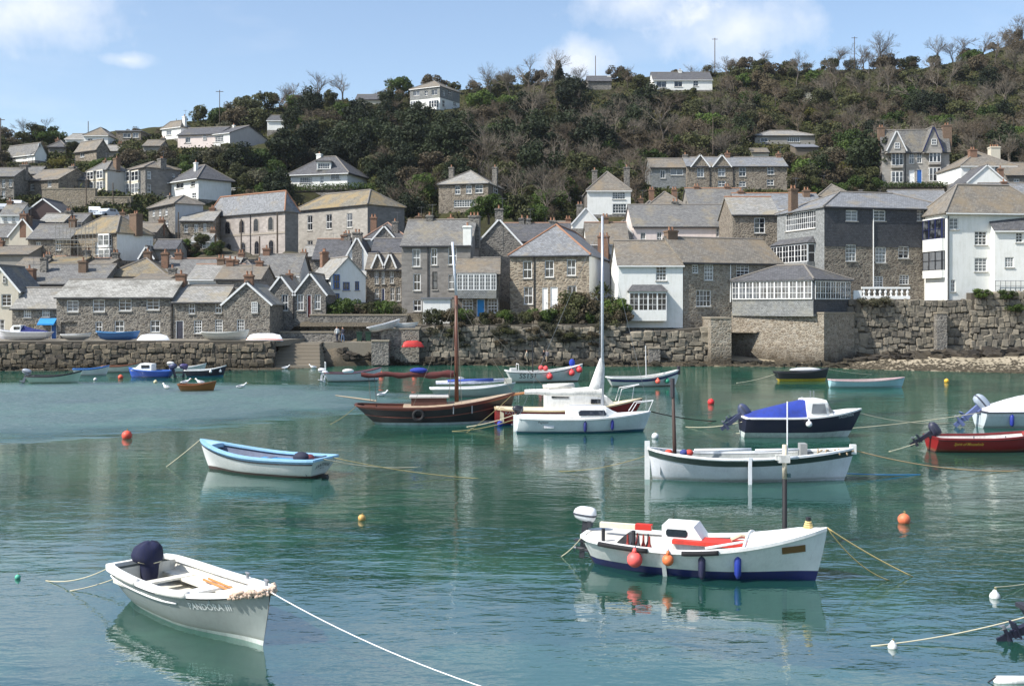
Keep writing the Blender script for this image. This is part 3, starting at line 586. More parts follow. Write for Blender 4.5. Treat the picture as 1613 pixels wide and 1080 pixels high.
def chimney(root, x, y, z0, z1, w, mat, pots=2, dpt=None):
    dpt = dpt or w * 0.8; m = MB(); m.box(x - w / 2, y - dpt / 2, z0, x + w / 2, y + dpt / 2, z1 - 0.22); m.box(x - w / 2 - 0.08, y - dpt / 2 - 0.08, z1 - 0.22, x + w / 2 + 0.08, y + dpt / 2 + 0.08, z1 - 0.06); m.box(x - w / 2 + 0.02, y - dpt / 2 + 0.02, z1 - 0.06, x + w / 2 - 0.02, y + dpt / 2 - 0.02, z1)
    c = m.build('chimney', mat, root)
    if AER.random() < 0.4:
        a_ = MB(); hx = x + w * 0.4; a_.tube([(hx, y, z1 - 0.6), (hx, y, z1 + 1.3)], 0.022, 4); a_.tube([(hx - 0.5, y, z1 + 1.2), (hx + 0.5, y - 0.15, z1 + 1.2)], 0.016, 4)
        for k in range(5): a_.tube([(hx - 0.4 + 0.2 * k, y - 0.28, z1 + 1.2), (hx - 0.4 + 0.2 * k, y + 0.2, z1 + 1.2)], 0.012, 4)
        a_.build('aerial', plain('aerial_metal', (110, 112, 116), 0.5), c, uv=False)
    for k in range(pots):
        px_ = x + (k - (pots - 1) / 2) * min(0.42, w / max(1, pots)); p = MB(); p.lathe([(0.14, z1 - 0.02), (0.12, z1 + 0.1), (0.1, z1 + 0.32), (0.13, z1 + 0.35), (0.13, z1 + 0.4), (0.09, z1 + 0.4)], 8, (px_, y, 0)); p.build('chimney_pot', TERRA, c, smooth=False)
class House: pass
def house(label, xl, xr, base, eave, ridge, d=None, dl=None, xb=None, D=7.0, roof='gable', wall=RUB, rmat=None, front=(), right=(), left=(), doors=(), chim=(), side=None, over=0.22, found=4.0, trim=WPAINT, name='house', cat='house', group=None, gutter=True, ridge_mat=None, upper=None, apexw=(), pipe=()):
    rmat = rmat or SLATE; dr = d or dmap(base); dl = dl or dr
    P0 = Vector(((xl - CX) * dl / F, dl, 0)); P1 = Vector(((xr - CX) * dr / F, dr, 0)); u = (P1 - P0); W = u.length; u.normalize(); n = Vector((-u.y, u.x, 0))
    if xb is not None:
        Q = P1 if xb > xr else P0; k = (xb - CX) / F; den = n.x - k * n.y
        D = max(2.5, min(22, (k * Q.y - Q.x) / den)) if abs(den) > 1e-4 else D
    dm = (dl + dr) / 2; zb = CH - (base - HY) * dm / F; ze = CH - (eave - HY) * dm / F - zb
    zr = CH - (ridge - HY) * (dm + D / 2 * n.y) / F - zb
    if roof == 'mono': zr = CH - (ridge - HY) * (dm + D * n.y) / F - zb
    if roof == 'flat': zr = ze
    CUTS.append((P0.x, P0.y, u.x, u.y, W, D, zb))
    HOUSES.append((min(xl, xb or xl), ridge, max(xr, xb or xr), base, min(dl, dr), D))
    C = (P0 + P1) / 2 + n * (D / 2); root = empty(name, (C.x, C.y, zb), math.atan2(u.y, u.x), label, cat, group)
    X, Y, Z = Vector((1, 0, 0)), Vector((0, 1, 0)), Vector((0, 0, 1)); hw, hd = W / 2, D / 2
    faces = {'front': (Vector((-hw, -hd, 0)), X, Y, W, P0, u), 'right': (Vector((hw, -hd, 0)), Y, -X, D, P1, n), 'left': (Vector((-hw, -hd, 0)), Y, X, D, P0, n)}
    def onface(face, r):
        O, ax, nin, L, Q, dr_ = faces[face]
        def a_of(px): k = (px - CX) / F; return (k * Q.y - Q.x) / (dr_.x - k * dr_.y)
        a0, a1 = sorted((a_of(r[0]), a_of(r[2]))); dd = Q.y + (a0 + a1) / 2 * dr_.y
        return a0, CH - (r[3] - HY) * dd / F - zb, a1, CH - (r[1] - HY) * dd / F - zb
    wm = MB(); um = {}; sm = {'left': MB(), 'right': MB()}; S1 = {'left': -1, 'right': 1}; fw = {'front': MB(), 'left': MB(), 'right': MB()}
    for face, ws in (('front', front), ('right', right), ('left', left)):
        O, ax, nin, L, Q, dr_ = faces[face]; holes = []
        for r in ws:
            a0, z0, a1, z1 = onface(face, r); st_ = r[4] if len(r) > 4 else 's'; fc = r[5] if len(r) > 5 else trim
            if st_ == 'a': arch_window(root, O, ax, Z, nin, a0, z0, a1, z1, fc); continue
            inset = a0 > 0.02 and a1 < L - 0.02 and z1 < ze - 0.02
            if st_ == 'd':
                holes.append((a0, max(z0, 0.01), a1, z1)); continue
            win_parts(root, O, ax, Z, nin, a0, z0, a1, z1, st_, fc, inset=inset)
            if inset: holes.append((a0, z0, a1, z1))
        if face == 'front':
            for r in doors:
                a0, z0, a1, z1 = onface('front', r); z0 = max(z0, 0.02); holes.append((a0, z0, a1, z1)); dc = r[4]
                m = MB(); m.obox(O, ax, nin, Z, a0 + 0.06, 0.09, z0, a1 - 0.06, 0.14, z1 - 0.06)
                for pz0, pz1 in ((0.12, 0.42), (0.5, 0.9)):
                    hh = z1 - z0; m.obox(O, ax, nin, Z, a0 + 0.2, 0.075, z0 + hh * pz0, a1 - 0.2, 0.09, z0 + hh * pz1)
                do = m.build('door', dc, root); m = MB(); m.obox(O, ax, nin, Z, a0, 0.02, z0, a0 + 0.06, 0.15, z1); m.obox(O, ax, nin, Z, a1 - 0.06, 0.02, z0, a1, 0.15, z1); m.obox(O, ax, nin, Z, a0 + 0.06, 0.02, z1 - 0.06, a1 - 0.06, 0.15, z1); m.build('door_frame', trim, do)
                k_ = MB(); k_.ball(O + ax * (a1 - 0.16) + nin * 0.05 + Z * (z0 + 1.0), 0.05, n=6, m=4); k_.build('door_knob', BLACKP, do)
        if upper and face in upper[1]:
            zs = upper[2] if len(upper) > 2 else ze / 2
            zs = CH - (zs - HY) * dm / F - zb if zs > 60 else zs
            lo = [(a, b, c, min(e, zs)) for a, b, c, e in holes if b < zs]; hi = [(a, max(b, zs) - zs, c, e - zs) for a, b, c, e in holes if e > zs]
            um[face] = MB(); wall_face(fw[face], O, ax, Z, nin, L, zs, lo); wall_face(um[face], O - nin * 0.05 + Z * zs, ax, Z, nin, L, ze - zs, hi)
            m_ = um[face]; A = O + Z * zs; m_.quad(A - nin * 0.05, A + ax * L - nin * 0.05, A + ax * L, A)
        else: wall_face(fw[face], O, ax, Z, nin, L, ze, holes)
    bk = MB(); bk.quad((-hw, hd, 0), (hw, hd, 0), (hw, hd, ze), (-hw, hd, ze)); 
    if roof in ('gable',):
        for k_, sx in S1.items(): fw[k_].poly([(sx * hw, -hd, ze), (sx * hw, hd, ze), (sx * hw, 0, zr)])
    if roof == 'front':
        fw['front'].poly([(-hw, -hd, ze), (hw, -hd, ze), (0, -hd, zr)]); bk.poly([(-hw, hd, ze), (hw, hd, ze), (0, hd, zr)])
    if roof == 'mono':
        for k_, sx in S1.items(): fw[k_].poly([(sx * hw, -hd, ze), (sx * hw, hd, ze), (sx * hw, hd, zr)])
        bk.quad((-hw, hd, ze), (hw, hd, ze), (hw, hd, zr), (-hw, hd, zr))
    fm = MB(); fm.box(-hw - 0.03, -hd - 0.03, -found, hw + 0.03, hd, 0.0)
    fm.build('footing', wall if wall not in (WHITE, PINKW, CREAM) else RUBG, root)
    bk.build('back_wall', wall, root); fw['front'].build('wall', wall, root)
    for k_ in ('left', 'right'): fw[k_].build('side_wall', side if side is not None else wall, root)
    for q_ in um.values(): q_.build('slate_hanging', upper[0], root)
    o = over; rm = MB(); th = 0.13; rg = MB(); rmt = ridge_mat or RIDGEG
    def sol(top, bot):
        pass
    if roof in ('gable', 'front'):
        a, b = (hd, hw) if roof == 'gable' else (hw, hd)
        dz = (zr - ze) / a * o
        prof = [(-a - o, ze - dz), (0, zr), (a + o, ze - dz), (a + o, ze - dz + th), (0, zr + th * 1.15), (-a - o, ze - dz + th)]
        ov = 0.16
        if roof == 'gable': ends = [[(x, p, z) for p, z in prof] for x in (-b - ov, b + ov)]
        else: ends = [[(p, y, z) for p, z in prof] for y in (-b - ov, b + ov)]
        n6 = 6
        rm.v = [*ends[0], *ends[1]]; rm.f = [(0, 1, 4, 5), (1, 2, 3, 4), (6, 11, 10, 7), (7, 10, 9, 8), (5, 4, 10, 11), (4, 3, 9, 10), (0, 6, 7, 1), (1, 7, 8, 2), (0, 5, 11, 6), (2, 8, 9, 3)]
        if roof == 'gable': rg.tube([(-b - ov, 0, zr + th * 1.1), (b + ov, 0, zr + th * 1.1)], 0.13, 6)
        else: rg.tube([(0, -b - ov, zr + th * 1.1), (0, b + ov, zr + th * 1.1)], 0.13, 6)
        if roof == 'front':      # barge boards on the gable
            bb = MB()
            for sx in (-1, 1):
                A = Vector((sx * (a + o), -b - ov - 0.03, ze - dz - 0.08)); Bv = Vector((0, -b - ov - 0.03, zr - 0.08)); dirv = (Bv - A); L_ = dirv.length; dirv.normalize(); up = Vector((-dirv.z * (1 if dirv.x > 0 else -1), 0, abs(dirv.x))); bb.obox(A, dirv, Y, up, 0, 0, 0, L_, 0.03, 0.2)
            bb.build('barge_board', trim, root)
    elif roof == 'hip':
        g = min(hw, hd) * 0.98; e = [(-hw - o, -hd - o), (hw + o, -hd - o), (hw + o, hd + o), (-hw - o, hd + o)]
        if hw >= hd: r0, r1 = (-hw + g, 0), (hw - g, 0)
        else: r0, r1 = (0, -hd + g), (0, hd - g)
        zl = ze - 0.05; rm.v = [*[(x, y, zl) for x, y in e], *[(x, y, zl + th) for x, y in e], (*r0, zr), (*r1, zr)]
        if hw >= hd: top = [(4, 5, 9, 8), (5, 6, 9), (6, 7, 8, 9), (7, 4, 8)]
        else: top = [(4, 5, 8), (5, 6, 9, 8), (6, 7, 9), (7, 4, 8, 9)]
        rm.f = [(0, 3, 2, 1), (0, 1, 5, 4), (1, 2, 6, 5), (2, 3, 7, 6), (3, 0, 4, 7), *top]
        V = lambda i: Vector(rm.v[i]) + Vector((0, 0, 0.03))
        near = {4: 8, 5: 9 if hw >= hd else 8, 6: 9, 7: 8 if hw >= hd else 9}
        for i, j in near.items(): rg.tube([V(i), V(j)], 0.11, 6)
        if (V(8) - V(9)).length > 0.1: rg.tube([V(8), V(9)], 0.13, 6)
    elif roof == 'mono':
        dz = (zr - ze) / D * o; rm.v = [(-hw - .15, -hd - o, ze - dz), (hw + .15, -hd - o, ze - dz), (hw + .15, hd + .05, zr), (-hw - .15, hd + .05, zr), (-hw - .15, -hd - o, ze - dz + th), (hw + .15, -hd - o, ze - dz + th), (hw + .15, hd + .05, zr + th), (-hw - .15, hd + .05, zr + th)]
        rm.f = [(0, 3, 2, 1), (4, 5, 6, 7), (0, 1, 5, 4), (1, 2, 6, 5), (2, 3, 7, 6), (3, 0, 4, 7)]
    elif roof == 'flat':
        rm.box(-hw - 0.2, -hd - 0.2, ze, hw + 0.2, hd + 0.2, ze + 0.2)
    ro_ = rm.build('roof', rmat, root)
    if rg.v: rg.build('ridge_tiles', rmt, ro_)
    if gutter and roof in ('gable', 'hip', 'mono'):
        dz = (zr - ze) / max(hd, .1) * o if roof == 'gable' else 0.05
        if roof == 'mono': dz = (zr - ze) / D * o
        gm = MB(); gm.box(-hw - o * 0.8, -hd - o - 0.1, ze - dz - 0.07, hw + o * 0.8, -hd - o, ze - dz + 0.06); gm.build('gutter', trim if trim in (WPAINT,) and wall in (WHITE,) else BLACKP, root)
    for c in pipe:
        a0, z0, a1, z1 = onface('front', c); pm = MB(); pm.tube([(-hw + a0, -hd - 0.1, z0), (-hw + a0, -hd - 0.1, min(z1, ze))], 0.06, 6); pm.build('downpipe', c[4] if len(c) > 4 else BLACKP, root)
    for c in chim:
        fx, fy, up_, w = c[:4]; mat = c[4] if len(c) > 4 else BRICK; pots = c[5] if len(c) > 5 else 2
        x, y = -hw + fx * W, -hd + fy * D
        chimney(root, x, y, ze - 0.2, zr + up_, w, mat, pots)
    h = House(); h.root = root; h.W = W; h.D = D; h.ze = ze; h.zr = zr; h.zb = zb; h.onface = onface; h.faces = faces; h.hw = hw; h.hd = hd
    return h
def bay(h, face, r, depth, wall, style='c', roofm=None, n=3, trim=WPAINT, sidew=True, name='bay_window', skirt=None):
    """projecting bay: a box with windows on its front and sides under a small roof. r = x0,y0,x1,y1 glazing in the picture, skirt = picture row of its foot"""
    O, ax, nin, L, Q, dr_ = h.faces[face]; a0, z0, a1, z1 = h.onface(face, r); Z = Vector((0, 0, 1)); zf = z0 - 0.5 if skirt is None else h.onface(face, (r[0], r[1], r[2], skirt))[1]
    m = MB(); m.obox(O, ax, nin, Z, a0, -depth, zf, a1, 0.0, z0); m.obox(O, ax, nin, Z, a0, -depth, z1, a1, 0.0, z1 + 0.14); m.obox(O, ax, nin, Z, a0 + 0.05, -depth + 0.22, z0, a1 - 0.05, 0, z1)
    b = m.build(name, wall, h.root)
    w = (a1 - a0) / n
    f = MB(); g = MB(); t = 0.07
    for i in range(n):
        x0, x1 = a0 + w * i, a0 + w * (i + 1)
        bx = lambda p, q_, s_, e_: f.obox(O, ax, nin, Z, p, -depth, q_, s_, -depth + 0.09, e_)
        bx(x0, z0, x0 + t, z1); bx(x1 - t, z0, x1, z1); bx(x0 + t, z0, x1 - t, z0 + t); bx(x0 + t, z1 - t, x1 - t, z1)
        nv, nh = {'c': (2, 3), 's': (1, 2), 'l': (2, 4), 'p': (1, 1)}[style]
        for k in range(1, nv): xx = x0 + w * k / nv; bx(xx - 0.02, z0 + t, xx + 0.02, z1 - t)
        for k in range(1, nh): zz = z0 + (z1 - z0) * k / nh; bx(x0 + t, zz - 0.02, x1 - t, zz + 0.02)
    g.obox(O, ax, nin, Z, a0 + 0.04, -depth + 0.05, z0 + 0.03, a1 - 0.04, -depth + 0.075, z1 - 0.03)
    if sidew:
        for sa in (a0, a1):
            s0 = sa - 0.002 if sa == a0 else sa + 0.002; q0, q1 = (s0, s0 + 0.06) if sa == a0 else (s0 - 0.06, s0)
            f.obox(O, ax, nin, Z, q0, -depth + 0.09, z0, q1, -depth + 0.16, z1); f.obox(O, ax, nin, Z, q0, -0.08, z0, q1, 0, z1); f.obox(O, ax, nin, Z, q0, -depth + 0.16, z1 - 0.08, q1, -0.08, z1); f.obox(O, ax, nin, Z, q0, -depth + 0.16, (z0 + z1) / 2 - 0.03, q1, -0.08, (z0 + z1) / 2 + 0.03)
            g.obox(O, ax, nin, Z, q0 + 0.01, -depth + 0.1, z0, q1 - 0.01, -0.02, z1)
    fo = f.build('window', trim, b); g.build('pane', GLASS, b)
    if roofm is not None:
        rr = MB(); pts = []; e = 0.18
        lo = z1 + 0.14; A = [O + ax * (a0 - e) - nin * (depth + e) + Z * lo, O + ax * (a1 + e) - nin * (depth + e) + Z * lo, O + ax * (a1 + e) + Z * lo, O + ax * (a0 - e) + Z * lo]
        up = lo + min(0.9, depth * 0.75); T = [O + ax * (a0 + depth * 0.4) + Z * up, O + ax * (a1 - depth * 0.4) + Z * up]
        rr.v = [tuple(p) for p in A + T]; rr.f = [(0, 1, 5, 4), (1, 2, 5), (3, 0, 4), (0, 3, 2, 1), (2, 3, 4, 5)]; rr.build('bay_roof', roofm, b)
    return b
BLUEP = paint((38, 96, 168), 0.4); DBLUE = paint((28, 36, 84), 0.4); REDP = paint((92, 30, 28), 0.45); SKYBLUE = paint((30, 138, 204), 0.5); TIMBER = plain('grey_timber', (110, 100, 86), 0.8)
# ---------------------------------------------------------------- quayside cottages (left)
house('grey rendered gable end cottage at the end of the quay with small attic window', -34, 29, 534, 457, 421, d=116, roof='front', wall=CREAM, D=6, front=[(2, 463, 18, 482, 'l'), (5, 434, 9, 445, 'p'), (-6, 503, 7, 525, 'c')], rmat=SLATE)
house('long low grey slate roof with tall stone chimney behind the quay cottages', 20, 160, 505, 447, 418, d=124, D=9, wall=RUBG, chim=[(0.24, 0.3, 0.9, 0.75, RUBG, 1), (0.69, 0.3, 0.5, 0.9, BRICKD, 1), (0.17, 0.05, -0.5, 1.2, BRICK, 1)])
h = house('small stone quay cottage with turquoise awning over a blue door', 19, 89, 534, 485.5, 455, d=114.5, D=7, wall=RUB, rmat=SLATEL, front=[(37, 487.5, 49, 500, 'g'), (66, 486.5, 78, 499, 'g'), (45, 511, 55, 524, 'k', plain('board', (190, 170, 120)))], doors=[(80, 510, 89, 534.5, BLUEP)])
O, ax, nin, L, Q, dr_ = h.faces['front']; a0, z0, a1, z1 = h.onface('front', (64, 501, 90, 510)); aw = MB(); aw.poly([O + ax * a0 + Vector((0, -0.02, z1)), O + ax * a1 + Vector((0, -0.02, z1)), O + ax * a1 + Vector((0, -0.9, z0)), O + ax * a0 + Vector((0, -0.9, z0))]); aw.obox(O, ax, -nin, Vector((0, 0, 1)), a0, 0.87, z0 - 0.12, a1, 0.91, z0 + 0.02)
for aa in (a0, a1): aw.poly([O + ax * aa + Vector((0, -0.02, z1)), O + ax * aa + Vector((0, -0.9, z0)), O + ax * aa + Vector((0, -0.02, z0))])
aw.build('awning', SKYBLUE, h.root)
house('long stone quay cottage with flaking patchy slate roof and four upper casement windows', 89, 271, 534, 468, 442, d=114, D=7.5, wall=RUB, rmat=slate((170, 168, 160), (92, 88, 78), 0.45),
      front=[(105, 473, 123.5, 491, 'c'), (146, 471.5, 165, 491, 'c'), (187, 470.5, 207, 489.5, 'c'), (230.5, 469.5, 251, 488, 'c'), (150, 506, 161, 523.5, 's'), (180.5, 505, 195.5, 523, 's'), (236.5, 504.5, 252, 523, 's'), (96, 507, 122, 533, 'd')], pipe=[(270, 469, 271, 533)], chim=[(0.985, 0.5, 0.75, 1.0, BRICK, 1)])
house('stone quay cottage with six small white sashes and lavender by its door', 272.5, 352, 534, 476, 452, d=114, D=7.5, wall=RUB, rmat=SLATEL, front=[(297, 478, 307, 494, 's'), (339, 477, 349, 493, 's'), (305.5, 504, 318, 525, 'g'), (338.5, 503, 350.5, 524, 'g')], doors=[(277, 505, 289, 533, paint((60, 60, 70)))])
house('rough stone gable end at the corner of the quay with two white windows', 352, 425, 534, 478, 447, d=113.5, D=9, roof='front', wall=RUB, rmat=SLATEL, front=[(396.5, 475.5, 406, 492.5, 'g'), (373, 503, 385, 525, 'g')], chim=[(0.5, 0.12, 0.9, 0.9, BRICK, 2)])
# twin slate gables and neighbours
house('slate grey gabled cottage with dark blue door beside its twin', 421, 463, 502, 463, 437, d=120, D=8, roof='front', wall=RUBG, rmat=SLATEL, front=[(443.5, 463.5, 454, 489.5, 's')], doors=[(427, 464, 434, 499, DBLUE)], over=0.12, pipe=[(462.5, 464, 463, 502)], chim=[(0.5, 0.6, 0.5, 0.7, BRICK, 1)])
house('slate grey gabled cottage with dark red door and two tall sash windows', 463.5, 513, 500, 463, 433, d=120, D=9, roof='front', wall=RUBG, rmat=SLATEL, front=[(468, 463.5, 478.5, 489, 's'), (495.5, 463.5, 505, 487, 's')], doors=[(483.5, 464, 490.5, 499, REDP)], over=0.12)
h = house('white gabled house with blue window frames and a projecting oriel', 489, 521, 476, 437, 408, d=126, dl=133, xb=576, roof='gable', wall=WHITE, rmat=SLATEL, right=[(525, 432, 534.7, 455, 's', BLUEP), (540, 444, 551, 457, 't', BLUEP), (559, 443, 566, 457, 't', BLUEP), (525, 462, 535, 475, 'k', BLUEP)], chim=[(0.1, 0.35, 1.0, 1.0, BRICK, 2)])
house('stone cottage with two little gabled dormers and tall narrow windows', 577, 633, 476, 424, 401, d=131, D=6, wall=RUBW, rmat=SLATEBR, front=[(590, 426, 596, 447, 's'), (601, 426, 606, 447, 's'), (614, 426, 620, 446, 's'), (590.5, 455, 596.7, 470.5, 's'), (615, 453, 621, 473, 's'), (624, 452, 630.5, 474, 's')], doors=[(601, 454, 606, 475, DBLUE)])
for dx, q0 in ((595, 1), (614, 2)):
    house('small steep white edged dormer gable over the narrow windows, ' + ('beside the white gable' if q0 == 1 else 'beside the tall grey house'), dx - 8, dx + 8, 425, 419, 401, d=130.9, D=3, roof='front', wall=RUBW, rmat=SLATEBR, found=0.1, over=0.1, name='dormer', cat='dormer')
house('white gable end with dark slate roof and stone chimney behind the dormer cottage', 537, 588, 436, 420, 378, d=138, D=9, roof='front', wall=WHITE, rmat=SLATED, chim=[(0.5, 0.04, 0.75, 1.2, RUBG, 2)], over=0.1)
house('dark slate roof running back from the white gable end', 585, 640, 430, 402, 377, d=139, D=8, wall=RUBG, rmat=SLATED)
house('tall three storey grey house with sash windows above the white shed', 632.6, 741, 493, 386, 348, d=124.5, dl=125.5, D=8, wall=GRAND, rmat=SLATE, front=[(649.5, 392, 662, 420, 's'), (679, 391, 688.6, 417.5, 's'), (706, 389, 719, 417, 's'), (651, 431, 662.5, 457.5, 's'), (681, 428, 689, 456, 'p', BLACKP), (651, 472, 664, 490, 's'), (706, 432, 718, 456, 's')], pipe=[(674, 388, 674.5, 490)], chim=[(0.31, 0.5, 0.7, 0.8, RUBG, 1), (0.98, 0.5, 0.6, 1.3, RUBG, 3), (0.62, 0.55, 0.45, 0.7, BRICK, 1), (0.955, 0.02, -0.9, 0.95, WHITE, 1)])
house('white flat roofed shed on the wall below the tall grey house', 666, 709, 509, 471, 471, d=119, D=4, roof='flat', wall=WHITE, rmat=LEAD, found=2, name='shed', cat='shed', gutter=False)
h = house('stone house with a wide white oriel window over a bright blue door', 719, 786, 499, 431, 408, d=121.5, D=6.5, wall=RUBW, rmat=SLATEBR, front=[(728, 471, 745, 493, 'g'), (768, 470, 784, 493, 'g')], doors=[(751, 471, 763.5, 498, SKYBLUE)])
bay(h, 'front', (720.4, 432, 782, 457), 0.9, HUNGL, 'l', None, 7, skirt=470)
house('rubble stone gable with tall stone pinnacle chimney behind the oriel house', 744, 828, 470, 392, 352, d=131, D=12, roof='front', wall=RUBG, rmat=SLATED, chim=[(0.5, 0.03, 1.4, 1.0, RUBG, 1)], over=0.05)
house('dark slate roof with stone chimneys between the pinnacle gable and the square house', 790, 900, 420, 380, 353, d=139, D=9, wall=RUBG, rmat=SLATED, ridge_mat=RIDGE, chim=[(0.3, 0.5, 0.8, 0.9, RUBG, 1), (0.38, 0.5, 0.75, 0.9, RUBG, 1), (0.75, 0.5, 0.5, 0.9, RUBG, 2)])
house('square granite house with hipped slate roof, orange hips and twin white doors', 803.5, 928, 497, 403, 360, d=121.5, dl=123.5, xb=987, roof='hip', wall=BLOCK, side=WHITE, rmat=SLATEB, ridge_mat=TERRA, front=[(823.7, 411, 838, 438.4, 's'), (858, 410, 872.4, 436.6, 's'), (892.8, 408.5, 907, 434, 's'), (825, 452, 839.4, 479, 's'), (893.8, 450, 908, 476, 's')], doors=[(854, 453, 863, 491, WPAINT), (867, 452, 878.4, 493, WPAINT)], pipe=[(841.5, 404, 842, 495)], chim=[(0.93, 0.75, -0.6, 1.35, BRICK, 3)])
# white cottage and stone range up to the slate building
h = house('whitewashed cottage with black trimmed bay window on the harbour wall', 974, 1075.6, 516, 417.5, 381, d=118.5, D=8.5, roof='gable', wall=WHITE, rmat=SLATEBR, front=[(1033, 419, 1050, 442, 'g')], over=0.2, trim=WPAINT)
bay(h, 'front', (990, 461, 1048, 489), 1.0, WHITE, 'c', SLATED, 4, skirt=505)
house('rubble stone range with white leaded windows beside the whitewashed cottage', 1076.5, 1232, 523, 414, 377, d=123, dl=118.6, D=8.5, wall=RUBL, rmat=SLATEBR, front=[(1090.7, 417, 1100, 430, 'c'), (1109.4, 416, 1123.8, 441.5, 'g'), (1160, 416, 1180, 437, 'g'), (1096.4, 456.7, 1120, 482.7, 'l')], pipe=[(1150, 414, 1150.5, 476, WPAINT)], chim=[(0.06, 0.5, 0.9, 1.25, BRICKD, 2)])
h = house('slate hung harbour building with shaded upper storeys over brown stone', 1298.5, 1512, 476, 329, 304, d=124, dl=119.5, xb=1224, roof='hip', wall=RUBW, rmat=SLATEB, upper=(HUNG_SHADED, ('front',), 389.5), side=HUNG, trim=WPAINT,  # shade of the front put into its slate colour, lit side paler
      front=[(1332, 331, 1351, 348, 'c'), (1375.5, 331, 1395, 348, 'c'), (1444, 331, 1456, 348, 'c'), (1332, 385, 1348.6, 411.5, 'g'), (1379, 389, 1396, 414, 'g'), (1415, 388, 1432, 407, 'c'), (1376.5, 435, 1391.4, 452, 'g'), (1417, 433, 1432, 448, 'g')], left=[(1237, 334, 1284.5, 362, 'l')], pipe=[(1375, 328, 1375.5, 455, WPAINT)], chim=[(0.02, 0.7, 0.5, 0.9, BRICKD, 2)])
bay(h, 'left', (1226, 387, 1284, 414), 1.0, HUNG, 'c', SLATED, 6, skirt=424)
# conservatory on its stone plinth
pl = solid('conservatory_plinth', 'pale stone plinth rising from the shore under the glazed conservatory', 'wall', 1151, 1298, 120.8, 112.3, 6.2, -0.4, zat(494, 113.0), RUBT)
h = house('white glazed conservatory with hipped slate roof on the stone plinth', 1153, 1281, 494, 442, 418, d=112.6, dl=120.5, xb=1340, roof='hip', wall=HUNGL, side=HUNG_SHADED, rmat=SLATED, found=0.25, over=0.25, name='conservatory', cat='conservatory', gutter=False)  # side slate darker than the front: its shade is in the colour
bay(h, 'front', (1154, 443, 1280, 471), 0.12, HUNGL, 'c', None, 11, sidew=False, skirt=472); bay(h, 'right', (1283, 443, 1338, 471), 0.12, HUNGL, 'c', None, 7, sidew=False, skirt=472)
# white balustrade
bal = empty('balustrade', P(1395, 471, 117.4), 0, 'white balustrade with turned openings on top of the sea wall', 'balustrade')
hb = 38 * 117.4 / F; m = MB(); m.box(-hb, -0.12, 0, hb, 0.12, 0.35); m.box(-hb, -0.14, 1.12, hb, 0.14, 1.32); m.box(-hb - 0.9, -0.12, 0, -hb, 0.12, 0.95); m.build('rail', WPAINT, bal)
for k in range(9): m = MB(); x = -hb + 0.25 + (2 * hb - 0.5) * k / 8; m.lathe([(0.13, 0.35), (0.08, 0.5), (0.16, 0.75), (0.08, 1.0), (0.13, 1.12)], 8, (x, 0, 0)); m.build('baluster', WPAINT, bal)
h = house('white three storey house with hipped roof and blue framed bay above the beach', 1492, 1650, 475, 337, 292, d=119.6, dl=118.0, xb=1450, roof='hip', wall=WHITE, rmat=SLATEBR, trim=WPAINT, front=[(1495, 343, 1510, 361.7, 'c'), (1535, 364, 1554.6, 386, 'g'), (1535, 406, 1555, 428, 'g'), (1498, 440.5, 1505, 459.4, 'c')], pipe=[(1493.5, 340, 1494, 472)], over=0.45)
bay(h, 'left', (1459, 346, 1489, 377), 0.45, WHITE, 's', None, 3, trim=DBLUE, skirt=394); bay(h, 'left', (1459, 396, 1489, 426), 0.45, WHITE, 's', None, 3, trim=BLACKP, skirt=438)
house('white side wing with lean-to slate roof behind iron railings', 1567, 1665, 464, 362, 338, d=117.6, D=2.2, roof='mono', wall=WHITE, rmat=SLATED, front=[(1583, 405, 1597, 421, 'g'), (1600, 366, 1611, 382, 'c')])
rl = empty('railing', P(1590, 458, 117.3), 0, 'thin iron railing on top of the wall by the white side wing', 'railing')
m = MB()
for k in range(8): x = -1.5 + k * 0.55; m.tube([(x, 0, 0), (x, 0, 1.1)], 0.025, 5)
m.build('post', BLACKP, rl); m = MB(); m.tube([(-1.55, 0, 1.1), (2.4, 0, 1.1)], 0.03, 5); m.tube([(-1.55, 0, 0.55), (2.4, 0, 0.55)], 0.02, 5); m.build('rail', plain('galvanised', (140, 142, 146), 0.5), rl)
# ---------------------------------------------------------------- second row
house('long slate roofed building with grey and pale pink walls behind the harbour front', 998, 1152, 395, 357, 324, d=143, dl=143, D=13, wall=PINKW, rmat=SLATE, front=[(1009, 366, 1017, 386, 's'), (1034.7, 365.5, 1042.5, 383, 's'), (1128, 359, 1135.5, 373, 's')], pipe=[(1058, 358, 1058.5, 390)], chim=[(0.5, 0.5, 0.6, 0.9, RUBG, 2)])
house('patchy white and grey gable beside the long slate roof', 966, 998, 400, 372, 352, d=144, D=7, roof='front', wall=plaster((178, 174, 166)), rmat=SLATE, front=[(990, 375, 996, 392, 's')], over=0.05)
house('stone house with white window between the pink range and the slate hung building', 1154, 1226, 395, 338, 312, d=134, D=9, wall=RUBW, rmat=SLATEL, front=[(1188, 343, 1205, 367, 'c')], ridge_mat=TERRA)
house('pale blue grey roof with small white gable behind the stone range', 1165, 1300, 350, 330, 306, d=148, D=10, wall=WHITE, rmat=SLATEB, ridge_mat=TERRA, chim=[(0.1, 0.5, 0.5, 0.8, BRICK, 1), (0.87, 0.4, 0.5, 0.9, BRICKD, 2)])
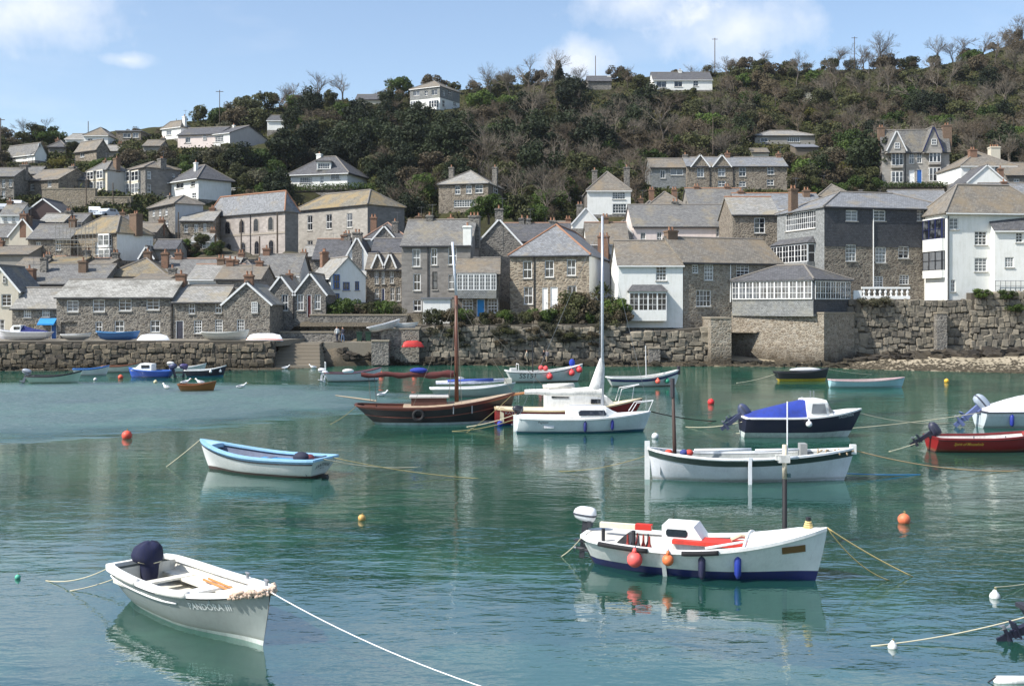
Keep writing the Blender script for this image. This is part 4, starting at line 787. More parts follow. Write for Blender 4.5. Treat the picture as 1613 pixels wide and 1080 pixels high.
for i, (x0, x1, by, ey, ry, rm_) in enumerate([(1018, 1085, 345, 328, 303, SLATEBR), (1086, 1175, 340, 322, 298, SLATE), (1290, 1345, 330, 310, 292, SLATEBR), (1345, 1500, 325, 318, 301, SLATEB)]):
    house(['brown hipped roof behind the long pink and grey range', 'grey slate roof with red brick chimneys behind the pink range', 'small brown roof peeping over the slate hung building', 'long pale slate roof above the slate hung building ridge'][i], x0, x1, by, ey, ry, D=8, roof='hip' if i in (0, 2) else 'gable', wall=GREYR, rmat=rm_, ridge_mat=TERRA if i == 1 else None, chim=[(0.2, 0.5, 0.5, 0.8, BRICK, 2), (0.75, 0.5, 0.5, 0.8, BRICK, 2)] if i < 2 else [(0.3, 0.5, 0.4, 0.7, RUBG, 1)])
h = house('white villa with steep hipped roof and two storey windows behind the harbour roofs', 925, 993.5, 338, 301, 272, d=170, dl=170, D=9, xb=None, roof='hip', wall=WHITE, rmat=SLATEBR, side=RUBG, front=[(964.4, 302.5, 985, 314, 'l'), (965, 321, 987, 336, 'l')], chim=[(0.2, 0.3, 0.2, 0.8, RUBG, 1), (0.98, 0.5, 0.9, 0.9, RUBG, 1)])
house('little white gable end below the white villa', 901, 945, 360, 353, 331, d=160, D=7, roof='front', wall=WHITE, rmat=SLATE, over=0.1, chim=[(0.3, 0.2, 0.7, 0.9, RUBG, 2)])
house('grey stone house with hipped roof and white windows among the bare trees', 691, 769, 336, 290, 270, d=173, dl=175, xb=793, roof='hip', wall=RUBW, rmat=SLATEL, front=[(716.7, 292.5, 725, 306, 's'), (734, 291, 742.8, 305, 's'), (748.5, 291, 760.7, 304, 's'), (715, 315, 748, 326, 'l')], right=[(777, 292, 783, 304, 's')], chim=[(0.08, 0.5, 0.8, 0.8, RUBG, 1), (0.98, 0.5, 0.6, 0.8, RUBG, 1)])
# chapel and hall
h = house('big granite chapel with two rows of arched windows and lead grey roof', 329, 449, 425, 338, 306, d=157, dl=168, xb=464, D=14, roof='hip', wall=ROSE, side=GRAND, rmat=SLATEB, ridge_mat=TERRA, front=[(355.5, 349, 362.5, 368, 'a'), (377.5, 347, 384.5, 366.5, 'a'), (400, 344.5, 407, 364, 'a'), (423, 342, 430, 362, 'a'), (357, 384, 364, 403.5, 'a'), (379.5, 382, 386.5, 401.5, 'a'), (401.5, 380, 408, 400, 'a'), (424, 378.5, 431, 399, 'a')], name='chapel', cat='chapel', pipe=[(395, 338, 395.5, 410), (437, 336, 437.5, 420)])  # side walls in darker granite: shade put into the colour
cm = MB(); zc = h.onface('front', (340, 371, 342, 374)); cm.box(-h.hw - 0.05, -h.hd - 0.07, zc[1], h.hw + 0.05, -h.hd + 0.02, zc[3]); cm.build('string_course', plain('string', (160, 150, 136)), h.root)
h = house('tall square stone hall with hipped lichen roof and large sash windows', 462, 579, 412, 328, 303, d=160, dl=172, xb=637, roof='hip', wall=GRAN, side=GRAND, rmat=SLATEY, ridge_mat=RIDGEG, front=[(484, 339.5, 492, 363, 's'), (513.6, 337.7, 522.7, 360.6, 's'), (546, 336, 555, 358.5, 's'), (484, 379, 492.5, 395, 's'), (546, 374, 555, 384, 's')], name='hall', cat='hall')  # shaded side painted in a darker copy of the front stone
# roofs filling the town centre
fill = [('grey slate roof sloping below the chapel', 400, 470, 445, 434, 402, 132, SLATE, 'gable', WHITE), ('dark roof with brick chimney behind the twin gables', 493, 545, 432, 408, 378, 141, SLATED, 'gable', RUBG),
        ('brown lichen hipped roof with skylights behind the quay cottages', 168, 262, 448, 436, 407, 128, SLATEY, 'hip', CREAM), ('grey roof next to the brown hipped roof behind the quay', 255, 345, 448, 436, 409, 130, SLATE, 'gable', RUBG), ('low pinkish ridge roof above the flaking cottage roof', 205, 260, 452, 443, 434, 124, SLATEBR, 'gable', RUBG),
        ('pale lead roof with orange hip near the tall pole', 296, 372, 447, 440, 418, 126, SLATEL, 'gable', WHITE), ('slate roof with brick chimneys above the quay corner', 340, 410, 452, 440, 420, 123, SLATEBR, 'gable', RUBG), ('orange brown roof strip behind the long slate roof', 60, 125, 425, 415, 405, 142, SLATEY, 'gable', RUBG),
        ('brownish roof behind the tall grey house', 640, 672, 385, 378, 350, 150, SLATED, 'gable', RUBG), ('low grey roof with skylight just under the hall', 575, 640, 392, 376, 352, 147, SLATED, 'hip', WHITE), ('stone gable with white barge boards under the hall', 588, 622, 392, 376, 359, 145, SLATED, 'front', RUBG), ('small roof behind the square granite house chimney', 925, 990, 400, 384, 352, 139, SLATEBR, 'gable', WHITE),
        ('mossy roof at the end of the quay behind the rendered gable', -30, 45, 420, 401, 389, 146, SLATEBR, 'gable', GREYR), ('pinkish roof beside the brick chimney under the terrace lane', 120, 170, 424, 418, 408, 143, SLATEBR, 'gable', GREYR)]
for i, (lb, x0, x1, by, ey, ry, d_, rm_, rt, wm_) in enumerate(fill):
    house(lb, x0, x1, by, ey, ry, d=d_, D=8 if rt != 'front' else 6, roof=rt, wall=wm_, rmat=rm_, ridge_mat=RIDGE if i % 2 else None, chim=[((0.12, 0.9, 0.5)[i % 3], 0.5, 0.9, 0.85, (BRICK, RUBG, BRICKD)[i % 3], 1 + i % 2)] + ([(0.8, 0.5, 0.7, 0.8, BRICK, 1)] if i in (1, 5, 6, 2) else []))
house('weatherboarded shed with pale eaves beside the white gable wall', 241, 277, 411, 392, 379, d=146, D=5, wall=GREYR, rmat=SLATED, name='shed', cat='shed'); house('tiny stone outhouse gable under the white gable wall', 221, 240, 413, 404, 390, d=144, D=3.5, roof='front', wall=RUBG, rmat=SLATEBR, name='shed', cat='shed')
# ---------------------------------------------------------------- left hillside houses
h = house('stone house with yellow lichen hipped roof and bay windows, white end wall', 109, 184, 411, 369, 341, d=147, dl=152, xb=241, roof='hip', wall=RUBW, side=WHITE, rmat=SLATEY, front=[(112, 374, 122, 387, 's'), (150, 381, 156, 401, 'c', paint((200, 214, 226)))], chim=[(0.98, 0.55, 0.2, 1.4, BRICKD, 2)])
bay(h, 'front', (159, 370, 176, 387), 0.5, WHITE, 's', None, 2, skirt=390); bay(h, 'front', (160, 393, 177, 408), 0.5, WHITE, 's', None, 2, skirt=411)
house('lower stone house with scaffolding beside the lichen roofed house', 44, 110, 412, 376, 355, d=150, D=8, wall=RUBW, rmat=SLATE, front=[(57, 381, 64, 395, 's'), (88, 378, 96, 394, 's'), (90, 401, 96, 407, 's')], chim=[(0.85, 0.4, 0.9, 0.9, BRICKD, 2)])
sc = empty('scaffolding', P(118, 408, 145), 0, 'thin tube scaffolding standing against the stone house', 'scaffolding'); m = MB()
for k in range(6):
    for j in (0, 1.2): m.tube([(-2.6 + k * 1.0, j, 0), (-2.6 + k * 1.0, j, 5.0)], 0.035, 4)
for z in (1.6, 2.6, 4.2):
    for j in (0, 1.2): m.tube([(-2.9, j, z), (2.7, j, z)], 0.03, 4)
m.build('tubes', plain('scaffold_tube', (140, 138, 130), 0.5), sc); m = MB(); m.box(-2.8, 0.1, 2.0, 2.6, 1.1, 2.06); m.build('platform', plain('scaffold_board', (168, 150, 118), 0.8), sc)
house('pale gable fronted house beside the lower scaffolded house', 14, 58, 392, 372, 348, d=155, D=7, roof='front', wall=CREAM, rmat=SLATED, chim=[(0.62, 0.1, 0.5, 0.9, BRICKD, 1), (0.5, 0.05, 0.8, 0.9, BRICK, 1)], over=0.1)
house('pale cottage with dormer beside the pale gable fronted house', -30, 16, 392, 374, 355, d=157, D=7, wall=CREAM, rmat=SLATE, front=[(0, 374, 8, 388, 's')])
house('terrace of narrow stone houses end on with pale rendered end wall', 234, 276, 369, 325, 311, d=163, dl=172, xb=320, roof='hip', wall=RUBG, side=plaster((176, 180, 184)), rmat=SLATEBR, front=[(240, 331, 244, 341, 's'), (250, 330, 254, 340, 's'), (260, 329, 264, 339, 's'), (240, 349, 244, 359, 's'), (251, 348, 255, 358, 's'), (261, 347, 265, 357, 's')], chim=[(0.3, 0.5, 0.5, 0.7, RUBG, 1)])  # white end wall greyed, its shade put into the plaster colour
house('low stone terrace between the narrow houses and the chapel', 284, 336, 373, 348, 333, d=162, D=8, wall=RUBW, rmat=SLATEL, front=[(290, 354, 296, 366, 's'), (306, 353, 312, 366, 's'), (320, 352, 325, 366, 's')], chim=[(0.75, 0.5, 0.6, 0.8, BRICK, 1), (0.15, 0.5, 0.5, 0.8, BRICK, 1)])
house('white house with wide hipped roof and little dormer on the hillside lane', 270, 312.5, 316, 285, 261, d=181, dl=187, xb=364, roof='hip', wall=WHITE, rmat=SLATED, front=[(277, 288, 289, 297, 't'), (300, 285, 307, 294, 's'), (302, 304, 309, 312, 's')], chim=[(0.55, 0.3, 0.4, 0.6, WHITE, 1)], over=0.5)
h = house('grey stone villa with two storey bays and dark end wall on the lane', 194, 229, 311, 267, 256, d=184, dl=190, xb=284, roof='hip', wall=RUBG, side=GRAND, rmat=SLATEBR, right=[(232, 270, 238, 282, 's'), (232, 290, 238, 303, 's'), (271, 274, 276, 282, 's')], chim=[(0.95, 0.5, 0.3, 1.3, RUBG, 2)])
for r in ((196, 271, 207, 286), (210, 270, 221, 285), (196, 290, 207, 305), (210, 289, 221, 304)): bay(h, 'front', r, 0.4, CREAM, 's', None, 2, skirt=r[3] + 3)
h = house('cream bayed villa with pale end wall beside the grey stone villa', 137, 169, 302, 270, 255, d=186, dl=190, xb=202, roof='hip', wall=CREAM, side=plaster((198, 196, 190)), rmat=SLATE, chim=[(0.95, 0.5, 0.4, 1.0, BRICKD, 1), (0.4, 0.5, 0.3, 0.7, BRICKD, 1)])  # end wall toned down from white: shade in the plaster colour
for r in ((140, 271, 150, 283), (155, 269, 165, 281), (140, 287, 150, 299), (155, 286, 165, 298)): bay(h, 'front', r, 0.4, CREAM, 's', None, 2, skirt=r[3] + 2)
house('small hipped stone bungalow above a retaining wall', 99, 138, 296, 284, 273, d=188, D=7, roof='hip', wall=RUBG, rmat=SLATED)
house('stone semi with tall chimney and white fence on the hillside', 40, 92, 312, 284, 268, d=184, dl=187, D=8, wall=RUBW, rmat=SLATEBR, front=[(75, 285, 81, 295, 's'), (48, 290, 54, 300, 's')], chim=[(0.9, 0.5, 0.5, 1.1, RUBG, 2)])
house('tall narrow stone house at the hillside edge', -20, 22, 318, 278, 266, d=181, D=8, wall=RUB, rmat=SLATE, front=[(3, 283, 8, 296, 's'), (3, 300, 8, 312, 's'), (14, 282, 19, 294, 's')], chim=[(0.97, 0.5, 0.7, 1.1, RUBG, 2)])
house('white bungalow with long slate roof high on the hillside', 7, 55, 255, 244, 229, d=207, dl=212, xb=73, roof='gable', wall=WHITE, rmat=SLATE, front=[(16, 246, 24, 252, 't'), (36, 245, 41, 249, 's')], right=[(60, 226, 64, 231, 's')])
house('brown stone bungalow with steep dark roof and gable end', 118, 152, 252, 237, 223, d=208, dl=212, xb=172, roof='gable', wall=RUBW, rmat=SLATEBR, front=[(126, 240, 133, 248, 't')])
house('pale hipped house half hidden near the ridge', 132, 170, 229, 214, 203, D=8, roof='hip', wall=WHITE, rmat=SLATEBR, front=[(138, 218, 146, 226, 't')]); house('low white bungalow roof beyond the pale hipped house', 103, 133, 226, 219, 212, D=8, wall=WHITE, rmat=SLATEL)
house('flat roofed stone bungalow below the ridge', 183, 222, 220, 207, 204, D=8, roof='flat', wall=RUBW, rmat=LEAD, front=[(194, 210, 206, 217, 't'), (209, 209, 218, 217, 't')])
house('white hip roofed house with white chimney near the ridge', 255, 285, 219, 202, 191, d=228, dl=231, xb=299, roof='hip', wall=WHITE, rmat=SLATEBR, front=[(262, 206, 270, 213, 't')], chim=[(0.95, 0.5, 0.8, 0.7, WHITE, 1)])
house('pinkish white bungalow with dark low roof on the slope', 280, 345, 233, 212, 202, d=221, dl=223, D=9, wall=PINKW, rmat=SLATED, front=[(292, 216, 300, 225, 't'), (320, 211, 325, 220, 's')])
house('long pale bungalow with picture window and pale skillion roof', 328, 362, 231, 211, 201, d=219, dl=222, xb=421, roof='gable', wall=WHITE, side=plaster((190, 182, 176)), rmat=SLATED, front=[(332, 214, 352, 224, 'l')], chim=[(0.3, 0.5, 0.6, 0.5, WHITE, 1)])
house('small white cottage at the edge of the wood on the slope', 421, 447, 205, 190, 183, D=7, wall=WHITE, rmat=SLATED); house('dark timber garage with pitched roof by the parked cars', 42, 94, 343, 333, 317, d=170, D=7, roof='front', wall=plain('dark_timber', (70, 52, 48)), rmat=SLATED, name='garage', cat='garage')
h = house('white dormer bungalow with dark hipped roof above the hedge', 458, 547, 293, 275, 247, d=190, dl=193, xb=578, roof='hip', wall=WHITE, rmat=SLATED, front=[(472, 279, 492, 288, 'l'), (504, 277, 510, 289, 's'), (521, 272, 536, 283, 't')], over=0.6, chim=[(0.32, 0.5, 0.6, 0.9, WHITE, 1)])
house('flat topped white dormer on the dark bungalow roof', 499, 521, 268, 255, 252, d=191.5, D=4, roof='flat', wall=WHITE, rmat=SLATED, front=[(500.5, 257, 519.5, 266, 'l')], found=0.1, name='dormer', cat='dormer')
h = house('square hilltop house with slate upper storey over white bays', 646, 693, 175, 139, 128, d=252, dl=256, xb=724, roof='hip', wall=WHITE, rmat=SLATEBR, upper=(HUNGL, ('front', 'right'), 156), front=[(651, 143, 661, 151, 't'), (669, 143, 674, 151, 's'), (680, 141, 689, 150, 't')], right=[(697, 143, 701, 151, 's'), (706, 142, 711, 150, 's'), (697, 158, 701, 168, 's'), (714, 161, 719, 166, 's')])
for r in ((649, 160, 661, 171), (678, 159, 690, 170)): bay(h, 'front', r, 0.7, WHITE, 's', None, 3, skirt=174)
house('low pale bungalow hidden in shrubs beyond the hilltop house', 560, 604, 164, 157, 150, D=8, wall=CREAM, rmat=SLATED)
house('white hilltop bungalow with dark roof and long glazed front', 1029, 1122, 142, 126, 115, d=274, D=9, wall=WHITE, rmat=SLATED, front=[(1034, 128, 1050, 138, 't'), (1062, 128, 1075, 137, 't'), (1092, 127, 1100, 136, 's')], chim=[(0.5, 0.5, 0.7, 0.9, WHITE, 1)])
house('dark stone barn on the crest near the hilltop bungalow', 926, 963, 140, 128, 121, d=276, D=7, wall=RUBG, rmat=SLATED, chim=[(0.95, 0.5, 0.1, 0.9, WHITE, 0)], name='barn', cat='barn')
# ---------------------------------------------------------------- right hillside houses
h = house('row of dark stone cottages with small slate gables and white cross windows', 1082, 1240, 296, 262, 249, d=187, D=8, wall=RUBW, rmat=SLATEB, front=[(1098, 264, 1109, 279, 's'), (1131, 263, 1142.5, 278, 's'), (1164, 263, 1175, 278, 's'), (1208.5, 263, 1219.7, 275, 's'), (1131, 285, 1143, 294, 's'), (1164, 286, 1175, 294, 's'), (1208, 283, 1219, 292, 's')], chim=[(0.45, 0.5, 0.9, 0.8, BRICK, 1), (0.02, 0.5, 0.6, 0.8, RUBG, 1), (0.97, 0.5, 0.8, 0.8, BRICK, 1)], pipe=[(1118, 262, 1118.5, 294), (1155, 262, 1155.5, 294)])
for x in (1103, 1137): house('small slate gablet over a cross window of the stone row, ' + ('by the slate clad end' if x == 1103 else 'in mid row'), x - 13, x + 13, 264, 261, 247, d=186.8, D=4, roof='front', wall=RUBW, rmat=SLATEB, found=0.1, over=0.2, name='dormer', cat='dormer')
house('slate clad cottage with wide window at the end of the stone row', 1025, 1082, 296, 264, 251, d=188, D=8, wall=HUNG, rmat=SLATEBR, front=[(1040, 268, 1048, 281, 't'), (1056, 265, 1076, 276, 't')])
house('low grey house with long slate roof up among the trees', 1189, 1284, 226, 214, 206, d=224, D=8, roof='hip', wall=GREYR, rmat=SLATEL, front=[(1198, 217, 1210, 224, 't'), (1240, 216, 1260, 224, 'l')]); house('grey timber shed below the low grey house', 1253, 1289, 245, 232, 228, d=214, D=4, roof='mono', wall=TIMBER, rmat=LEAD, name='shed', cat='shed'); house('small gabled hut above the stone row', 1184, 1211, 249, 240, 235, d=212, D=4, wall=CREAM, rmat=SLATEBR, name='shed', cat='shed')
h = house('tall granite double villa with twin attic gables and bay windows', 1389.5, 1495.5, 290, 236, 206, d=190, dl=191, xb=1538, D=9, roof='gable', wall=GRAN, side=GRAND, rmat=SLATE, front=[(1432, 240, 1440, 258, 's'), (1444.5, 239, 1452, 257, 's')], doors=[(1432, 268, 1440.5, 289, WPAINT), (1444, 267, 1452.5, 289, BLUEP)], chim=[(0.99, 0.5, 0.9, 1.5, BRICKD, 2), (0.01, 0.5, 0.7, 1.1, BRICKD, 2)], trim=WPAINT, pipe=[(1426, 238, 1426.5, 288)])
for r in ((1403, 241, 1421, 261), (1403, 271, 1421, 288), (1462, 235, 1480, 256), (1462, 265, 1480, 286)): bay(h, 'front', r, 0.7, GRAN, 's', None, 3, skirt=r[3] + 4)
for x, y, tr_ in ((1411, 210, WPAINT), (1469, 204, DBLUE)): house('steep attic gable of the granite villa with ' + ('white' if x == 1411 else 'dark blue') + ' barge boards', x - 13, x + 15, 240, 235, y, d=189.3, D=5, roof='front', wall=GRAN, rmat=SLATE, found=0.1, over=0.15, trim=tr_, front=[(x - 2, y + 15, x + 6, y + 24, 's', WPAINT)], name='dormer', cat='dormer')
house('white house with brown roof and chimney row beyond the granite villa', 1514, 1600, 285, 262, 240, d=178, D=10, roof='hip', wall=WHITE, rmat=SLATEBR, front=[(1566, 261, 1577, 275, 't'), (1530, 266, 1540, 276, 's')], chim=[(0.35, 0.3, 0.2, 1.2, BRICK, 2), (0.85, 0.5, 0.9, 1.6, CREAM, 4)])
house('small white gable end in front of the brown roofed white house', 1524, 1585, 304, 287, 265, d=172, D=7, roof='front', wall=WHITE, rmat=SLATED, over=0.15, chim=[(0.95, 0.2, -0.3, 0.8, BRICK, 1)])
house('stone cottage at the hillside edge beyond the white gable', 1585, 1650, 300, 276, 258, d=175, D=8, wall=RUBG, rmat=SLATEBR, front=[(1597, 282, 1606, 291, 's')]); house('grey slate roof below the stone cottage at the frame edge', 1560, 1660, 325, 312, 290, d=160, D=8, wall=WHITE, rmat=SLATEB, chim=[(0.4, 0.5, 0.4, 0.8, BRICK, 1)])

rl_ = random.Random(31); left_fill = [(0, 30, 352, 338, 322), (62, 100, 366, 350, 338), (178, 214, 366, 352, 340), (214, 246, 380, 366, 352), (92, 130, 362, 350, 338), (300, 330, 392, 380, 368), (246, 282, 432, 420, 404), (20, 62, 436, 424, 408), (272, 300, 345, 336, 326), (345, 372, 436, 424, 405), (370, 402, 436, 428, 412), (440, 476, 432, 424, 404), (150, 182, 400, 390, 378), (476, 520, 412, 404, 388), (1010, 1040, 344, 332, 318), (870, 900, 372, 364, 350), (28, 60, 284, 274, 264), (160, 184, 246, 238, 230), (76, 104, 240, 232, 224), (225, 252, 238, 230, 222)]
LF = ['tiny slate cottage at the hillside edge behind the garage', 'low grey cottage below the dark garage', 'small cottage squeezed above the lichen roofed house', 'grey lean cottage below the narrow stone terrace', 'stone cottage with slate roof above the scaffolded house', 'small outbuilding in the chapel gardens', 'low roof in front of the tiny stone outhouse', 'roof ridge behind the tall stone chimney', 'little house between the terrace and the white hipped house', 'roof tucked below the chapel yard wall', 'small slate roof under the chapel corner', 'roof with chimney behind the twin gables row', 'small roof below the white end wall', 'dark little roof below the stone hall', 'roof corner behind the pink range', 'grey roof beside the little white gable end', 'small house above the stone semi', 'small stone cottage beside the brown bungalow', 'white cottage on the slope near the white bungalow', 'cottage above the grey bayed villa']
for i, (x0, x1, by, ey, ry) in enumerate(left_fill):
    wm_ = (WHITE, RUBG, CREAM, RUB, GREYR)[i % 5]; xm = (x0 + x1) / 2
    house(LF[i], x0, x1, by, ey, ry, D=rl_.uniform(5.5, 7.5), roof='hip' if i % 4 == 2 else 'gable', wall=wm_, rmat=(SLATE, SLATEL, SLATED, SLATEBR)[i % 4], front=[(xm - 9, ey + 3, xm - 4, min(by - 1, ey + 11), 's'), (xm + 4, ey + 3, xm + 9, min(by - 1, ey + 11), 's')] if by - ey > 8 else [], chim=[((0.1, 0.9)[i % 2], 0.5, 0.6, 0.8, (BRICK, RUBG, BRICKD)[i % 3], 1 + i % 2)])
# ================================================================ boats
def smooth(a, b, x): x = max(0.0, min(1.0, (x - a) / (b - a))); return x * x * (3 - 2 * x)
class Boat:
    """hull lofted from stations: x forward, y to port, z up from the waterline"""
    def __init__(s, label, px, py, L, yaw, B=None, fb=(0.6, 0.55, 0.95), draft=0.3, tr=0.8, rake=0.35, full=0.42, srake=0.08, top=(236, 236, 232), bottom=(60, 70, 90), wl=0.12, strake=None, sh=0.12, gun=None, inside=(214, 212, 204), deck=None, sole=-0.02, z=None, d=None, name='boat', roll=0, heel_pitch=0, open_=True, group=None, gw=0.06, band=None, cat='boat', post=False, flip=False, inset=0.07, thwarts=(0.3, 0.55), nst=26):
        s.L, s.B, s.fb, s.draft, s.tr, s.rake, s.full, s.sr = L, B or L * 0.36, fb, draft, tr, rake, full, srake
        if d is None: loc = water_at(px, py)
        else: loc = P(px, py, d); loc.z = z if z is not None else loc.z
        s.root = empty(name, loc, R(yaw), label, cat, group); s.root.rotation_euler = (R(roll) + (math.pi if flip else 0), R(heel_pitch), R(yaw))
        if flip: s.root.location.z += max(fb) * 0.9
        N = nst; s.ts = [i / (N - 1) for i in range(N)]; sh_ = sh if strake else 0.0
        M = paint
        rows_b, rows_t, rows_s = [], [], []
        for sd in (1, -1):
            pass
        def band_mesh(z0f, z1f, k, off=0.0):
            m = MB()
            for sd in (1, -1):
                g = []
                for t in s.ts:
                    a, b = z0f(t), z1f(t); g.append([s.pt(t, a + (b - a) * j / k, sd, off) for j in range(k + 1)])
                if sd == -1: g = [r[::-1] for r in g]
                m.grid(g)
            return m
        keel = lambda t: s.keel(t); wlz = lambda t: max(keel(t) + 0.004, min(wl + 0.03 * smooth(0.6, 1, t), s.sheer(t) - 0.05)); she = lambda t: s.sheer(t); sst = lambda t: max(s.sheer(t) - sh_, wlz(t))
        m = band_mesh(wlz, sst, 9); s.trans(m, wl, s.sheer(0))
        s.hull = m.build('hull', M(top, 0.3, 0.08, True), s.root, smooth=True, uv=False)
        m = band_mesh(keel, wlz, 5); s.trans(m, None, wl)
        m.build('bottom', M(bottom, 0.5, 0.2), s.root, smooth=True, uv=False)
        if strake: band_mesh(sst, she, 2, 0.012).build('strake', M(strake, 0.35, 0.12), s.root, smooth=True, uv=False)
        if band: band_mesh(lambda t: s.sheer(t) - band[0], lambda t: s.sheer(t) - band[1], 1, 0.02).build('rubbing_strake', M(band[2], 0.4), s.root, smooth=True, uv=False)
        gc = M(gun or top, 0.35, 0.1); m = MB()
        for sd in (1, -1):
            g = []
            for t in s.ts:
                o = s.pt(t, s.sheer(t), sd); w = min(gw + 0.05, abs(o.y) + 0.02); yo, yi = o.y + sd * 0.03, o.y - sd * w; z0 = s.sheer(t)
                if sd * yi < 0: yi = 0
                g.append([Vector((o.x, yo, z0 - 0.045)), Vector((o.x, yo, z0 + 0.03)), Vector((o.x, yi, z0 + 0.03)), Vector((o.x, yi, z0 - 0.045))])
            m.grid(g if sd == 1 else [r[::-1] for r in g], closed=True)
        if tr > 0.05:
            a, b = s.pt(0, s.sheer(0), 1), s.pt(0, s.sheer(0), -1); m.box(a.x - 0.03, b.y, a.z - 0.05, a.x + 0.09, a.y, a.z + 0.035)
        m.build('gunwale', gc, s.root, smooth=False, uv=False)
        s.inm = M(inside, 0.55, 0.2)
        if open_:
            m = MB(); ins = []
            for sd in (1, -1):
                g = []
                for t in s.ts[1:-2]:
                    col_ = []
                    for j in range(5):
                        z = sole + (s.sheer(t) - 0.02 - sole) * j / 4; p = s.pt(t, max(z, s.keel(t) + 0.05), sd); y = max(0.0, abs(p.y) - inset); col_.append(Vector((p.x, sd * y, max(z, s.keel(t) + 0.05))))
                    g.append(col_)
                m.grid(g if sd == -1 else [r[::-1] for r in g])
            fl = [[Vector((s.pt(t, max(sole, s.keel(t) + 0.05), 1).x, q * max(0, abs(s.pt(t, max(sole, s.keel(t) + 0.05), 1).y) - inset), max(sole, s.keel(t) + 0.05))) for q in (1, 0, -1)] for t in s.ts[1:-2]]
            m.grid(fl)
            t = s.ts[1]; a = s.pt(t, s.sheer(t), 1).y - inset; m.quad((s.pt(t, 0.2, 1).x, -a, s.sheer(t)), (s.pt(t, 0.2, 1).x, a, s.sheer(t)), (s.pt(t, 0.2, 1).x, a * 0.7, sole), (s.pt(t, 0.2, 1).x, -a * 0.7, sole))
            m.build('interior', s.inm, s.root, smooth=False, uv=False)
            for t in thwarts: s.thwart(t, s.sheer(t) - 0.2)
        if deck: s.deck(deck[0], deck[1], M(deck[2], 0.5, 0.15), deck[3] if len(deck) > 3 else 0.06)
    def sheer(s, t):
        a, b, c = s.fb; tm = 0.38
        return b + (a - b) * max(0, (tm - t) / tm) ** 2 + (c - b) * max(0, (t - tm) / (1 - tm)) ** 1.9
    def keel(s, t): return -s.draft * (1 - 0.55 * max(0, 1 - t / 0.4) ** 2) + (0.92 * s.draft) * smooth(0.72, 1.0, t) * 0.6
    def half(s, t):
        tm = 0.42
        if t < tm: w = s.tr + (1 - s.tr) * math.sqrt(max(0, 1 - ((tm - t) / tm) ** 2))
        else: q = (t - tm) / (1 - tm); w = (1 - q ** 2.3) ** 0.85
        return s.B / 2 * max(w, 0.012)
    def pt(s, t, z, sd, off=0.0):
        k, h = s.keel(t), s.sheer(t); zf = max(0.0, min(1.0, (z - k) / (h - k))); e = s.full + 0.55 * smooth(0.5, 1.0, t) + (0.02 if s.tr > 0.6 else 0.15 if s.tr > 0.3 else 0.4) * smooth(0.35, 0, t)
        y = s.half(t) * (zf ** e) * (0.93 + 0.07 * zf); zz = z
        x = s.L * (t - 0.5) - s.rake * smooth(0.55, 1.0, t) * (1 - zf) ** 1.25 + s.sr * s.L * smooth(0.25, 0, t) * (1 - zf)
        return Vector((x, sd * (y + off), zz))
    def side(s, x, z, sd=-1, off=0.008):
        lo, hi = 0.0, 1.0
        for _ in range(24):
            mid = (lo + hi) / 2
            if s.pt(mid, z, sd).x < x: lo = mid
            else: hi = mid
        return s.pt(lo, z, sd, off)
    def trans(s, m, z0, z1):
        z0 = s.keel(0) if z0 is None else z0; k = 6; g = []
        for j in range(k + 1):
            z = z0 + (z1 - z0) * j / k; a, b = s.pt(0, z, 1), s.pt(0, z, -1); g.append([a, (a + b) / 2, b])
        m.grid(g)
    def thwart(s, t, z, w=0.24, mat=None):
        a = s.pt(t, z, 1); m = MB(); y = a.y - 0.05; m.box(a.x - w / 2, -y, z - 0.03, a.x + w / 2, y, z + 0.012); m.build('thwart', mat or s.inm, s.root, uv=False)
    def deck(s, t0, t1, mat, camber=0.06, drop=0.0, name='deck'):
        m = MB(); g = []
        for i in range(15):
            t = t0 + (t1 - t0) * i / 14; p = s.pt(t, s.sheer(t), 1); z = s.sheer(t) + 0.012 - drop; y = max(0.004, p.y - 0.02)
            g.append([Vector((p.x, y * q, z + camber * (1 - q * q) * min(1, p.y * 2))) for q in (1, 0.5, 0, -0.5, -1)])
        m.grid(g)
        a = g[0]; n = len(m.v)
        for j in range(4): m.quad(a[j], a[j + 1], a[j + 1] - Vector((0, 0, 0.16)), a[j] - Vector((0, 0, 0.16)))
        return m.build(name, mat, s.root, uv=False)
    def tube_on_rail(s, t0, t1, r, mat, name, sd=-1, dz=0.02, out=0.04):
        pts = []
        for i in range(9): t = t0 + (t1 - t0) * i / 8; p = s.pt(t, s.sheer(t), sd); pts.append(p + Vector((0, sd * out, dz)))
        m = MB(); m.tube(pts, r, 8); return m.build(name, mat, s.root, smooth=True, uv=False)
    def text(s, txt, x, z, h, c, sd=-1, squash=1.0, name='lettering', slope=0.0, shear=0.0, bold=0.0):
        cu = bpy.data.curves.new('lettering', 'FONT'); cu.body = txt; cu.size = h * 1.4; cu.align_x = 'CENTER'; cu.resolution_u = 2; cu.shear = shear; cu.offset = bold
        tmp = bpy.data.objects.new('tmp', cu); col.objects.link(tmp); dg = bpy.context.evaluated_depsgraph_get(); me = bpy.data.meshes.new_from_object(tmp.evaluated_get(dg)); bpy.data.objects.remove(tmp); bpy.data.curves.remove(cu)
        for v in me.vertices:
            dx = v.co.x * squash * (1 if sd == -1 else -1); v.co = s.side(x + dx, z + v.co.y + slope * dx, sd, 0.008)
        me.materials.clear(); me.materials.append(plain('lettering_' + str(c[0]), c, 0.5)); return link(name, me, s.root)
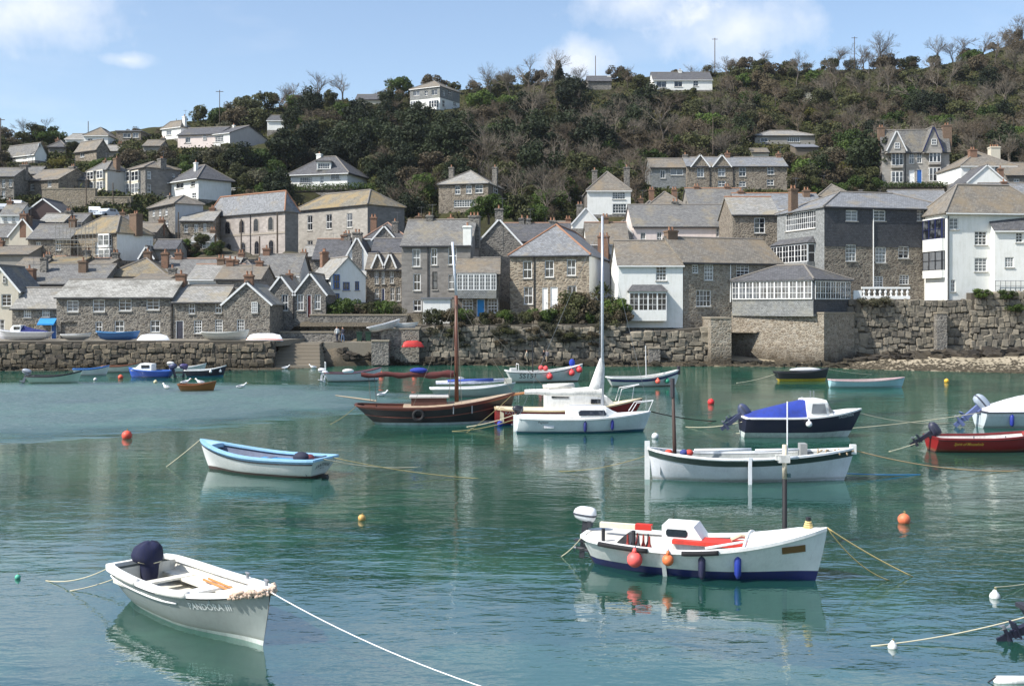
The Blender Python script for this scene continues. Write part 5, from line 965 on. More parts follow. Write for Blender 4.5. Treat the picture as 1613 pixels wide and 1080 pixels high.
    def transom_text(s, txt, z, h, c, squash=1.0, y0=0.0, arc=0.0):
        cu = bpy.data.curves.new('lettering', 'FONT'); cu.body = txt; cu.size = h * 1.4; cu.align_x = 'CENTER'; cu.resolution_u = 2
        tmp = bpy.data.objects.new('tmp', cu); col.objects.link(tmp); dg = bpy.context.evaluated_depsgraph_get(); me = bpy.data.meshes.new_from_object(tmp.evaluated_get(dg)); bpy.data.objects.remove(tmp); bpy.data.curves.remove(cu)
        for v in me.vertices:
            y = y0 - v.co.x * squash; zz = z + v.co.y - arc * y * y; v.co = Vector((s.pt(0, zz, 1).x - 0.008, y, zz))
        me.materials.clear(); me.materials.append(plain('lettering_' + str(c[0]), c, 0.5)); return link('lettering', me, s.root)
    def fender(s, x, z, c, r=0.085, h=0.42, sd=-1):
        p = s.side(x, z, sd, r + 0.01); m = MB(); m.lathe([(0.01, -h / 2 - 0.05), (r * 0.5, -h / 2 - 0.03), (r, -h / 2 + 0.06), (r, h / 2 - 0.06), (r * 0.5, h / 2 + 0.02), (0.03, h / 2 + 0.05), (0.03, h / 2 + 0.1)], 10, p)
        f = m.build('fender', paint(c, 0.35, 0.15), s.root, smooth=True, uv=False); q = s.side(x, s.sheer(0.5), sd, 0.03); m = MB(); m.tube([p + Vector((0, 0, h / 2 + 0.08)), Vector((x, q.y, s.sheer(0.5) + 0.05))], 0.012, 5); m.build('rope', ROPE, f)
    def ball(s, x, z, c, r=0.17, sd=-1):
        p = s.side(x, z, sd, r + 0.015); m = MB(); m.ball(p, r, r, r, 16, 10); m.tube([p + Vector((0, 0, r * 0.8)), p + Vector((0, 0, r + 0.09))], [r * 0.42, r * 0.2], 8); f = m.build('fender', paint(c, 0.4, 0.2), s.root, smooth=True, uv=False)
        q = s.side(x, s.sheer(0.5), sd, 0.02); m = MB(); m.tube([p + Vector((0, 0, r + 0.05)), Vector((x, q.y, s.sheer(0.5) + 0.04))], 0.014, 5); m.build('rope', plain('blue_cord', (58, 84, 110)), f)
ROPE = plain('rope', (206, 198, 170), 0.9); ROPED = plain('old_rope', (150, 140, 96), 0.9); STEEL = plain('galvanised', (150, 152, 156), 0.4, 0.6); WOOD = plain('varnished_wood', (122, 76, 44), 0.4); RUBBER = plain('rubber', (26, 26, 28), 0.8)
def rope(label, pts, r=0.014, mat=None, sag=0.0, group='mooring ropes', name='mooring_rope'):
    p = [Vector(q) for q in pts]
    if sag:
        a, b = p[0], p[-1]; p = [a.lerp(b, i / 14) - Vector((0, 0, sag * 4 * (i / 14) * (1 - i / 14))) for i in range(15)]
    m = MB(); m.tube(p, r, 5); o = m.build(name, mat or ROPE, None, smooth=True, uv=False); return tag(o, label, 'rope', group)
def outboard(b, pos, tilt=0, cowl=(40, 44, 54), leg=(52, 56, 66), sc=1.0, turn=0, cover=None):
    """outboard motor hung on the transom: cowl, leg, cavitation plate, propeller"""
    root = b.root if hasattr(b, 'root') else b
    T = Matrix.Translation(Vector(pos)) @ Euler((0, 0, R(turn))).to_matrix().to_4x4() @ Matrix.Rotation(R(tilt), 4, 'Y') @ Matrix.Scale(sc, 4)
    m = MB(); prof = [(0.0, 0.30), (0.05, 0.10), (0.11, 0.02), (0.2, 0.0), (0.30, 0.01), (0.38, 0.08), (0.42, 0.2)]
    rows = []
    for z, w, x0, x1 in ((0.10, 0.10, -0.24, 0.16), (0.15, 0.15, -0.36, 0.19), (0.26, 0.17, -0.42, 0.22), (0.37, 0.16, -0.38, 0.21), (0.44, 0.12, -0.28, 0.17), (0.465, 0.06, -0.18, 0.1)):
        rows.append([Vector((x0 + (x1 - x0) * (0.5 - 0.5 * math.cos(a)), w * math.copysign(abs(math.sin(a)) ** 0.6, math.sin(a)), z)) for a in [2 * math.pi * k / 14 for k in range(14)]])
    m.grid([r[::1] for r in rows], closed=True); m.poly(rows[0]); m.poly(rows[-1])
    m.v = [tuple(T @ Vector(v)) for v in m.v]; o = m.build('outboard_motor', paint(cover or cowl, 0.3 if not cover else 0.9, 0.05), root, smooth=True, uv=False)
    m = MB(); m.grid([[Vector((q.x * 1.012, q.y * 1.03, q.z + dz)) for q in rows[2]] for dz in (-0.03, 0.02)], closed=True); m.v = [tuple(T @ Vector(v)) for v in m.v]; m.build('cowl_band', plain('cowl_band', (66, 70, 80), 0.5), o, smooth=True, uv=False)
    m = MB(); m.box(-0.13, -0.06, -0.55, 0.02, 0.06, 0.12); m.box(-0.30, -0.11, -0.47, 0.05, 0.11, -0.44); m.tube([(-0.24, 0, -0.66), (0.1, 0, -0.66)], [0.035, 0.07], 8); m.box(-0.14, -0.02, -0.9, 0.0, 0.02, -0.55); m.box(0.02, -0.12, -0.05, 0.12, 0.12, 0.12)
    m.v = [tuple(T @ Vector(v)) for v in m.v]; m.build('motor_leg', paint(leg, 0.35, 0.05), o, uv=False)
    m = MB()
    for k in range(3):
        a = k * 2.094; c, s_ = math.cos(a), math.sin(a); m.poly([(-0.25, 0, -0.66), (-0.27, 0.12 * c - 0.05 * s_, -0.66 + 0.12 * s_ + 0.05 * c), (-0.29, 0.13 * c + 0.05 * s_, -0.66 + 0.13 * s_ - 0.05 * c)])
    m.tube([(-0.32, 0, -0.66), (-0.22, 0, -0.66)], 0.035, 8); m.v = [tuple(T @ Vector(v)) for v in m.v]; m.build('propeller', STEEL, o, uv=False)
    return o
def part_box(b, name, x0, y0, z0, x1, y1, z1, mat):
    m = MB(); m.box(x0, y0, z0, x1, y1, z1); return m.build(name, mat, b.root, uv=False)
def loft_part(b, name, secs, mat, smooth_=False):
    m = MB(); m.grid(secs); return m.build(name, mat, b.root, smooth=smooth_, uv=False)
WH = (238, 238, 234)
# ---- the small grey dinghy in front
bow = water_at(413, 1016); ste = water_at(226, 938); c_ = (bow + ste) / 2; Ld = (bow - ste).length + 0.55; ya = math.degrees(math.atan2(bow.y - ste.y, bow.x - ste.x))
b = Boat('pale grey dinghy with rope bow fender and a navy hooded outboard', 0, 600, Ld, ya, B=1.8, fb=(0.74, 0.72, 1.06), draft=0.22, tr=0.78, rake=0.28, full=0.34, top=(146, 154, 150), bottom=(222, 226, 220), wl=0.07, gun=WH, inside=(226, 222, 208), sole=0.3, thwarts=(0.22,), gw=0.12, name='dinghy'); b.root.location = (c_.x, c_.y, 0)
m = MB()
for sd in (1, -1):
    m.tube([b.pt(0.005 + 0.60 * k / 12, b.sheer(0.60 * k / 12) - 0.2, sd, 0.012) for k in range(13)], 0.022, 6)
m.build('rubbing_strake', paint(WH, 0.4), b.root, smooth=True, uv=False)
m = MB()
for sd in (1, -1): m.tube([b.pt(t, b.sheer(t) - 0.055, sd, 0.03) for t in [k / 16 * 0.97 for k in range(17)]], 0.02, 6)
m.build('black_trim', RUBBER, b.root, uv=False)
for t0, t1 in ((0.16, 0.33), (0.5, 0.68)): b.tube_on_rail(t0, t1, 0.085, paint((232, 228, 220), 0.7), 'rail_pad', dz=0.0, out=-0.02)
part_box(b, 'side_bench', -Ld * 0.42, 0.35, 0.46, Ld * 0.18, 0.76, 0.52, b.inm); part_box(b, 'side_bench', -Ld * 0.42, -0.76, 0.46, Ld * 0.05, -0.5, 0.52, b.inm); part_box(b, 'thwart', -0.25, -0.8, 0.50, 0.05, 0.8, 0.56, paint(WH, 0.4))
b.deck(0.78, 0.985, paint(WH, 0.4), 0.05)
for y in (0.5, 0.62):
    m = MB(); m.tube([(-0.7, y, 0.585), (0.75, y - 0.1, 0.6)], 0.024, 6); m.box(0.7, y - 0.16, 0.59, 1.1, y - 0.03, 0.612); o = m.build('oar', plain('oar_wood', (202, 130, 66), 0.45), None, uv=False); o.matrix_world = Matrix.Translation((c_.x, c_.y, 0)) @ Matrix.Rotation(R(ya), 4, 'Z'); tag(o, 'varnished orange oar lying inside the pale grey dinghy', 'oar', 'oars in the dinghy')
m = MB(); rr = random.Random(3)
for sd in (1, -1):
    for k in range(90):
        t = 0.875 + 0.125 * rr.random(); p = b.pt(t, b.sheer(t), sd, 0.02); m.ball(p + Vector((rr.uniform(-0.03, 0.05), rr.uniform(-0.035, 0.035), rr.uniform(-0.06, 0.06))), 0.036, n=5, m=4)
m.build('rope_fender', plain('frayed_rope', (222, 196, 174), 0.95), b.root, uv=False)
b.text('PANDORA III', Ld * 0.265, b.sheer(0.77) - 0.29, 0.135, (246, 246, 242), squash=0.95, slope=0.10, bold=0.005)
m = MB(); rows = []
for z, r, dx in ((0.42, 0.17, 0.0), (0.55, 0.2, 0.0), (0.75, 0.21, 0.0), (0.8, 0.25, -0.02), (0.84, 0.33, -0.08), (0.95, 0.36, -0.10), (1.1, 0.32, -0.06), (1.21, 0.2, 0.02), (1.25, 0.05, 0.03)):
    rows.append([Vector((-Ld * 0.395 + dx + r * (1.15 + 0.10 * math.sin(3 * a + z * 5)) * math.cos(a), r * (0.9 + 0.07 * math.sin(5 * a)) * math.sin(a), z + 0.02 * math.sin(4 * a))) for a in [2 * math.pi * k / 22 for k in range(22)]])
m.grid(rows, closed=True); m.poly(rows[-1]); hood = m.build('outboard_hood', paint((24, 30, 62), 0.85, 0.25), b.root, smooth=True, uv=False)
m = MB(); m.tube([(-Ld * 0.395 + 0.27 * math.cos(a), 0.25 * math.sin(a), 0.825) for a in [2 * math.pi * k / 20 for k in range(21)]], 0.012, 4); m.build('tie_cord', ROPE, hood)
m = MB(); m.box(-Ld * 0.5 - 0.16, -0.07, -0.5, -Ld * 0.5 - 0.04, 0.07, 0.5); m.build('motor_leg', plain('motor_grey', (60, 64, 72)), b.root)
for t, y in ((0.62, 1), (0.86, 1)): p = b.pt(t, b.sheer(t), 1); m = MB(); m.tube([p + Vector((0, -0.08, 0.03)), p + Vector((0, -0.08, 0.14))], 0.03, 6); m.tube([p + Vector((-0.07, -0.08, 0.14)), p + Vector((0.07, -0.08, 0.14))], 0.022, 6); m.build('cleat', STEEL, b.root)
mw = Matrix.Translation((c_.x, c_.y, 0)) @ Matrix.Rotation(R(ya), 4, 'Z'); bp = mw @ Vector((Ld * 0.5, 0, 1.06)); sp_ = mw @ Vector((-Ld * 0.5, -0.5, 0.75)); sp2 = mw @ Vector((-Ld * 0.5, 0.5, 0.75))
rope('taut white rope running from the bow of the grey dinghy towards the quay', [bp, P(775, 1086, 17.0)], 0.011, paint((240, 240, 240)), 0.12)
rope('slack white stern line of the grey dinghy leading to a green float', [sp_, water_at(72, 914)], 0.012, None, 0.15); rope('second stern line of the grey dinghy trailing into the water', [sp2, water_at(110, 930)], 0.012, None, 0.12)
# ---- white boat with red hatch
bow = water_at(1288, 914); ste = water_at(935, 884); c_ = (bow + ste) / 2; L2 = (bow - ste).length + 0.42; ya = math.degrees(math.atan2(bow.y - ste.y, bow.x - ste.x))
b = Boat('white fishing boat with red engine hatch, ball fenders and blue bottom', 0, 600, L2, ya, B=2.15, fb=(0.70, 0.64, 1.22), draft=0.35, tr=0.35, rake=0.30, full=0.36, srake=0.06, top=WH, bottom=(22, 34, 92), wl=0.20, gun=WH, inside=(206, 204, 198), sole=0.18, thwarts=(), gw=0.10, name='fishing_boat'); b.root.location = (c_.x, c_.y, 0); WB = b
b.deck(0.70, 0.985, paint(WH, 0.45), 0.16); b.deck(0.02, 0.17, paint((214, 210, 200), 0.6), 0.03)
m = MB(); x0 = b.pt(0.70, 0.5, 1).x; yy = b.pt(0.7, b.sheer(0.7), 1).y; m.tube([(x0 - 0.02, q * yy, b.sheer(0.7) + 0.03 + 0.16 * (1 - q * q)) for q in (-1, -0.7, -0.35, 0, 0.35, 0.7, 1)], 0.035, 6); m.tube([(x0 - 0.9, -yy - 0.02, b.sheer(0.58) + 0.05), (x0 - 0.02, -yy * 0.75, b.sheer(0.7) + 0.12)], 0.03, 6); m.build('foredeck_coaming', paint(WH, 0.4), b.root, uv=False)
m = MB(); rows = []
for x, zt in ((-0.88, 1.12), (-0.12, 1.12), (0.08, 0.84)): rows.append([Vector((x, y, z)) for y, z in ((-0.42, 0.5), (-0.42, zt), (0.42, zt), (0.42, 0.5))])
m.grid(rows); m.poly(rows[0]); m.poly(rows[-1]); cab = m.build('wheelhouse', paint(WH, 0.35), b.root, uv=False)
m = MB(); m.poly([(-0.74, -0.428, 0.86), (-0.30, -0.428, 0.86), (-0.26, -0.428, 0.91), (-0.26, -0.428, 0.99), (-0.30, -0.428, 1.04), (-0.74, -0.428, 1.04), (-0.78, -0.428, 0.99), (-0.78, -0.428, 0.91)]); m.build('pane', GLASS, cab)
part_box(b, 'engine_box', -0.6, -0.5, 0.42, 1.2, 0.45, 0.72, paint((224, 222, 214), 0.5)); part_box(b, 'engine_hatch', -0.6, -0.60, 0.73, 1.2, 0.0, 0.82, paint((214, 62, 48), 0.5, 0.2))
m = MB(); m.tube([(0.75, -0.3, 0.86), (0.95, -0.2, 0.96), (1.1, -0.1, 0.9)], 0.05, 6); m.build('rope_coil', ROPE, b.root)
b.tube_on_rail(0.10, 0.315, 0.058, RUBBER, 'rail_fender', dz=-0.02); b.tube_on_rail(0.455, 0.6, 0.058, RUBBER, 'rail_fender', dz=-0.02)
for k in range(7): m = MB(); m.lathe([(0.07, 0.35), (0.09, 0.45), (0.03, 0.62), (0.02, 0.8)], 6, (-1.75 + 0.09 * k, -0.3 + 0.13 * (k % 3), 0)); m.build('tackle', plain('tackle_' + str(k % 2), ((150, 50, 40), (60, 60, 66))[k % 2], 0.6), b.root)
for x in (-2.25, -1.5): m = MB(); m.tube([(x, -0.72, 0.6), (x, -0.72, 1.0)], 0.05, 6); m.build('bollard', BLACKP, b.root)
m = MB(); m.box(-2.5, -0.15, 0.9, -1.2, 0.0, 1.02); m.build('hose_box', paint((226, 214, 190), 0.6), b.root); m = MB(); m.box(-1.6, -0.17, 0.91, -1.2, 0.02, 1.04); m.build('red_float', paint((200, 48, 36), 0.5), b.root)
b.ball(-1.38, 0.40, (250, 104, 98), 0.185); b.ball(-0.58, 0.46, (226, 120, 70), 0.135); b.fender(0.18, 0.32, (30, 32, 66), 0.085, 0.48); b.fender(0.98, 0.36, (34, 56, 150), 0.08, 0.46)
m = MB(); p0 = b.side(-0.72, 0.6, -1, 0.02); p1 = b.side(-0.72, 0.0, -1, 0.10); m.obox(p0, Vector((1, 0, 0)), Vector((0, 1, 0)), (p1 - p0).normalized(), -0.05, -0.02, 0, 0.05, 0.02, 0.68); m.build('leg_prop', paint((230, 230, 228), 0.4), b.root)
m = MB(); pts = [b.side(1.95 + dx, z + 0.10 * dx, -1, 0.02) for dx, z in ((0, 0.66), (0.5, 0.66), (0.5, 0.83), (0, 0.83))]; m.poly(pts); pts2 = [p + Vector((0, 0.03, 0)) for p in pts]; m.poly(pts2[::-1]); m.build('name_board', plain('brown_board', (112, 84, 44), 0.6), b.root)
m = MB(); m.tube([b.pt(0.0, z, 1) * 1 for z in ()] or [(-L2 * 0.5 + 0.02, 0, 0.66), (-L2 * 0.5 + 0.1, 0, 0.3), (-L2 * 0.5 + 0.32, 0, -0.1)], 0.07, 6); m.build('rudder_post', BLACKP, b.root)
outboard(b, (-L2 * 0.5 - 0.02, 0.25, 0.86), 6, (226, 228, 230), (40, 42, 48), 0.95)
m = MB(); fx = b.pt(0.93, 1, 1).x
for k in range(4): m.tube([(fx + 0.08 * math.cos(a) * (1.3 - 0.2 * k), 0.09 * math.sin(a), b.sheer(0.93) + 0.1 + 0.05 * k) for a in [2 * math.pi * j / 10 for j in range(11)]], 0.026, 5)
m.build('rope_coil', plain('cream_rope', (214, 190, 130), 0.9), b.root); m = MB(); m.tube([(fx, 0, b.sheer(0.93)), (fx, 0, b.sheer(0.93) + 0.36)], 0.06, 8); m.build('bitt', BLACKP, b.root)
mw = Matrix.Translation((c_.x, c_.y, 0)) @ Matrix.Rotation(R(ya), 4, 'Z'); bt = mw @ Vector((L2 * 0.5, 0, 1.24)); sn = mw @ Vector((-L2 * 0.5, 0, 0.72))
rope('cream bow rope of the white fishing boat slanting into the water', [bt, water_at(1438, 908)], 0.017, plain('cream_rope', (214, 190, 130), 0.9), 0.05); rope('second bow rope of the white fishing boat, darker and slacker', [bt, water_at(1402, 914)], 0.015, ROPED, 0.2); rope('stern line of the white fishing boat dipping into the water', [sn, water_at(884, 876)], 0.013, None, 0.06)
# ---- white boat with pale blue gunwale
b = Boat('white open boat with pale blue gunwale and name lettered on its transom', 412, 744, 5.85, 156, B=2.0, fb=(0.72, 0.68, 1.12), draft=0.3, tr=0.82, rake=0.5, full=0.36, top=WH, bottom=(74, 56, 52), wl=0.09, gun=(150, 196, 226), inside=(96, 106, 128), sole=0.1, strake=(148, 194, 226), sh=0.13, thwarts=(0.28, 0.5), gw=0.13, band=(0.19, 0.13, (34, 38, 52)), name='open_boat'); BB = b
b.deck(0.86, 0.985, paint((170, 204, 228), 0.5), 0.04)
b.transom_text('SANTIANA', 0.42, 0.14, (40, 44, 50), 0.95, 0.0, 0.30); b.transom_text('PENZANCE', 0.33, 0.045, (70, 74, 80), 0.9)
part_box(b, 'stern_seat', -2.5, -0.6, 0.46, -1.9, 0.6, 0.52, paint((60, 130, 196), 0.5)); part_box(b, 'side_seat', -1.7, -0.72, 0.44, 0.4, -0.45, 0.5, paint((76, 146, 204), 0.5))
m = MB(); m.ball((-2.0, 0.25, 0.72), 0.34, 0.26, 0.22, 12, 8); m.build('engine_cover', paint((36, 40, 60), 0.7), b.root, smooth=True, uv=False); m = MB(); m.ball((-2.25, 0.1, 0.7), 0.2, 0.2, 0.15, 10, 6); m.build('bundled_jacket', paint((120, 60, 66), 0.8), b.root, smooth=True, uv=False)
m = MB(); m.box(-2.97, -0.05, -0.3, -2.75, 0.05, 0.12); m.tube([(-2.99, 0, 0.02), (-2.83, 0, 0.02)], 0.09, 8); m.build('skeg', BLACKP, b.root)
mw = Matrix.Translation(b.root.location) @ Matrix.Rotation(R(156), 4, 'Z'); p = mw @ Vector((2.92, 0, 1.12)); rope('pale bow line of the blue gunwaled boat', [p, water_at(262, 735)], 0.02, None, 0.02)
rope('stern warp of the blue gunwaled boat stretching across the water', [mw @ Vector((-2.92, 0.3, 0.74)), water_at(662, 735)], 0.02, None, 0.15); rope('yellowish mooring warp lying across the harbour water', [mw @ Vector((-2.92, -0.4, 0.7)), water_at(905, 755)], 0.014, ROPED, 0.3)
# ---- green and white gig with mizzen
b = Boat('long white double ended gig with dark green top strake and brown mizzen mast', 1182, 755, 7.55, -1.5, B=2.0, fb=(1.15, 0.86, 1.16), draft=0.3, tr=0.02, rake=0.42, full=0.38, srake=0.03, top=(226, 228, 232), bottom=(200, 204, 206), wl=0.03, strake=(34, 58, 52), sh=0.27, gun=(236, 238, 238), inside=(160, 164, 160), sole=0.2, thwarts=(0.2, 0.35, 0.5, 0.65), gw=0.07, name='gig', inset=0.08)
b.tube_on_rail(0.13, 0.70, 0.06, paint((232, 234, 234), 0.5), 'rail_fender', dz=0.0, out=0.05)
for x0, x1 in ((-2.0, 0.1), (0.25, 1.9)): m = MB(); m.tube([(x0, 0.35, 1.02), (x1, 0.35, 1.06)], 0.055, 8); m.build('stowed_spar', paint((224, 228, 232), 0.5), b.root, smooth=True, uv=False)
m = MB(); m.tube([(-2.75, 0, 0.3), (-2.78, 0, 1.6), (-2.84, 0, 3.6)], [0.075, 0.07, 0.05], 8); m.build('mizzen_mast', plain('mast_brown', (70, 52, 44), 0.6), b.root, smooth=True, uv=False); m = MB(); m.tube([(-2.84, 0, 3.0), (-2.85, 0, 3.7)], 0.085, 8); m.build('masthead_band', plain('masthead', (60, 56, 60)), b.root)
m = MB(); m.box(-3.86, -0.05, -0.2, -3.68, 0.05, 1.4); m.build('rudder', paint(WH, 0.4), b.root, uv=False)
m = MB(); m.box(-0.28, -1.12, -0.05, -0.16, -1.04, 0.95); m.build('leg_prop', paint((230, 232, 234), 0.4), b.root, uv=False)
for x, c in ((-3.0, (206, 72, 50)), (-2.45, (54, 66, 128)), (-2.25, (196, 70, 60))): m = MB(); m.ball((x, -0.15, 1.0), 0.15, 0.15, 0.12, 8, 6); m.build('stowed_float', paint(c, 0.7), b.root, smooth=True, uv=False)
m = MB(); m.box(1.85, 0.1, 0.75, 2.1, 0.5, 1.3); m.build('crab_pot', plain('net', (150, 152, 150), 0.9), b.root); m = MB()
for k in range(14): m.tube([(2.4 + 0.09 * k, -0.2 + 0.3 * math.sin(k * 2.1), 1.0), (2.55 + 0.09 * k, 0.1 + 0.25 * math.cos(k * 1.7), 1.08 + 0.03 * math.sin(k))], 0.03, 5)
m.build('rope_coil', plain('tan_rope', (170, 150, 120), 0.9), b.root); m = MB(); m.box(3.62, -0.07, 0.95, 3.84, 0.07, 1.3); m.build('stem_post', paint(WH, 0.4), b.root)
mw = Matrix.Translation(b.root.location) @ Matrix.Rotation(R(-1.5), 4, 'Z'); rope('tan bow warp of the green striped gig', [mw @ Vector((3.75, 0, 1.1)), water_at(1608, 741)], 0.02, plain('tan_rope', (190, 160, 120), 0.9), 0.25); rope('thin blue line trailing from the gig across the water', [mw @ Vector((3.3, 0, 0.25)), water_at(1450, 747)], 0.018, plain('blue_line', (60, 140, 200)), 0.03); rope('stern line of the gig running out over the water', [mw @ Vector((-3.7, 0, 0.9)), water_at(880, 742)], 0.012, ROPED, 0.15)
# ---- marker pole
mp = water_at(1236, 862); r_ = empty('marker_pole', mp, 0, 'tall harbour marker pole, black below and white above, with light bracket', 'pole')
zz = lambda y: CH - (y - HY) * mp.y / F
m = MB(); m.tube([(0, 0, -2.2), (0, 0, zz(754))], 0.065, 8); m.build('lower_post', plain('tarred_post', (22, 22, 26), 0.7), r_, smooth=True, uv=False); m = MB(); m.tube([(0, 0, zz(754)), (0, 0, zz(700))], 0.065, 8); m.build('upper_post', paint((226, 214, 190), 0.5, 0.5), r_, smooth=True, uv=False)
m = MB(); m.box(-0.17, -0.1, zz(728), 0.12, 0.1, zz(716)); m.box(-0.24, -0.08, zz(724), -0.16, 0.08, zz(716)); m.build('bracket', paint((220, 220, 214), 0.5, 0.5), r_); m = MB(); m.tube([(0.07, 0, zz(722)), (0.07, 0, zz(632))], 0.018, 6); m.build('aerial', paint((240, 240, 240)), r_); m = MB(); m.box(0.06, -0.08, zz(751), 0.14, 0.02, zz(745)); m.build('number_plate', plain('plate', (30, 60, 66)), r_)
# ---- navy cabin boat
b = Boat('navy blue motor boat with white cabin and bright blue canvas cover', 1263, 687, 5.85, 1.5, B=2.1, fb=(0.98, 0.98, 1.34), draft=0.3, tr=0.85, rake=0.75, full=0.36, srake=0.0, top=(22, 24, 48), bottom=(206, 214, 208), wl=0.26, gun=WH, inside=(60, 80, 160), sole=0.3, thwarts=(), gw=0.08, name='motor_boat', open_=True)
b.deck(0.5, 0.985, paint(WH, 0.4), 0.12)
secs = []
for x, zt, w in ((0.02, 1.82, 0.74), (0.75, 1.84, 0.72), (1.05, 1.80, 0.66), (1.42, 1.15, 0.62)): secs.append([Vector((x, -w - 0.08, 1.0)), Vector((x, -w, zt - 0.12)), Vector((x, -w + 0.14, zt)), Vector((x, w - 0.14, zt)), Vector((x, w, zt - 0.12)), Vector((x, w + 0.08, 1.0))])
m = MB(); m.grid(secs); m.poly(secs[0]); m.poly(secs[-1]); cab = m.build('cabin', paint(WH, 0.35), b.root, uv=False)
m = MB(); m.poly([(0.22, -0.815, 1.08), (0.98, -0.81, 1.08), (0.9, -0.752, 1.55), (0.3, -0.756, 1.55)]); m.poly([(1.13, -0.52, 1.56), (1.13, 0.52, 1.56), (1.40, 0.52, 1.08), (1.40, -0.52, 1.08)]); m.poly([(1.12, -0.755, 1.1), (1.30, -0.735, 1.1), (1.10, -0.72, 1.52), (1.06, -0.72, 1.52)]); m.v = [(x + (0.012 if abs(y) < 0.6 else 0), y * 1.004 - (0.01 if y < -0.6 else 0), z + 0.10) for x, y, z in m.v]; m.build('pane', GLASS, cab)
secs = []
for k in range(9):
    f = k / 8; x = -2.85 + 2.87 * f; zt = 1.06 + 0.74 * f ** 0.9; w = 0.9 - 0.12 * f
    secs.append([Vector((x, -w - 0.08, 0.95)), Vector((x, -w * (0.86 - 0.1 * math.sin(f * 9)), 0.95 + (zt - 0.95) * 0.45)), Vector((x, -w * 0.62, zt - 0.05 + 0.03 * math.sin(f * 14))), Vector((x, 0, zt)), Vector((x, w * 0.62, zt - 0.05)), Vector((x, w * 0.85, 0.95 + (zt - 0.95) * 0.45)), Vector((x, w + 0.08, 0.95))])
m = MB(); m.grid(secs); m.poly(secs[0]); m.build('canvas_cover', paint((40, 62, 150), 0.85, 0.3), b.root, smooth=True, uv=False)
b.ball(0.02, 0.72, (236, 236, 236), 0.15); b.text('TALISMAN', 2.0, 0.98, 0.15, (222, 224, 228), slope=0.12, squash=0.9)
for x in (0.45, 0.62): m = MB(); m.tube([(x, 0.1, 1.7), (x, 0.1, 2.15)], 0.015, 5); m.ball((x, 0.1, 2.17), 0.035, n=6, m=4); m.build('aerial', STEEL, b.root)
m = MB(); m.tube([(0.0, 0, 1.7), (0.0, 0, 1.9)], 0.045, 6); m.build('mast_light', paint(WH), b.root)
outboard(b, (-2.98, 0.15, 0.95), 52, (70, 78, 104), (60, 66, 90), 1.25); outboard(b, (-2.98, 0.62, 0.95), 62, (64, 74, 100), (50, 60, 84), 0.8)
mw = Matrix.Translation(b.root.location) @ Matrix.Rotation(R(1.5), 4, 'Z'); rope('white bow warp of the navy cabin boat', [mw @ Vector((2.85, 0, 1.12)), water_at(1500, 666)], 0.02, None, 0.2); rope('stern warp of the navy cabin boat running towards the yacht', [mw @ Vector((-2.9, 0, 0.72)), water_at(1080, 672)], 0.018, None, 0.12)
# ---- red motor dinghy and white covered launch at the edge
b = Boat('dark red open boat with tilted black outboard and gold script name', 1562, 709, 5.4, 2.0, B=1.9, fb=(0.62, 0.6, 0.9), draft=0.25, tr=0.85, rake=0.4, full=0.34, srake=0.0, top=(140, 26, 26), bottom=(80, 20, 22), wl=0.04, gun=(120, 32, 32), inside=(206, 196, 190), sole=0.1, thwarts=(0.3, 0.6), gw=0.07, band=(0.09, 0.02, (70, 26, 34)), name='motor_boat')
b.text('Spirit of Mousehole', -1.4, 0.32, 0.135, (240, 186, 70), shear=0.3, squash=0.85, bold=0.004); outboard(b, (-2.75, 0.0, 0.7), 58, (52, 54, 72), (34, 36, 48), 1.1); b.deck(0.8, 0.985, paint((150, 60, 58), 0.5), 0.04)
for x in (-1.2, 0.2): m = MB(); m.tube([(x, -0.85, 0.6), (x, -0.85, 0.74)], 0.03, 5); m.build('rowlock', STEEL, b.root)
mw = Matrix.Translation(b.root.location); rope('stern line of the dark red boat', [mw @ Vector((-2.7, 0, 0.55)), water_at(1400, 711)], 0.014, None, 0.04)
b = Boat('white launch with grey canvas cover and big silver outboard', 1625, 672, 5.6, 2.0, B=2.1, fb=(0.85, 0.85, 1.1), draft=0.3, tr=0.88, rake=0.6, full=0.34, srake=0.0, top=(206, 216, 218), bottom=(190, 200, 200), wl=0.05, gun=(60, 64, 72), inside=(200, 200, 200), strake=(226, 228, 230), sh=0.2, sole=0.3, thwarts=(), name='motor_boat')
secs = []
for k in range(8): f = k / 7; x = -2.75 + 4.6 * f; zt = 1.02 + 0.75 * math.sin(min(1, f * 1.35) * 1.57); secs.append([Vector((x, -1.0, 0.88)), Vector((x, -0.75, 0.9 + (zt - 0.9) * 0.6)), Vector((x, 0, zt)), Vector((x, 0.75, 0.9 + (zt - 0.9) * 0.6)), Vector((x, 1.0, 0.88))])
m = MB(); m.grid(secs); m.poly(secs[0]); m.poly(secs[-1]); m.build('canvas_cover', paint((222, 222, 224), 0.8, 0.15), b.root, smooth=True, uv=False); outboard(b, (-2.92, 0.0, 0.9), 50, (168, 178, 190), (96, 108, 150), 1.6); b.fender(-1.55, 0.45, (40, 56, 150), 0.11, 0.55)
rope('white warp crossing the water from the covered launch', [b.root.location + Vector((-2.7, -0.3, 0.8)), water_at(1160, 682)], 0.016, None, 0.25)
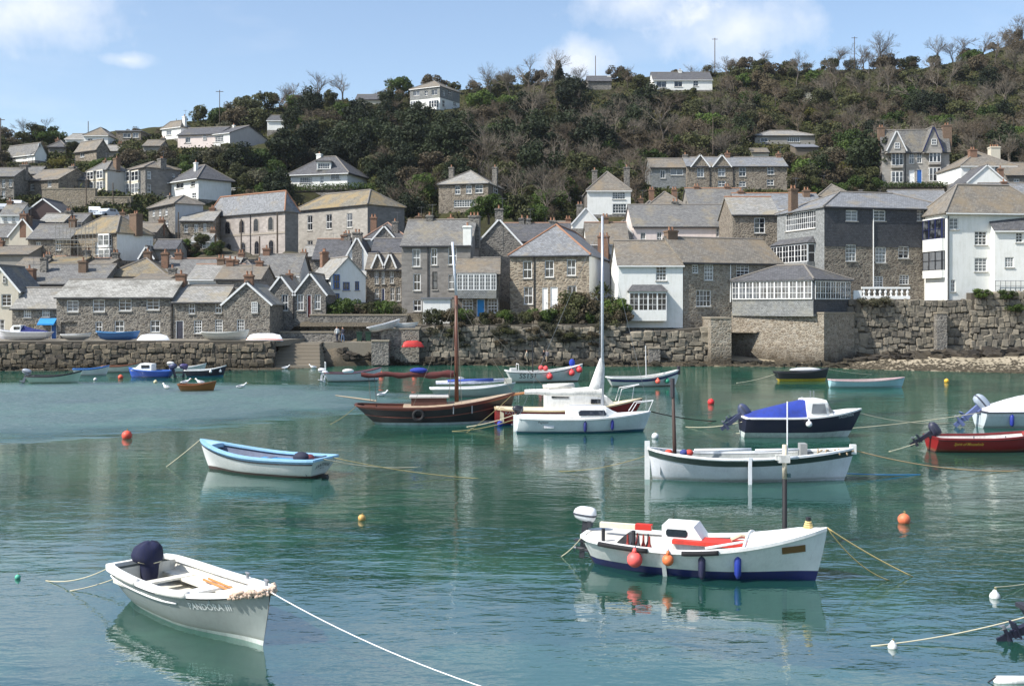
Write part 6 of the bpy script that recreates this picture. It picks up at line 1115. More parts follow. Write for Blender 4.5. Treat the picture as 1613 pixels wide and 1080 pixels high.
# ---- yacht
b = Boat('white sloop yacht with furled white sail along its boom and tall mast', 921, 679, 6.75, 3.0, B=2.3, fb=(0.78, 0.72, 0.98), draft=0.5, tr=0.7, rake=0.5, full=0.33, srake=-0.02, top=(224, 232, 232), bottom=(40, 92, 110), wl=0.08, gun=WH, inside=WH, open_=False, name='yacht', cat='yacht'); YB = b
b.deck(0.01, 0.985, paint(WH, 0.4), 0.08)
secs = []
for x, zt, w in ((-0.9, 1.22, 0.8), (-0.75, 1.30, 0.8), (1.0, 1.30, 0.72), (1.45, 1.02, 0.6), (1.7, 0.92, 0.5)): secs.append([Vector((x, -w - 0.1, 0.78)), Vector((x, -w, zt - 0.08)), Vector((x, -w * 0.7, zt)), Vector((x, w * 0.7, zt)), Vector((x, w, zt - 0.08)), Vector((x, w + 0.1, 0.78))])
m = MB(); m.grid(secs); m.poly(secs[0]); m.poly(secs[-1]); cab = m.build('coachroof', paint(WH, 0.35), b.root, uv=False)
m = MB(); m.poly([(-0.38, -0.90, 0.88), (0.95, -0.855, 0.88), (1.0, -0.83, 0.95), (0.9, -0.80, 1.14), (-0.3, -0.83, 1.14), (-0.42, -0.87, 1.06)]); m.v = [(x, y - 0.012, z) for x, y, z in m.v]; m.build('pane', GLASS, cab)
m = MB(); m.tube([(0.9, 0, 1.25), (0.9, 0, 10.9)], [0.085, 0.06], 8); m.build('mast', plain('alloy_mast', (196, 200, 206), 0.35, 0.3), b.root, smooth=True, uv=False)
m = MB(); secs = []
for k in range(12):
    f = k / 11; x = 0.85 - 3.9 * f; r = 0.2 * (1 - 0.65 * f) + 0.05; zc = 1.98 + 0.03 * math.sin(f * 9)
    secs.append([Vector((x, r * 0.75 * math.cos(a), zc + r * (1.0 + 0.12 * math.sin(3 * a + 11 * f)) * math.sin(a))) for a in [2 * math.pi * j / 10 for j in range(10)]])
m.grid(secs, closed=True); m.poly(secs[-1]); m.build('furled_sail', paint((236, 232, 224), 0.8, 0.2), b.root, smooth=True, uv=False)
m = MB(); secs = []
for z, r, x in ((1.7, 0.1, 0.82), (2.0, 0.42, 0.55), (2.5, 0.34, 0.66), (3.2, 0.22, 0.8), (3.7, 0.1, 0.88)): secs.append([Vector((x + r * math.cos(a), 0.16 * min(1, r * 3) * math.sin(a), z)) for a in [2 * math.pi * j / 10 for j in range(10)]])
m.grid(secs, closed=True); m.build('sail_cover', paint((232, 230, 226), 0.85, 0.3), b.root, smooth=True, uv=False)
m = MB(); m.tube([(2.3, -0.4, 0.98), (2.6, -0.35, 1.45), (3.5, -0.1, 1.55), (3.5, 0.1, 1.55), (2.6, 0.35, 1.45), (2.3, 0.4, 0.98)], 0.02, 5); m.tube([(3.25, 0, 0.98), (3.5, 0, 1.55)], 0.018, 5); m.build('pulpit', paint((230, 230, 230), 0.3), b.root)
m = MB()
for q in ((3.3, 0, 1.0), (-3.3, 0, 0.85), (0.8, 1.05, 0.8), (0.8, -1.05, 0.8)): m.tube([q, (0.9, 0, 10.7)], 0.010, 4)
m.build('stay', STEEL, b.root)
b.fender(-0.1, 0.35, (30, 40, 110), 0.085, 0.45); b.fender(1.28, 0.42, (34, 44, 130), 0.085, 0.45); outboard(b, (-3.32, 0.45, 0.85), 10, (34, 36, 44), (34, 36, 44), 0.9); m = MB(); m.box(-3.62, -0.04, -0.4, -3.4, 0.04, 0.85); m.build('rudder', paint(WH, 0.4), b.root); b.text('Pegasus', -2.2, 0.52, 0.12, (70, 72, 80), shear=0.25); m = MB(); p = b.side(-1.9, 0.32); m.box(-2.15, p.y - 0.05, 0.28, -1.65, p.y + 0.02, 0.4); m.build('step_fender', paint((236, 236, 236)), b.root)
mw = Matrix.Translation(b.root.location); rope('dark chain like bow warp of the yacht', [mw @ Vector((3.4, 0.2, 0.98)), water_at(1128, 663)], 0.03, plain('dark_rope', (56, 54, 44), 0.9), 0.1); rope('stern warp of the yacht leading past the black cutter', [mw @ Vector((-3.3, 0, 0.7)), water_at(712, 679)], 0.02, ROPED, 0.15); rope('pale upper stern warp of the yacht', [mw @ Vector((-3.3, 0.4, 0.9)), water_at(735, 672)], 0.02, ROPE, 0.1)
# ---- red cruiser behind the yacht
b = Boat('red hulled cruiser with cream deck and white cabin lying behind the yacht', 898, 671, 8.0, 3.0, B=2.4, fb=(0.9, 0.78, 1.35), draft=0.4, tr=0.7, rake=0.9, full=0.34, srake=0.0, top=(150, 34, 34), bottom=(40, 60, 120), wl=0.1, gun=(196, 176, 140), inside=WH, open_=False, name='cruiser')
b.root.location.y += 1.2; b.deck(0.01, 0.985, paint((220, 206, 176), 0.6), 0.06); b.text('KATE', -3.2, 0.62, 0.14, (230, 226, 214), squash=1.2)
secs = []
for x, zt, w in ((-1.6, 1.75, 0.8), (0.1, 1.78, 0.8), (0.3, 1.2, 0.78), (2.2, 1.5, 0.55), (2.4, 1.35, 0.5)): secs.append([Vector((x, -w - 0.06, 0.8)), Vector((x, -w, zt)), Vector((x, w, zt)), Vector((x, w + 0.06, 0.8))])
secs = [[Vector((x, -w, 0.8)), Vector((x, -w, zt)), Vector((x, w, zt)), Vector((x, w, 0.8))] for x, zt, w in ((-1.3, 1.9, 0.75), (0.2, 1.9, 0.75), (0.9, 1.55, 0.7), (2.0, 1.5, 0.6), (2.4, 1.15, 0.5))]
m = MB(); m.grid(secs); m.poly(secs[0]); m.poly(secs[-1]); cab = m.build('cabin', paint(WH, 0.4), b.root, uv=False); m = MB()
for x0, x1, z0, z1 in ((-1.0, -0.1, 1.45, 1.72), (1.1, 1.8, 1.15, 1.38)): m.box(x0, -0.78, z0, x1, -0.6, z1)
m.build('pane', GLASS, cab); m = MB(); m.tube([(-1.2, -0.5, 2.05), (0.2, -0.5, 2.1)], 0.14, 8); m.tube([(-1.4, 0.0, 2.0), (0.3, 0.1, 2.02)], 0.12, 8); m.build('rolled_dinghy', paint((232, 226, 214), 0.7), b.root, smooth=True, uv=False)
m = MB(); m.tube([(2.6, -0.5, 1.2), (2.8, -0.45, 1.9), (3.8, -0.1, 2.1), (3.8, 0.1, 2.1), (2.8, 0.45, 1.9), (2.6, 0.5, 1.2)], 0.025, 5); m.tube([(3.4, -0.2, 1.3), (3.5, -0.22, 2.03)], 0.02, 5); m.build('pulpit', paint((232, 232, 232), 0.3), b.root)
m = MB(); m.box(-3.75, -0.95, 0.2, -3.55, -0.8, 1.0); m.build('hanging_fender', paint((224, 210, 180), 0.6), b.root); m = MB(); m.ball((-3.75, -1.0, 0.12), 0.17); m.build('blue_buoy', paint((30, 50, 150), 0.5), b.root)
# ---- black cutter
b = Boat('black wooden cutter with furled brown sail, tyre fender and varnished mast', 686, 666, 8.6, 4.0, B=2.5, fb=(1.05, 0.92, 1.62), draft=0.6, tr=0.4, rake=0.55, full=0.36, srake=0.16, top=(12, 11, 13), bottom=(190, 204, 206), wl=0.12, gun=(96, 52, 40), inside=(110, 66, 46), sole=0.55, thwarts=(), band=(0.14, 0.06, (120, 62, 46)), name='cutter'); KB = b
b.deck(0.30, 0.985, paint((176, 156, 132), 0.7, 0.3), 0.08)
m = MB()
for sd in (1, -1): m.tube([b.pt(t, b.sheer(t) - 0.52, sd, 0.015) for t in [k / 20 for k in range(20)]], 0.028, 5)
m.build('wale', plain('wale', (122, 70, 54), 0.6), b.root, smooth=True, uv=False)
part_box(b, 'cabin', -1.3, -0.6, 0.95, 0.6, 0.6, 1.42, paint((92, 58, 48), 0.6)); part_box(b, 'cabin_top', -1.4, -0.68, 1.42, 0.7, 0.68, 1.5, paint((206, 200, 192), 0.6))
m = MB(); m.tube([(1.15, 0, 0.8), (1.12, 0, 6.9)], [0.12, 0.09], 10); m.build('mast', plain('mast_varnish', (104, 62, 44), 0.5), b.root, smooth=True, uv=False); m = MB(); m.tube([(1.12, 0, 6.9), (0.92, 0, 9.8)], [0.075, 0.06], 8); m.build('topmast', paint((214, 220, 230), 0.5), b.root, smooth=True, uv=False)
secs = []
for k in range(16):
    f = k / 15; x = 1.0 - 5.0 * f; r = (0.2 - 0.08 * f) * (1 + 0.14 * math.sin(k * 2.3)); zc = 2.62 + 0.05 * math.sin(k * 1.3)
    secs.append([Vector((x, r * math.cos(a), zc + r * math.sin(a))) for a in [2 * math.pi * j / 9 for j in range(9)]])
m = MB(); m.grid(secs, closed=True); m.poly(secs[-1]); m.build('furled_sail', paint((92, 46, 44), 0.85, 0.3), b.root, smooth=True, uv=False)
m = MB(); m.ball((-0.9, 0, 2.85), 0.5, 0.25, 0.16, 12, 6); m.build('blue_cover', paint((42, 60, 150), 0.8), b.root, smooth=True, uv=False)
p = b.side(-0.9, 0.55, -1, 0.1); m = MB(); rows = []
for i in range(18): a = 2 * math.pi * i / 18; rows.append([Vector((p.x + (0.26 + 0.09 * math.cos(q)) * math.cos(a), p.y + 0.09 * math.sin(q), p.z + (0.26 + 0.09 * math.cos(q)) * math.sin(a))) for q in [2 * math.pi * j / 8 for j in range(8)]])
rows.append(rows[0]); m.grid(rows, closed=True); m.build('tyre_fender', RUBBER, b.root, smooth=True, uv=False)
m = MB(); m.tube([(-3.2, 0.1, 1.2), (-5.4, 0.3, 1.5)], [0.06, 0.03], 6); m.build('bumkin', plain('spar_pale', (190, 172, 146)), b.root); m = MB(); m.tube([(4.0, 0, 1.5), (6.2, 0.1, 1.75)], [0.08, 0.05], 7); m.build('bowsprit', plain('spar_tan', (170, 120, 80)), b.root)
m = MB()
for q in ((0.7, 1.15, 1.1), (0.7, -1.15, 1.1), (1.4, 1.15, 1.15), (1.4, -1.15, 1.15), (4.2, 0, 1.6), (-1.2, -1.1, 1.0)): m.tube([q, (1.12, 0, 6.8)], 0.012, 4)
m.tube([(6.1, 0.1, 1.75), (1.12, 0, 6.8)], 0.012, 4); m.tube([(-3.5, 0, 1.2), (-3.6, 0, 2.6)], 0.02, 4); m.tube([(-3.2, 0.3, 1.2), (-3.3, 0, 2.6)], 0.02, 4); m.build('rigging', plain('rigging', (120, 112, 100), 0.8), b.root)
for x in (0.95, 1.95): m = MB(); p = b.side(x, 0.95, -1, 0.015); m.box(x - 0.03, p.y - 0.02, 0.6, x + 0.03, p.y + 0.03, 1.1); m.build('chainplate', STEEL, b.root)
mw = Matrix.Translation(b.root.location) @ Matrix.Rotation(R(4), 4, 'Z'); rope('stern line of the black cutter', [mw @ Vector((-4.2, 0, 1.0)), water_at(520, 668)], 0.014, ROPED, 0.1); rope('long bow warp of the black cutter', [mw @ Vector((4.2, 0, 1.55)), water_at(735, 681)], 0.014, ROPED, 0.1)
# ---- sailing dinghy behind the cutter
b = Boat('pale sailing dinghy with rolled blue and white sail behind the cutter', 745, 624, 6.0, 6.0, B=1.9, fb=(0.6, 0.6, 0.95), tr=0.7, rake=0.6, top=(190, 196, 190), bottom=(150, 160, 156), gun=WH, open_=False, name='sailing_dinghy', wl=0.06); b.deck(0.01, 0.985, paint((206, 208, 206), 0.5))
m = MB(); m.tube([(-2.6, -0.3, 1.0), (0, -0.35, 1.05), (2.4, -0.2, 1.15)], [0.12, 0.17, 0.12], 8); m.build('rolled_sail', paint((206, 210, 226), 0.8, 0.3), b.root, smooth=True, uv=False); m = MB(); m.tube([(-1.8, -0.4, 1.12), (1.4, -0.42, 1.18)], [0.09, 0.11], 8); m.build('blue_wrap', paint((66, 88, 170), 0.8), b.root, smooth=True, uv=False); m = MB(); m.box(2.2, -0.4, 0.9, 2.7, 0.1, 1.25); m.build('rope_bag', paint((214, 210, 196), 0.8), b.root)
# ---- SS151
b = Boat('white registered fishing boat numbered SS151 with red ball fenders', 858, 601, 6.5, 9, B=2.2, fb=(0.95, 0.85, 1.45), tr=0.8, rake=0.5, top=WH, bottom=(120, 80, 70), wl=0.04, strake=(40, 46, 60), sh=0.1, gun=WH, inside=(170, 170, 164), sole=0.3, name='fishing_boat')
b.text('SS151', -1.55, 0.36, 0.42, (40, 42, 48), squash=1.05); b.deck(0.8, 0.985, paint((200, 200, 196), 0.5))
for x, z in ((0.2, 0.5), (2.15, 0.75), (2.85, 1.0)): b.ball(x, z, (236, 78, 78), 0.26)
m = MB(); m.tube([(-2.3, -0.6, 0.95), (-2.3, -0.6, 1.5), (-2.3, 0.6, 1.5), (-2.3, 0.6, 0.95)], 0.03, 5); m.build('gantry', paint(WH), b.root); m = MB(); m.tube([(-1.0, 0, 0.5), (-1.05, 0, 3.4)], 0.05, 6); m.build('mast', BLACKP, b.root); m = MB(); m.ball((-0.3, 0.2, 1.15), 0.22); m.ball((0.1, 0.1, 1.1), 0.22); m.build('net_floats', paint((236, 90, 90), 0.6), b.root, smooth=True, uv=False); part_box(b, 'engine_box', -2.9, -0.4, 0.5, -2.4, 0.4, 1.15, paint((220, 220, 214))); m = MB(); m.ball((2.35, 0.1, 1.55), 0.26, 0.2, 0.32); m.build('blue_bundle', paint((34, 64, 170), 0.8), b.root, smooth=True, uv=False)
# ---- white and blue gig
b = Boat('white gig with navy stripe and orange and green fenders moored behind the yacht', 1014, 608, 5.9, 9, B=1.8, fb=(0.75, 0.7, 1.3), tr=0.6, rake=0.45, top=WH, bottom=(130, 110, 100), wl=0.04, gun=WH, inside=(180, 176, 166), sole=0.2, band=(0.32, 0.14, (32, 38, 96)), name='gig')
for x, c in ((0.9, (240, 110, 90)), (1.75, (40, 140, 110))): b.ball(x, 0.42, c, 0.2)
m = MB(); m.tube([(0.2, 0, 0.6), (0.15, 0, 3.2)], 0.035, 5); m.build('mast', paint((226, 226, 226)), b.root)
m = MB(); m.box(2.75, -0.12, 0.9, 2.95, 0.12, 1.55); m.build('stem_post', plain('dark_stem', (50, 48, 56)), b.root)
# ---- turquoise lined boat
b = Boat('white motor boat with turquoise interior and white outboard near the slipway', 556, 600, 4.8, 13, B=1.8, fb=(0.75, 0.7, 1.15), tr=0.8, rake=0.4, top=(222, 226, 232), bottom=(60, 60, 70), wl=0.03, gun=(120, 70, 74), inside=(92, 178, 196), strake=(140, 200, 214), sh=0.08, sole=0.2, name='motor_boat'); outboard(b, (-2.5, 0.1, 0.6), 8, (230, 230, 230), (220, 220, 222), 1.1); outboard(b, (-2.3, -0.45, 0.55), 8, (226, 228, 230), (220, 220, 222), 0.8); m = MB(); m.tube([(-2.3, -0.7, 0.7), (-2.3, -0.7, 1.6), (-2.3, 0.7, 1.6), (-2.3, 0.7, 0.7)], 0.03, 5); m.build('gantry', paint(WH), b.root); m = MB(); m.ball((-0.4, 0, 0.85), 0.5, 0.35, 0.2); m.build('tarpaulin', paint((206, 204, 198), 0.8), b.root, smooth=True, uv=False)
# ---- black and yellow boat, pale blue boat
b = Boat('black open boat with yellow bottom moored off the beach', 1263, 600, 4.6, 4, B=1.7, fb=(0.8, 0.75, 1.1), tr=0.7, rake=0.35, top=(26, 26, 30), bottom=(206, 176, 50), wl=0.22, gun=(40, 40, 44), inside=(70, 70, 76), sole=0.3, name='open_boat'); m = MB(); m.ball((0.3, 0, 0.95), 1.4, 0.5, 0.2, 12, 6); m.build('tarpaulin', paint((196, 196, 196), 0.8), b.root, smooth=True, uv=False)
rope('long pale warp from the black and yellow boat to the beach', [b.root.location + Vector((2.2, 0, 1.0)), P(1385, 590, 101)], 0.018, None, 0.1); rope('stern line of the black and yellow boat', [b.root.location + Vector((-2.2, 0, 0.6)), water_at(1160, 603)], 0.018, None, 0.1)
Boat('pale blue clinker rowing boat with pinkish rim moored off the beach', 1366, 610, 5.9, 2, B=1.7, fb=(0.62, 0.55, 0.78), tr=0.5, rake=0.3, srake=0.0, top=(176, 214, 222), bottom=(160, 200, 208), wl=0.02, gun=(206, 176, 176), inside=(190, 186, 178), sole=0.15, name='rowing_boat')
# ---- little boats off the quay
b = Boat('pale green hulled boat with black rail and silver outboard near the quay', 86, 603, 4.3, 6, B=1.6, fb=(0.62, 0.6, 1.0), tr=0.8, rake=0.4, top=(196, 216, 200), bottom=(150, 170, 160), wl=0.03, gun=(50, 50, 54), strake=(50, 50, 54), sh=0.1, inside=(190, 186, 176), sole=0.15, name='motor_boat'); outboard(b, (-2.2, 0, 0.6), 20, (150, 156, 164), (110, 116, 126), 1.2)
Boat('white rowing boat with blue rim moored by the quay', 144, 591, 3.1, 16, B=1.4, fb=(0.62, 0.6, 0.9), tr=0.75, top=WH, bottom=(190, 196, 200), wl=0.03, gun=(60, 120, 190), strake=(90, 150, 206), sh=0.09, inside=(186, 186, 182), sole=0.15, name='rowing_boat')
Boat('white open boat with brown wooden rim moored by the quay', 192, 586, 3.6, 12, B=1.5, fb=(0.62, 0.6, 0.95), tr=0.75, top=(232, 228, 216), bottom=(150, 140, 130), wl=0.03, gun=(140, 90, 66), strake=(150, 96, 70), sh=0.08, inside=(170, 150, 130), sole=0.15, name='open_boat')
b = Boat('bright blue cabin boat with small white cuddy and dark outboard', 237, 594, 3.9, 178, B=1.7, fb=(0.6, 0.6, 0.85), tr=0.85, rake=0.3, top=(36, 88, 190), bottom=(30, 70, 160), wl=0.03, gun=(60, 110, 200), inside=(200, 200, 200), sole=0.2, name='cabin_boat')
secs = [[Vector((x, -w, 0.6)), Vector((x, -w * 0.9, zt)), Vector((x, w * 0.9, zt)), Vector((x, w, 0.6))] for x, zt, w in ((-0.3, 1.2, 0.62), (0.7, 1.25, 0.6), (1.1, 0.9, 0.55), (1.7, 0.8, 0.2))]; m = MB(); m.grid(secs); m.poly(secs[0]); cab = m.build('cabin', paint(WH, 0.4), b.root, uv=False); m = MB(); m.box(-0.1, 0.5, 0.85, 0.6, 0.62, 1.1); m.build('pane', GLASS, cab); outboard(b, (-2.0, 0, 0.6), 15, (34, 44, 86), (34, 40, 60), 1.2)
b = Boat('white skiff with white outboard lying behind the black dinghy', 298, 586, 3.2, 10, B=1.4, fb=(0.5, 0.5, 0.85), tr=0.8, top=WH, bottom=(180, 90, 80), wl=0.05, inside=(190, 190, 186), sole=0.15, name='skiff'); outboard(b, (-1.65, 0, 0.5), 10, (226, 226, 224), (210, 210, 210), 1.1)
b = Boat('small black hulled dinghy with white rim and purple outboard', 324, 593, 3.6, 10, B=1.5, fb=(0.6, 0.6, 1.0), tr=0.8, top=(24, 26, 44), bottom=(40, 110, 140), wl=0.1, gun=WH, inside=(206, 206, 204), sole=0.15, name='dinghy'); outboard(b, (-1.8, 0, 0.6), 5, (70, 62, 110), (40, 44, 60), 1.2)
for x in (0.5, 1.3): b.ball(x, 0.5, (236, 236, 236), 0.13)
Boat('varnished brown wooden dinghy floating off the quay with gulls aboard', 311, 615, 2.75, 8, B=1.2, fb=(0.5, 0.45, 0.72), tr=0.8, rake=0.25, top=(160, 100, 50), bottom=(120, 74, 40), wl=0.02, gun=(140, 84, 44), inside=(140, 96, 60), sole=0.1, name='dinghy')
# ---- boats drawn up on the quay
ZQ = 2.8
def qb(label, px, L, yaw, d=110.0, z=None, **k):
    k.setdefault('draft', 0.25); dr = k['draft']; return Boat(label, px, 540, L, yaw, d=d, z=(ZQ if z is None else z) + (0.0 if k.get('flip') else dr * 0.95), **k)
b = qb('white cabin boat with navy canvas cover standing on the quay', 38, 5.4, 180, B=1.9, fb=(0.6, 0.6, 0.85), tr=0.8, top=(232, 232, 234), bottom=(200, 200, 204), inside=(60, 70, 130), sole=0.2, name='cabin_boat')
secs = [[Vector((x, -w, 0.6)), Vector((x, -w * 0.9, zt)), Vector((x, w * 0.9, zt)), Vector((x, w, 0.6))] for x, zt, w in ((0.1, 1.3, 0.62), (0.9, 1.3, 0.6), (1.2, 0.9, 0.55))]; m = MB(); m.grid(secs); m.poly(secs[0]); m.poly(secs[-1]); cab = m.build('cabin', paint(WH, 0.4), b.root, uv=False); m = MB(); m.box(0.2, 0.5, 0.85, 0.8, 0.61, 1.15); m.build('pane', GLASS, cab)
m = MB(); secs = [[Vector((x, -0.8, 0.6)), Vector((x, 0, zt)), Vector((x, 0.8, 0.6))] for x, zt in ((-2.5, 0.7), (-1, 0.95), (0.1, 1.25))]; m.grid(secs); m.build('canvas_cover', paint((34, 42, 100), 0.8), b.root, uv=False)
qb('low white dinghy on the quay in front of the dark archway', 121, 3.0, 0, B=1.3, fb=(0.35, 0.35, 0.5), tr=0.7, top=(226, 226, 224), bottom=(140, 140, 140), inside=(120, 120, 120), sole=0.1, name='dinghy')
qb('blue open boat standing on the quay below the flaking roofed cottage', 187, 4.25, 3, B=1.6, fb=(0.68, 0.55, 0.72), tr=0.55, top=(56, 112, 172), bottom=(44, 92, 150), gun=(90, 150, 200), inside=(70, 110, 150), sole=0.1, name='open_boat')
qb('upturned white dinghy on the quay beside the blue boat', 243, 3.2, 0, B=1.3, fb=(0.35, 0.35, 0.42), tr=0.7, top=(236, 236, 236), bottom=(240, 240, 240), flip=True, inside=(200, 200, 200), name='dinghy')
qb('white clinker rowing boat standing on the quay by the stone gable', 355, 4.8, 3, B=1.7, fb=(0.62, 0.55, 0.85), tr=0.6, top=(222, 220, 210), bottom=(206, 204, 196), inside=(170, 164, 150), sole=0.1, gun=(230, 228, 220), name='rowing_boat')
qb('upturned white dinghy with orange rim at the end of the quay', 418, 3.7, -4, B=1.4, fb=(0.4, 0.4, 0.5), tr=0.7, top=(236, 236, 238), bottom=(238, 238, 240), strake=(220, 130, 96), sh=0.14, flip=True, name='dinghy')
qb('white dinghy tipped on the slipway wall', 606, 3.6, 20, d=114.5, z=3.75, B=1.3, fb=(0.4, 0.4, 0.55), tr=0.7, top=(226, 226, 226), bottom=(220, 220, 220), inside=(150, 150, 150), name='dinghy', heel_pitch=-12); qb('white tender resting on the slipway wall above the tipped dinghy', 640, 2.6, 0, d=115.6, z=3.75, B=1.2, fb=(0.45, 0.42, 0.55), tr=0.8, top=(222, 226, 230), bottom=(200, 204, 210), inside=(150, 150, 150), name='dinghy')
qb('red dinghy lying upturned on the rocks below the slipway', 651, 2.3, 12, d=113.4, z=2.0, B=1.1, fb=(0.4, 0.4, 0.45), tr=0.8, top=(190, 50, 46), bottom=(196, 60, 54), flip=True, name='dinghy')
# ---- outboard of a boat beyond the frame edge
b = Boat('dark inflatable hull with black outboard motor tilted up at the water edge', 1672, 1012, 3.4, 8, B=1.5, fb=(0.5, 0.45, 0.6), tr=0.9, top=(52, 52, 60), bottom=(40, 40, 46), inside=(70, 70, 74), sole=0.1, name='dinghy'); b.root.location = (11.75, 20.9, 0); outboard(b, (-1.72, 0.0, 0.28), 66, (44, 46, 70), (34, 34, 52), 0.95)
rope('double cream warp from the black outboard to the low white float', [b.root.location + Vector((-1.6, 0, 0.42)), water_at(1372, 1017)], 0.014, None, 0.08)
# ================================================================ buoys, gulls
def buoy(label, px, py, r, c, kind='ball', c2=None):
    p = water_at(px, py); root = empty('mooring_buoy', p, 0, label, 'buoy'); m = MB()
    if kind == 'ball': m.ball((0, 0, r * 0.55), r, r, r, 16, 10)
    elif kind == 'pear': m.lathe([(0.02, -r * 0.5), (r * 0.9, -r * 0.2), (r, r * 0.2), (r * 0.85, r * 0.75), (r * 0.45, r * 1.2), (r * 0.3, r * 1.5), (0.02, r * 1.55)], 14)
    elif kind == 'can': m.lathe([(0.02, -0.36), (r, -0.3), (r, 0.3), (0.02, 0.36)], 12, (0, 0, r * 0.3), 'x')
    m.build('float', paint(c, 0.45, 0.3), root, smooth=True, uv=False); m = MB(); m.tube([(0, 0, r * 1.4), (0.03, 0, r * 1.75), (0, 0, r * 1.9)] if kind != 'can' else [(-0.3, 0, 0.1), (-0.45, 0, 0)], r * 0.14, 6); m.build('eye', ROPED if kind != 'can' else BLACKP, root)
    if c2: m = MB(); m.ball((0, 0, r * 0.55), r * 1.01, r * 1.01, r * 0.35, 14, 6); m.build('band', paint(c2, 0.5), root, smooth=True, uv=False)
    return root
for a in (('large round orange buoy floating off the black cutter stern', 200, 690, 0.24, (236, 88, 66)), ('ochre yellow weathered buoy with grey band in the open water', 570, 819, 0.115, (206, 164, 92)), ('large orange buoy with pale top near the gig bow', 1424, 823, 0.18, (232, 122, 82)), ('bright red round buoy between the yacht and the navy boat', 1120, 636, 0.22, (222, 40, 44)), ('white round buoy floating off the yacht bow', 1032, 690, 0.17, (232, 234, 234)), ('small orange buoy by the bright blue cabin boat', 190, 596, 0.22, (236, 96, 66)), ('yellow buoy floating off the sandy beach', 1491, 602, 0.2, (226, 176, 50)), ('green and white net float near the grey dinghy', 28, 911, 0.065, (90, 190, 160)), ('orange buoy at the bow of the turquoise lined boat', 601, 592, 0.26, (240, 92, 66)), ('orange buoy beyond the furled brown sail', 653, 592, 0.24, (240, 96, 72)), ('pale cream buoy off the quay boats', 245, 603, 0.16, (226, 214, 170)), ('faded white buoy near the varnished dinghy', 150, 599, 0.15, (220, 222, 222))): buoy(*a)
buoy('white pear shaped float standing upright in the dark water', 1567, 941, 0.115, (238, 238, 236), 'pear'); buoy('low white float tied with dark cord on the double warp', 1406, 1020, 0.09, (238, 238, 234), 'pear'); buoy('white cylindrical float lying at the corner of the water', 1598, 1074, 0.085, (240, 240, 234), 'can')
rope('thin rope from the upright white float out of view', [water_at(1567, 935) + Vector((0, 0, 0.15)), water_at(1640, 915)], 0.012, None, 0.02)
def gull(x, y, z, rz, s=1.0):
    root = empty('seagull', (x, y, z), rz, 'white gull with grey wings resting on the harbour', 'gull', 'gulls around the harbour'); m = MB()
    rows = []
    for xx, r, zc in ((-0.26, 0.015, 0.10), (-0.16, 0.055, 0.10), (-0.02, 0.095, 0.11), (0.1, 0.085, 0.13), (0.16, 0.05, 0.18), (0.2, 0.045, 0.24), (0.25, 0.05, 0.28), (0.29, 0.025, 0.28)): rows.append([Vector((xx * s, r * s * math.cos(a), (zc + r * math.sin(a)) * s)) for a in [2 * math.pi * k / 8 for k in range(8)]])
    m.grid(rows, closed=True); m.build('body', plain('gull_white', (240, 240, 238), 0.8), root, smooth=True, uv=False); m = MB()
    for sd in (1, -1): m.poly([(0.08 * s, sd * 0.085 * s, 0.17 * s), (-0.05 * s, sd * 0.10 * s, 0.16 * s), (-0.32 * s, sd * 0.03 * s, 0.13 * s), (-0.05 * s, sd * 0.05 * s, 0.21 * s)])
    m.build('wing', plain('gull_grey', (160, 164, 172), 0.8), root, uv=False); m = MB(); m.tube([(0.28 * s, 0, 0.28 * s), (0.36 * s, 0, 0.265 * s)], [0.018 * s, 0.004], 5); m.build('beak', plain('beak', (214, 160, 50)), root)
for px, py, rz in ((380, 611, 0.2), (262, 612, 2.5), (450, 581, 0.1), (493, 580, 3.0), (602, 624, 0.4), (724, 598, 2.8)): p = water_at(px, py); gull(p.x, p.y, -0.04, rz, 1.5)
for dx, rz in ((-0.9, 0.3), (0.2, 2.9)): p = water_at(311, 615); gull(p.x + dx, p.y, 0.48, rz, 1.4)
height_sheet('hillside', HILL_YS, 240, lambda Y: Y * 0.5 + 25, terrain_z, hill_mat())
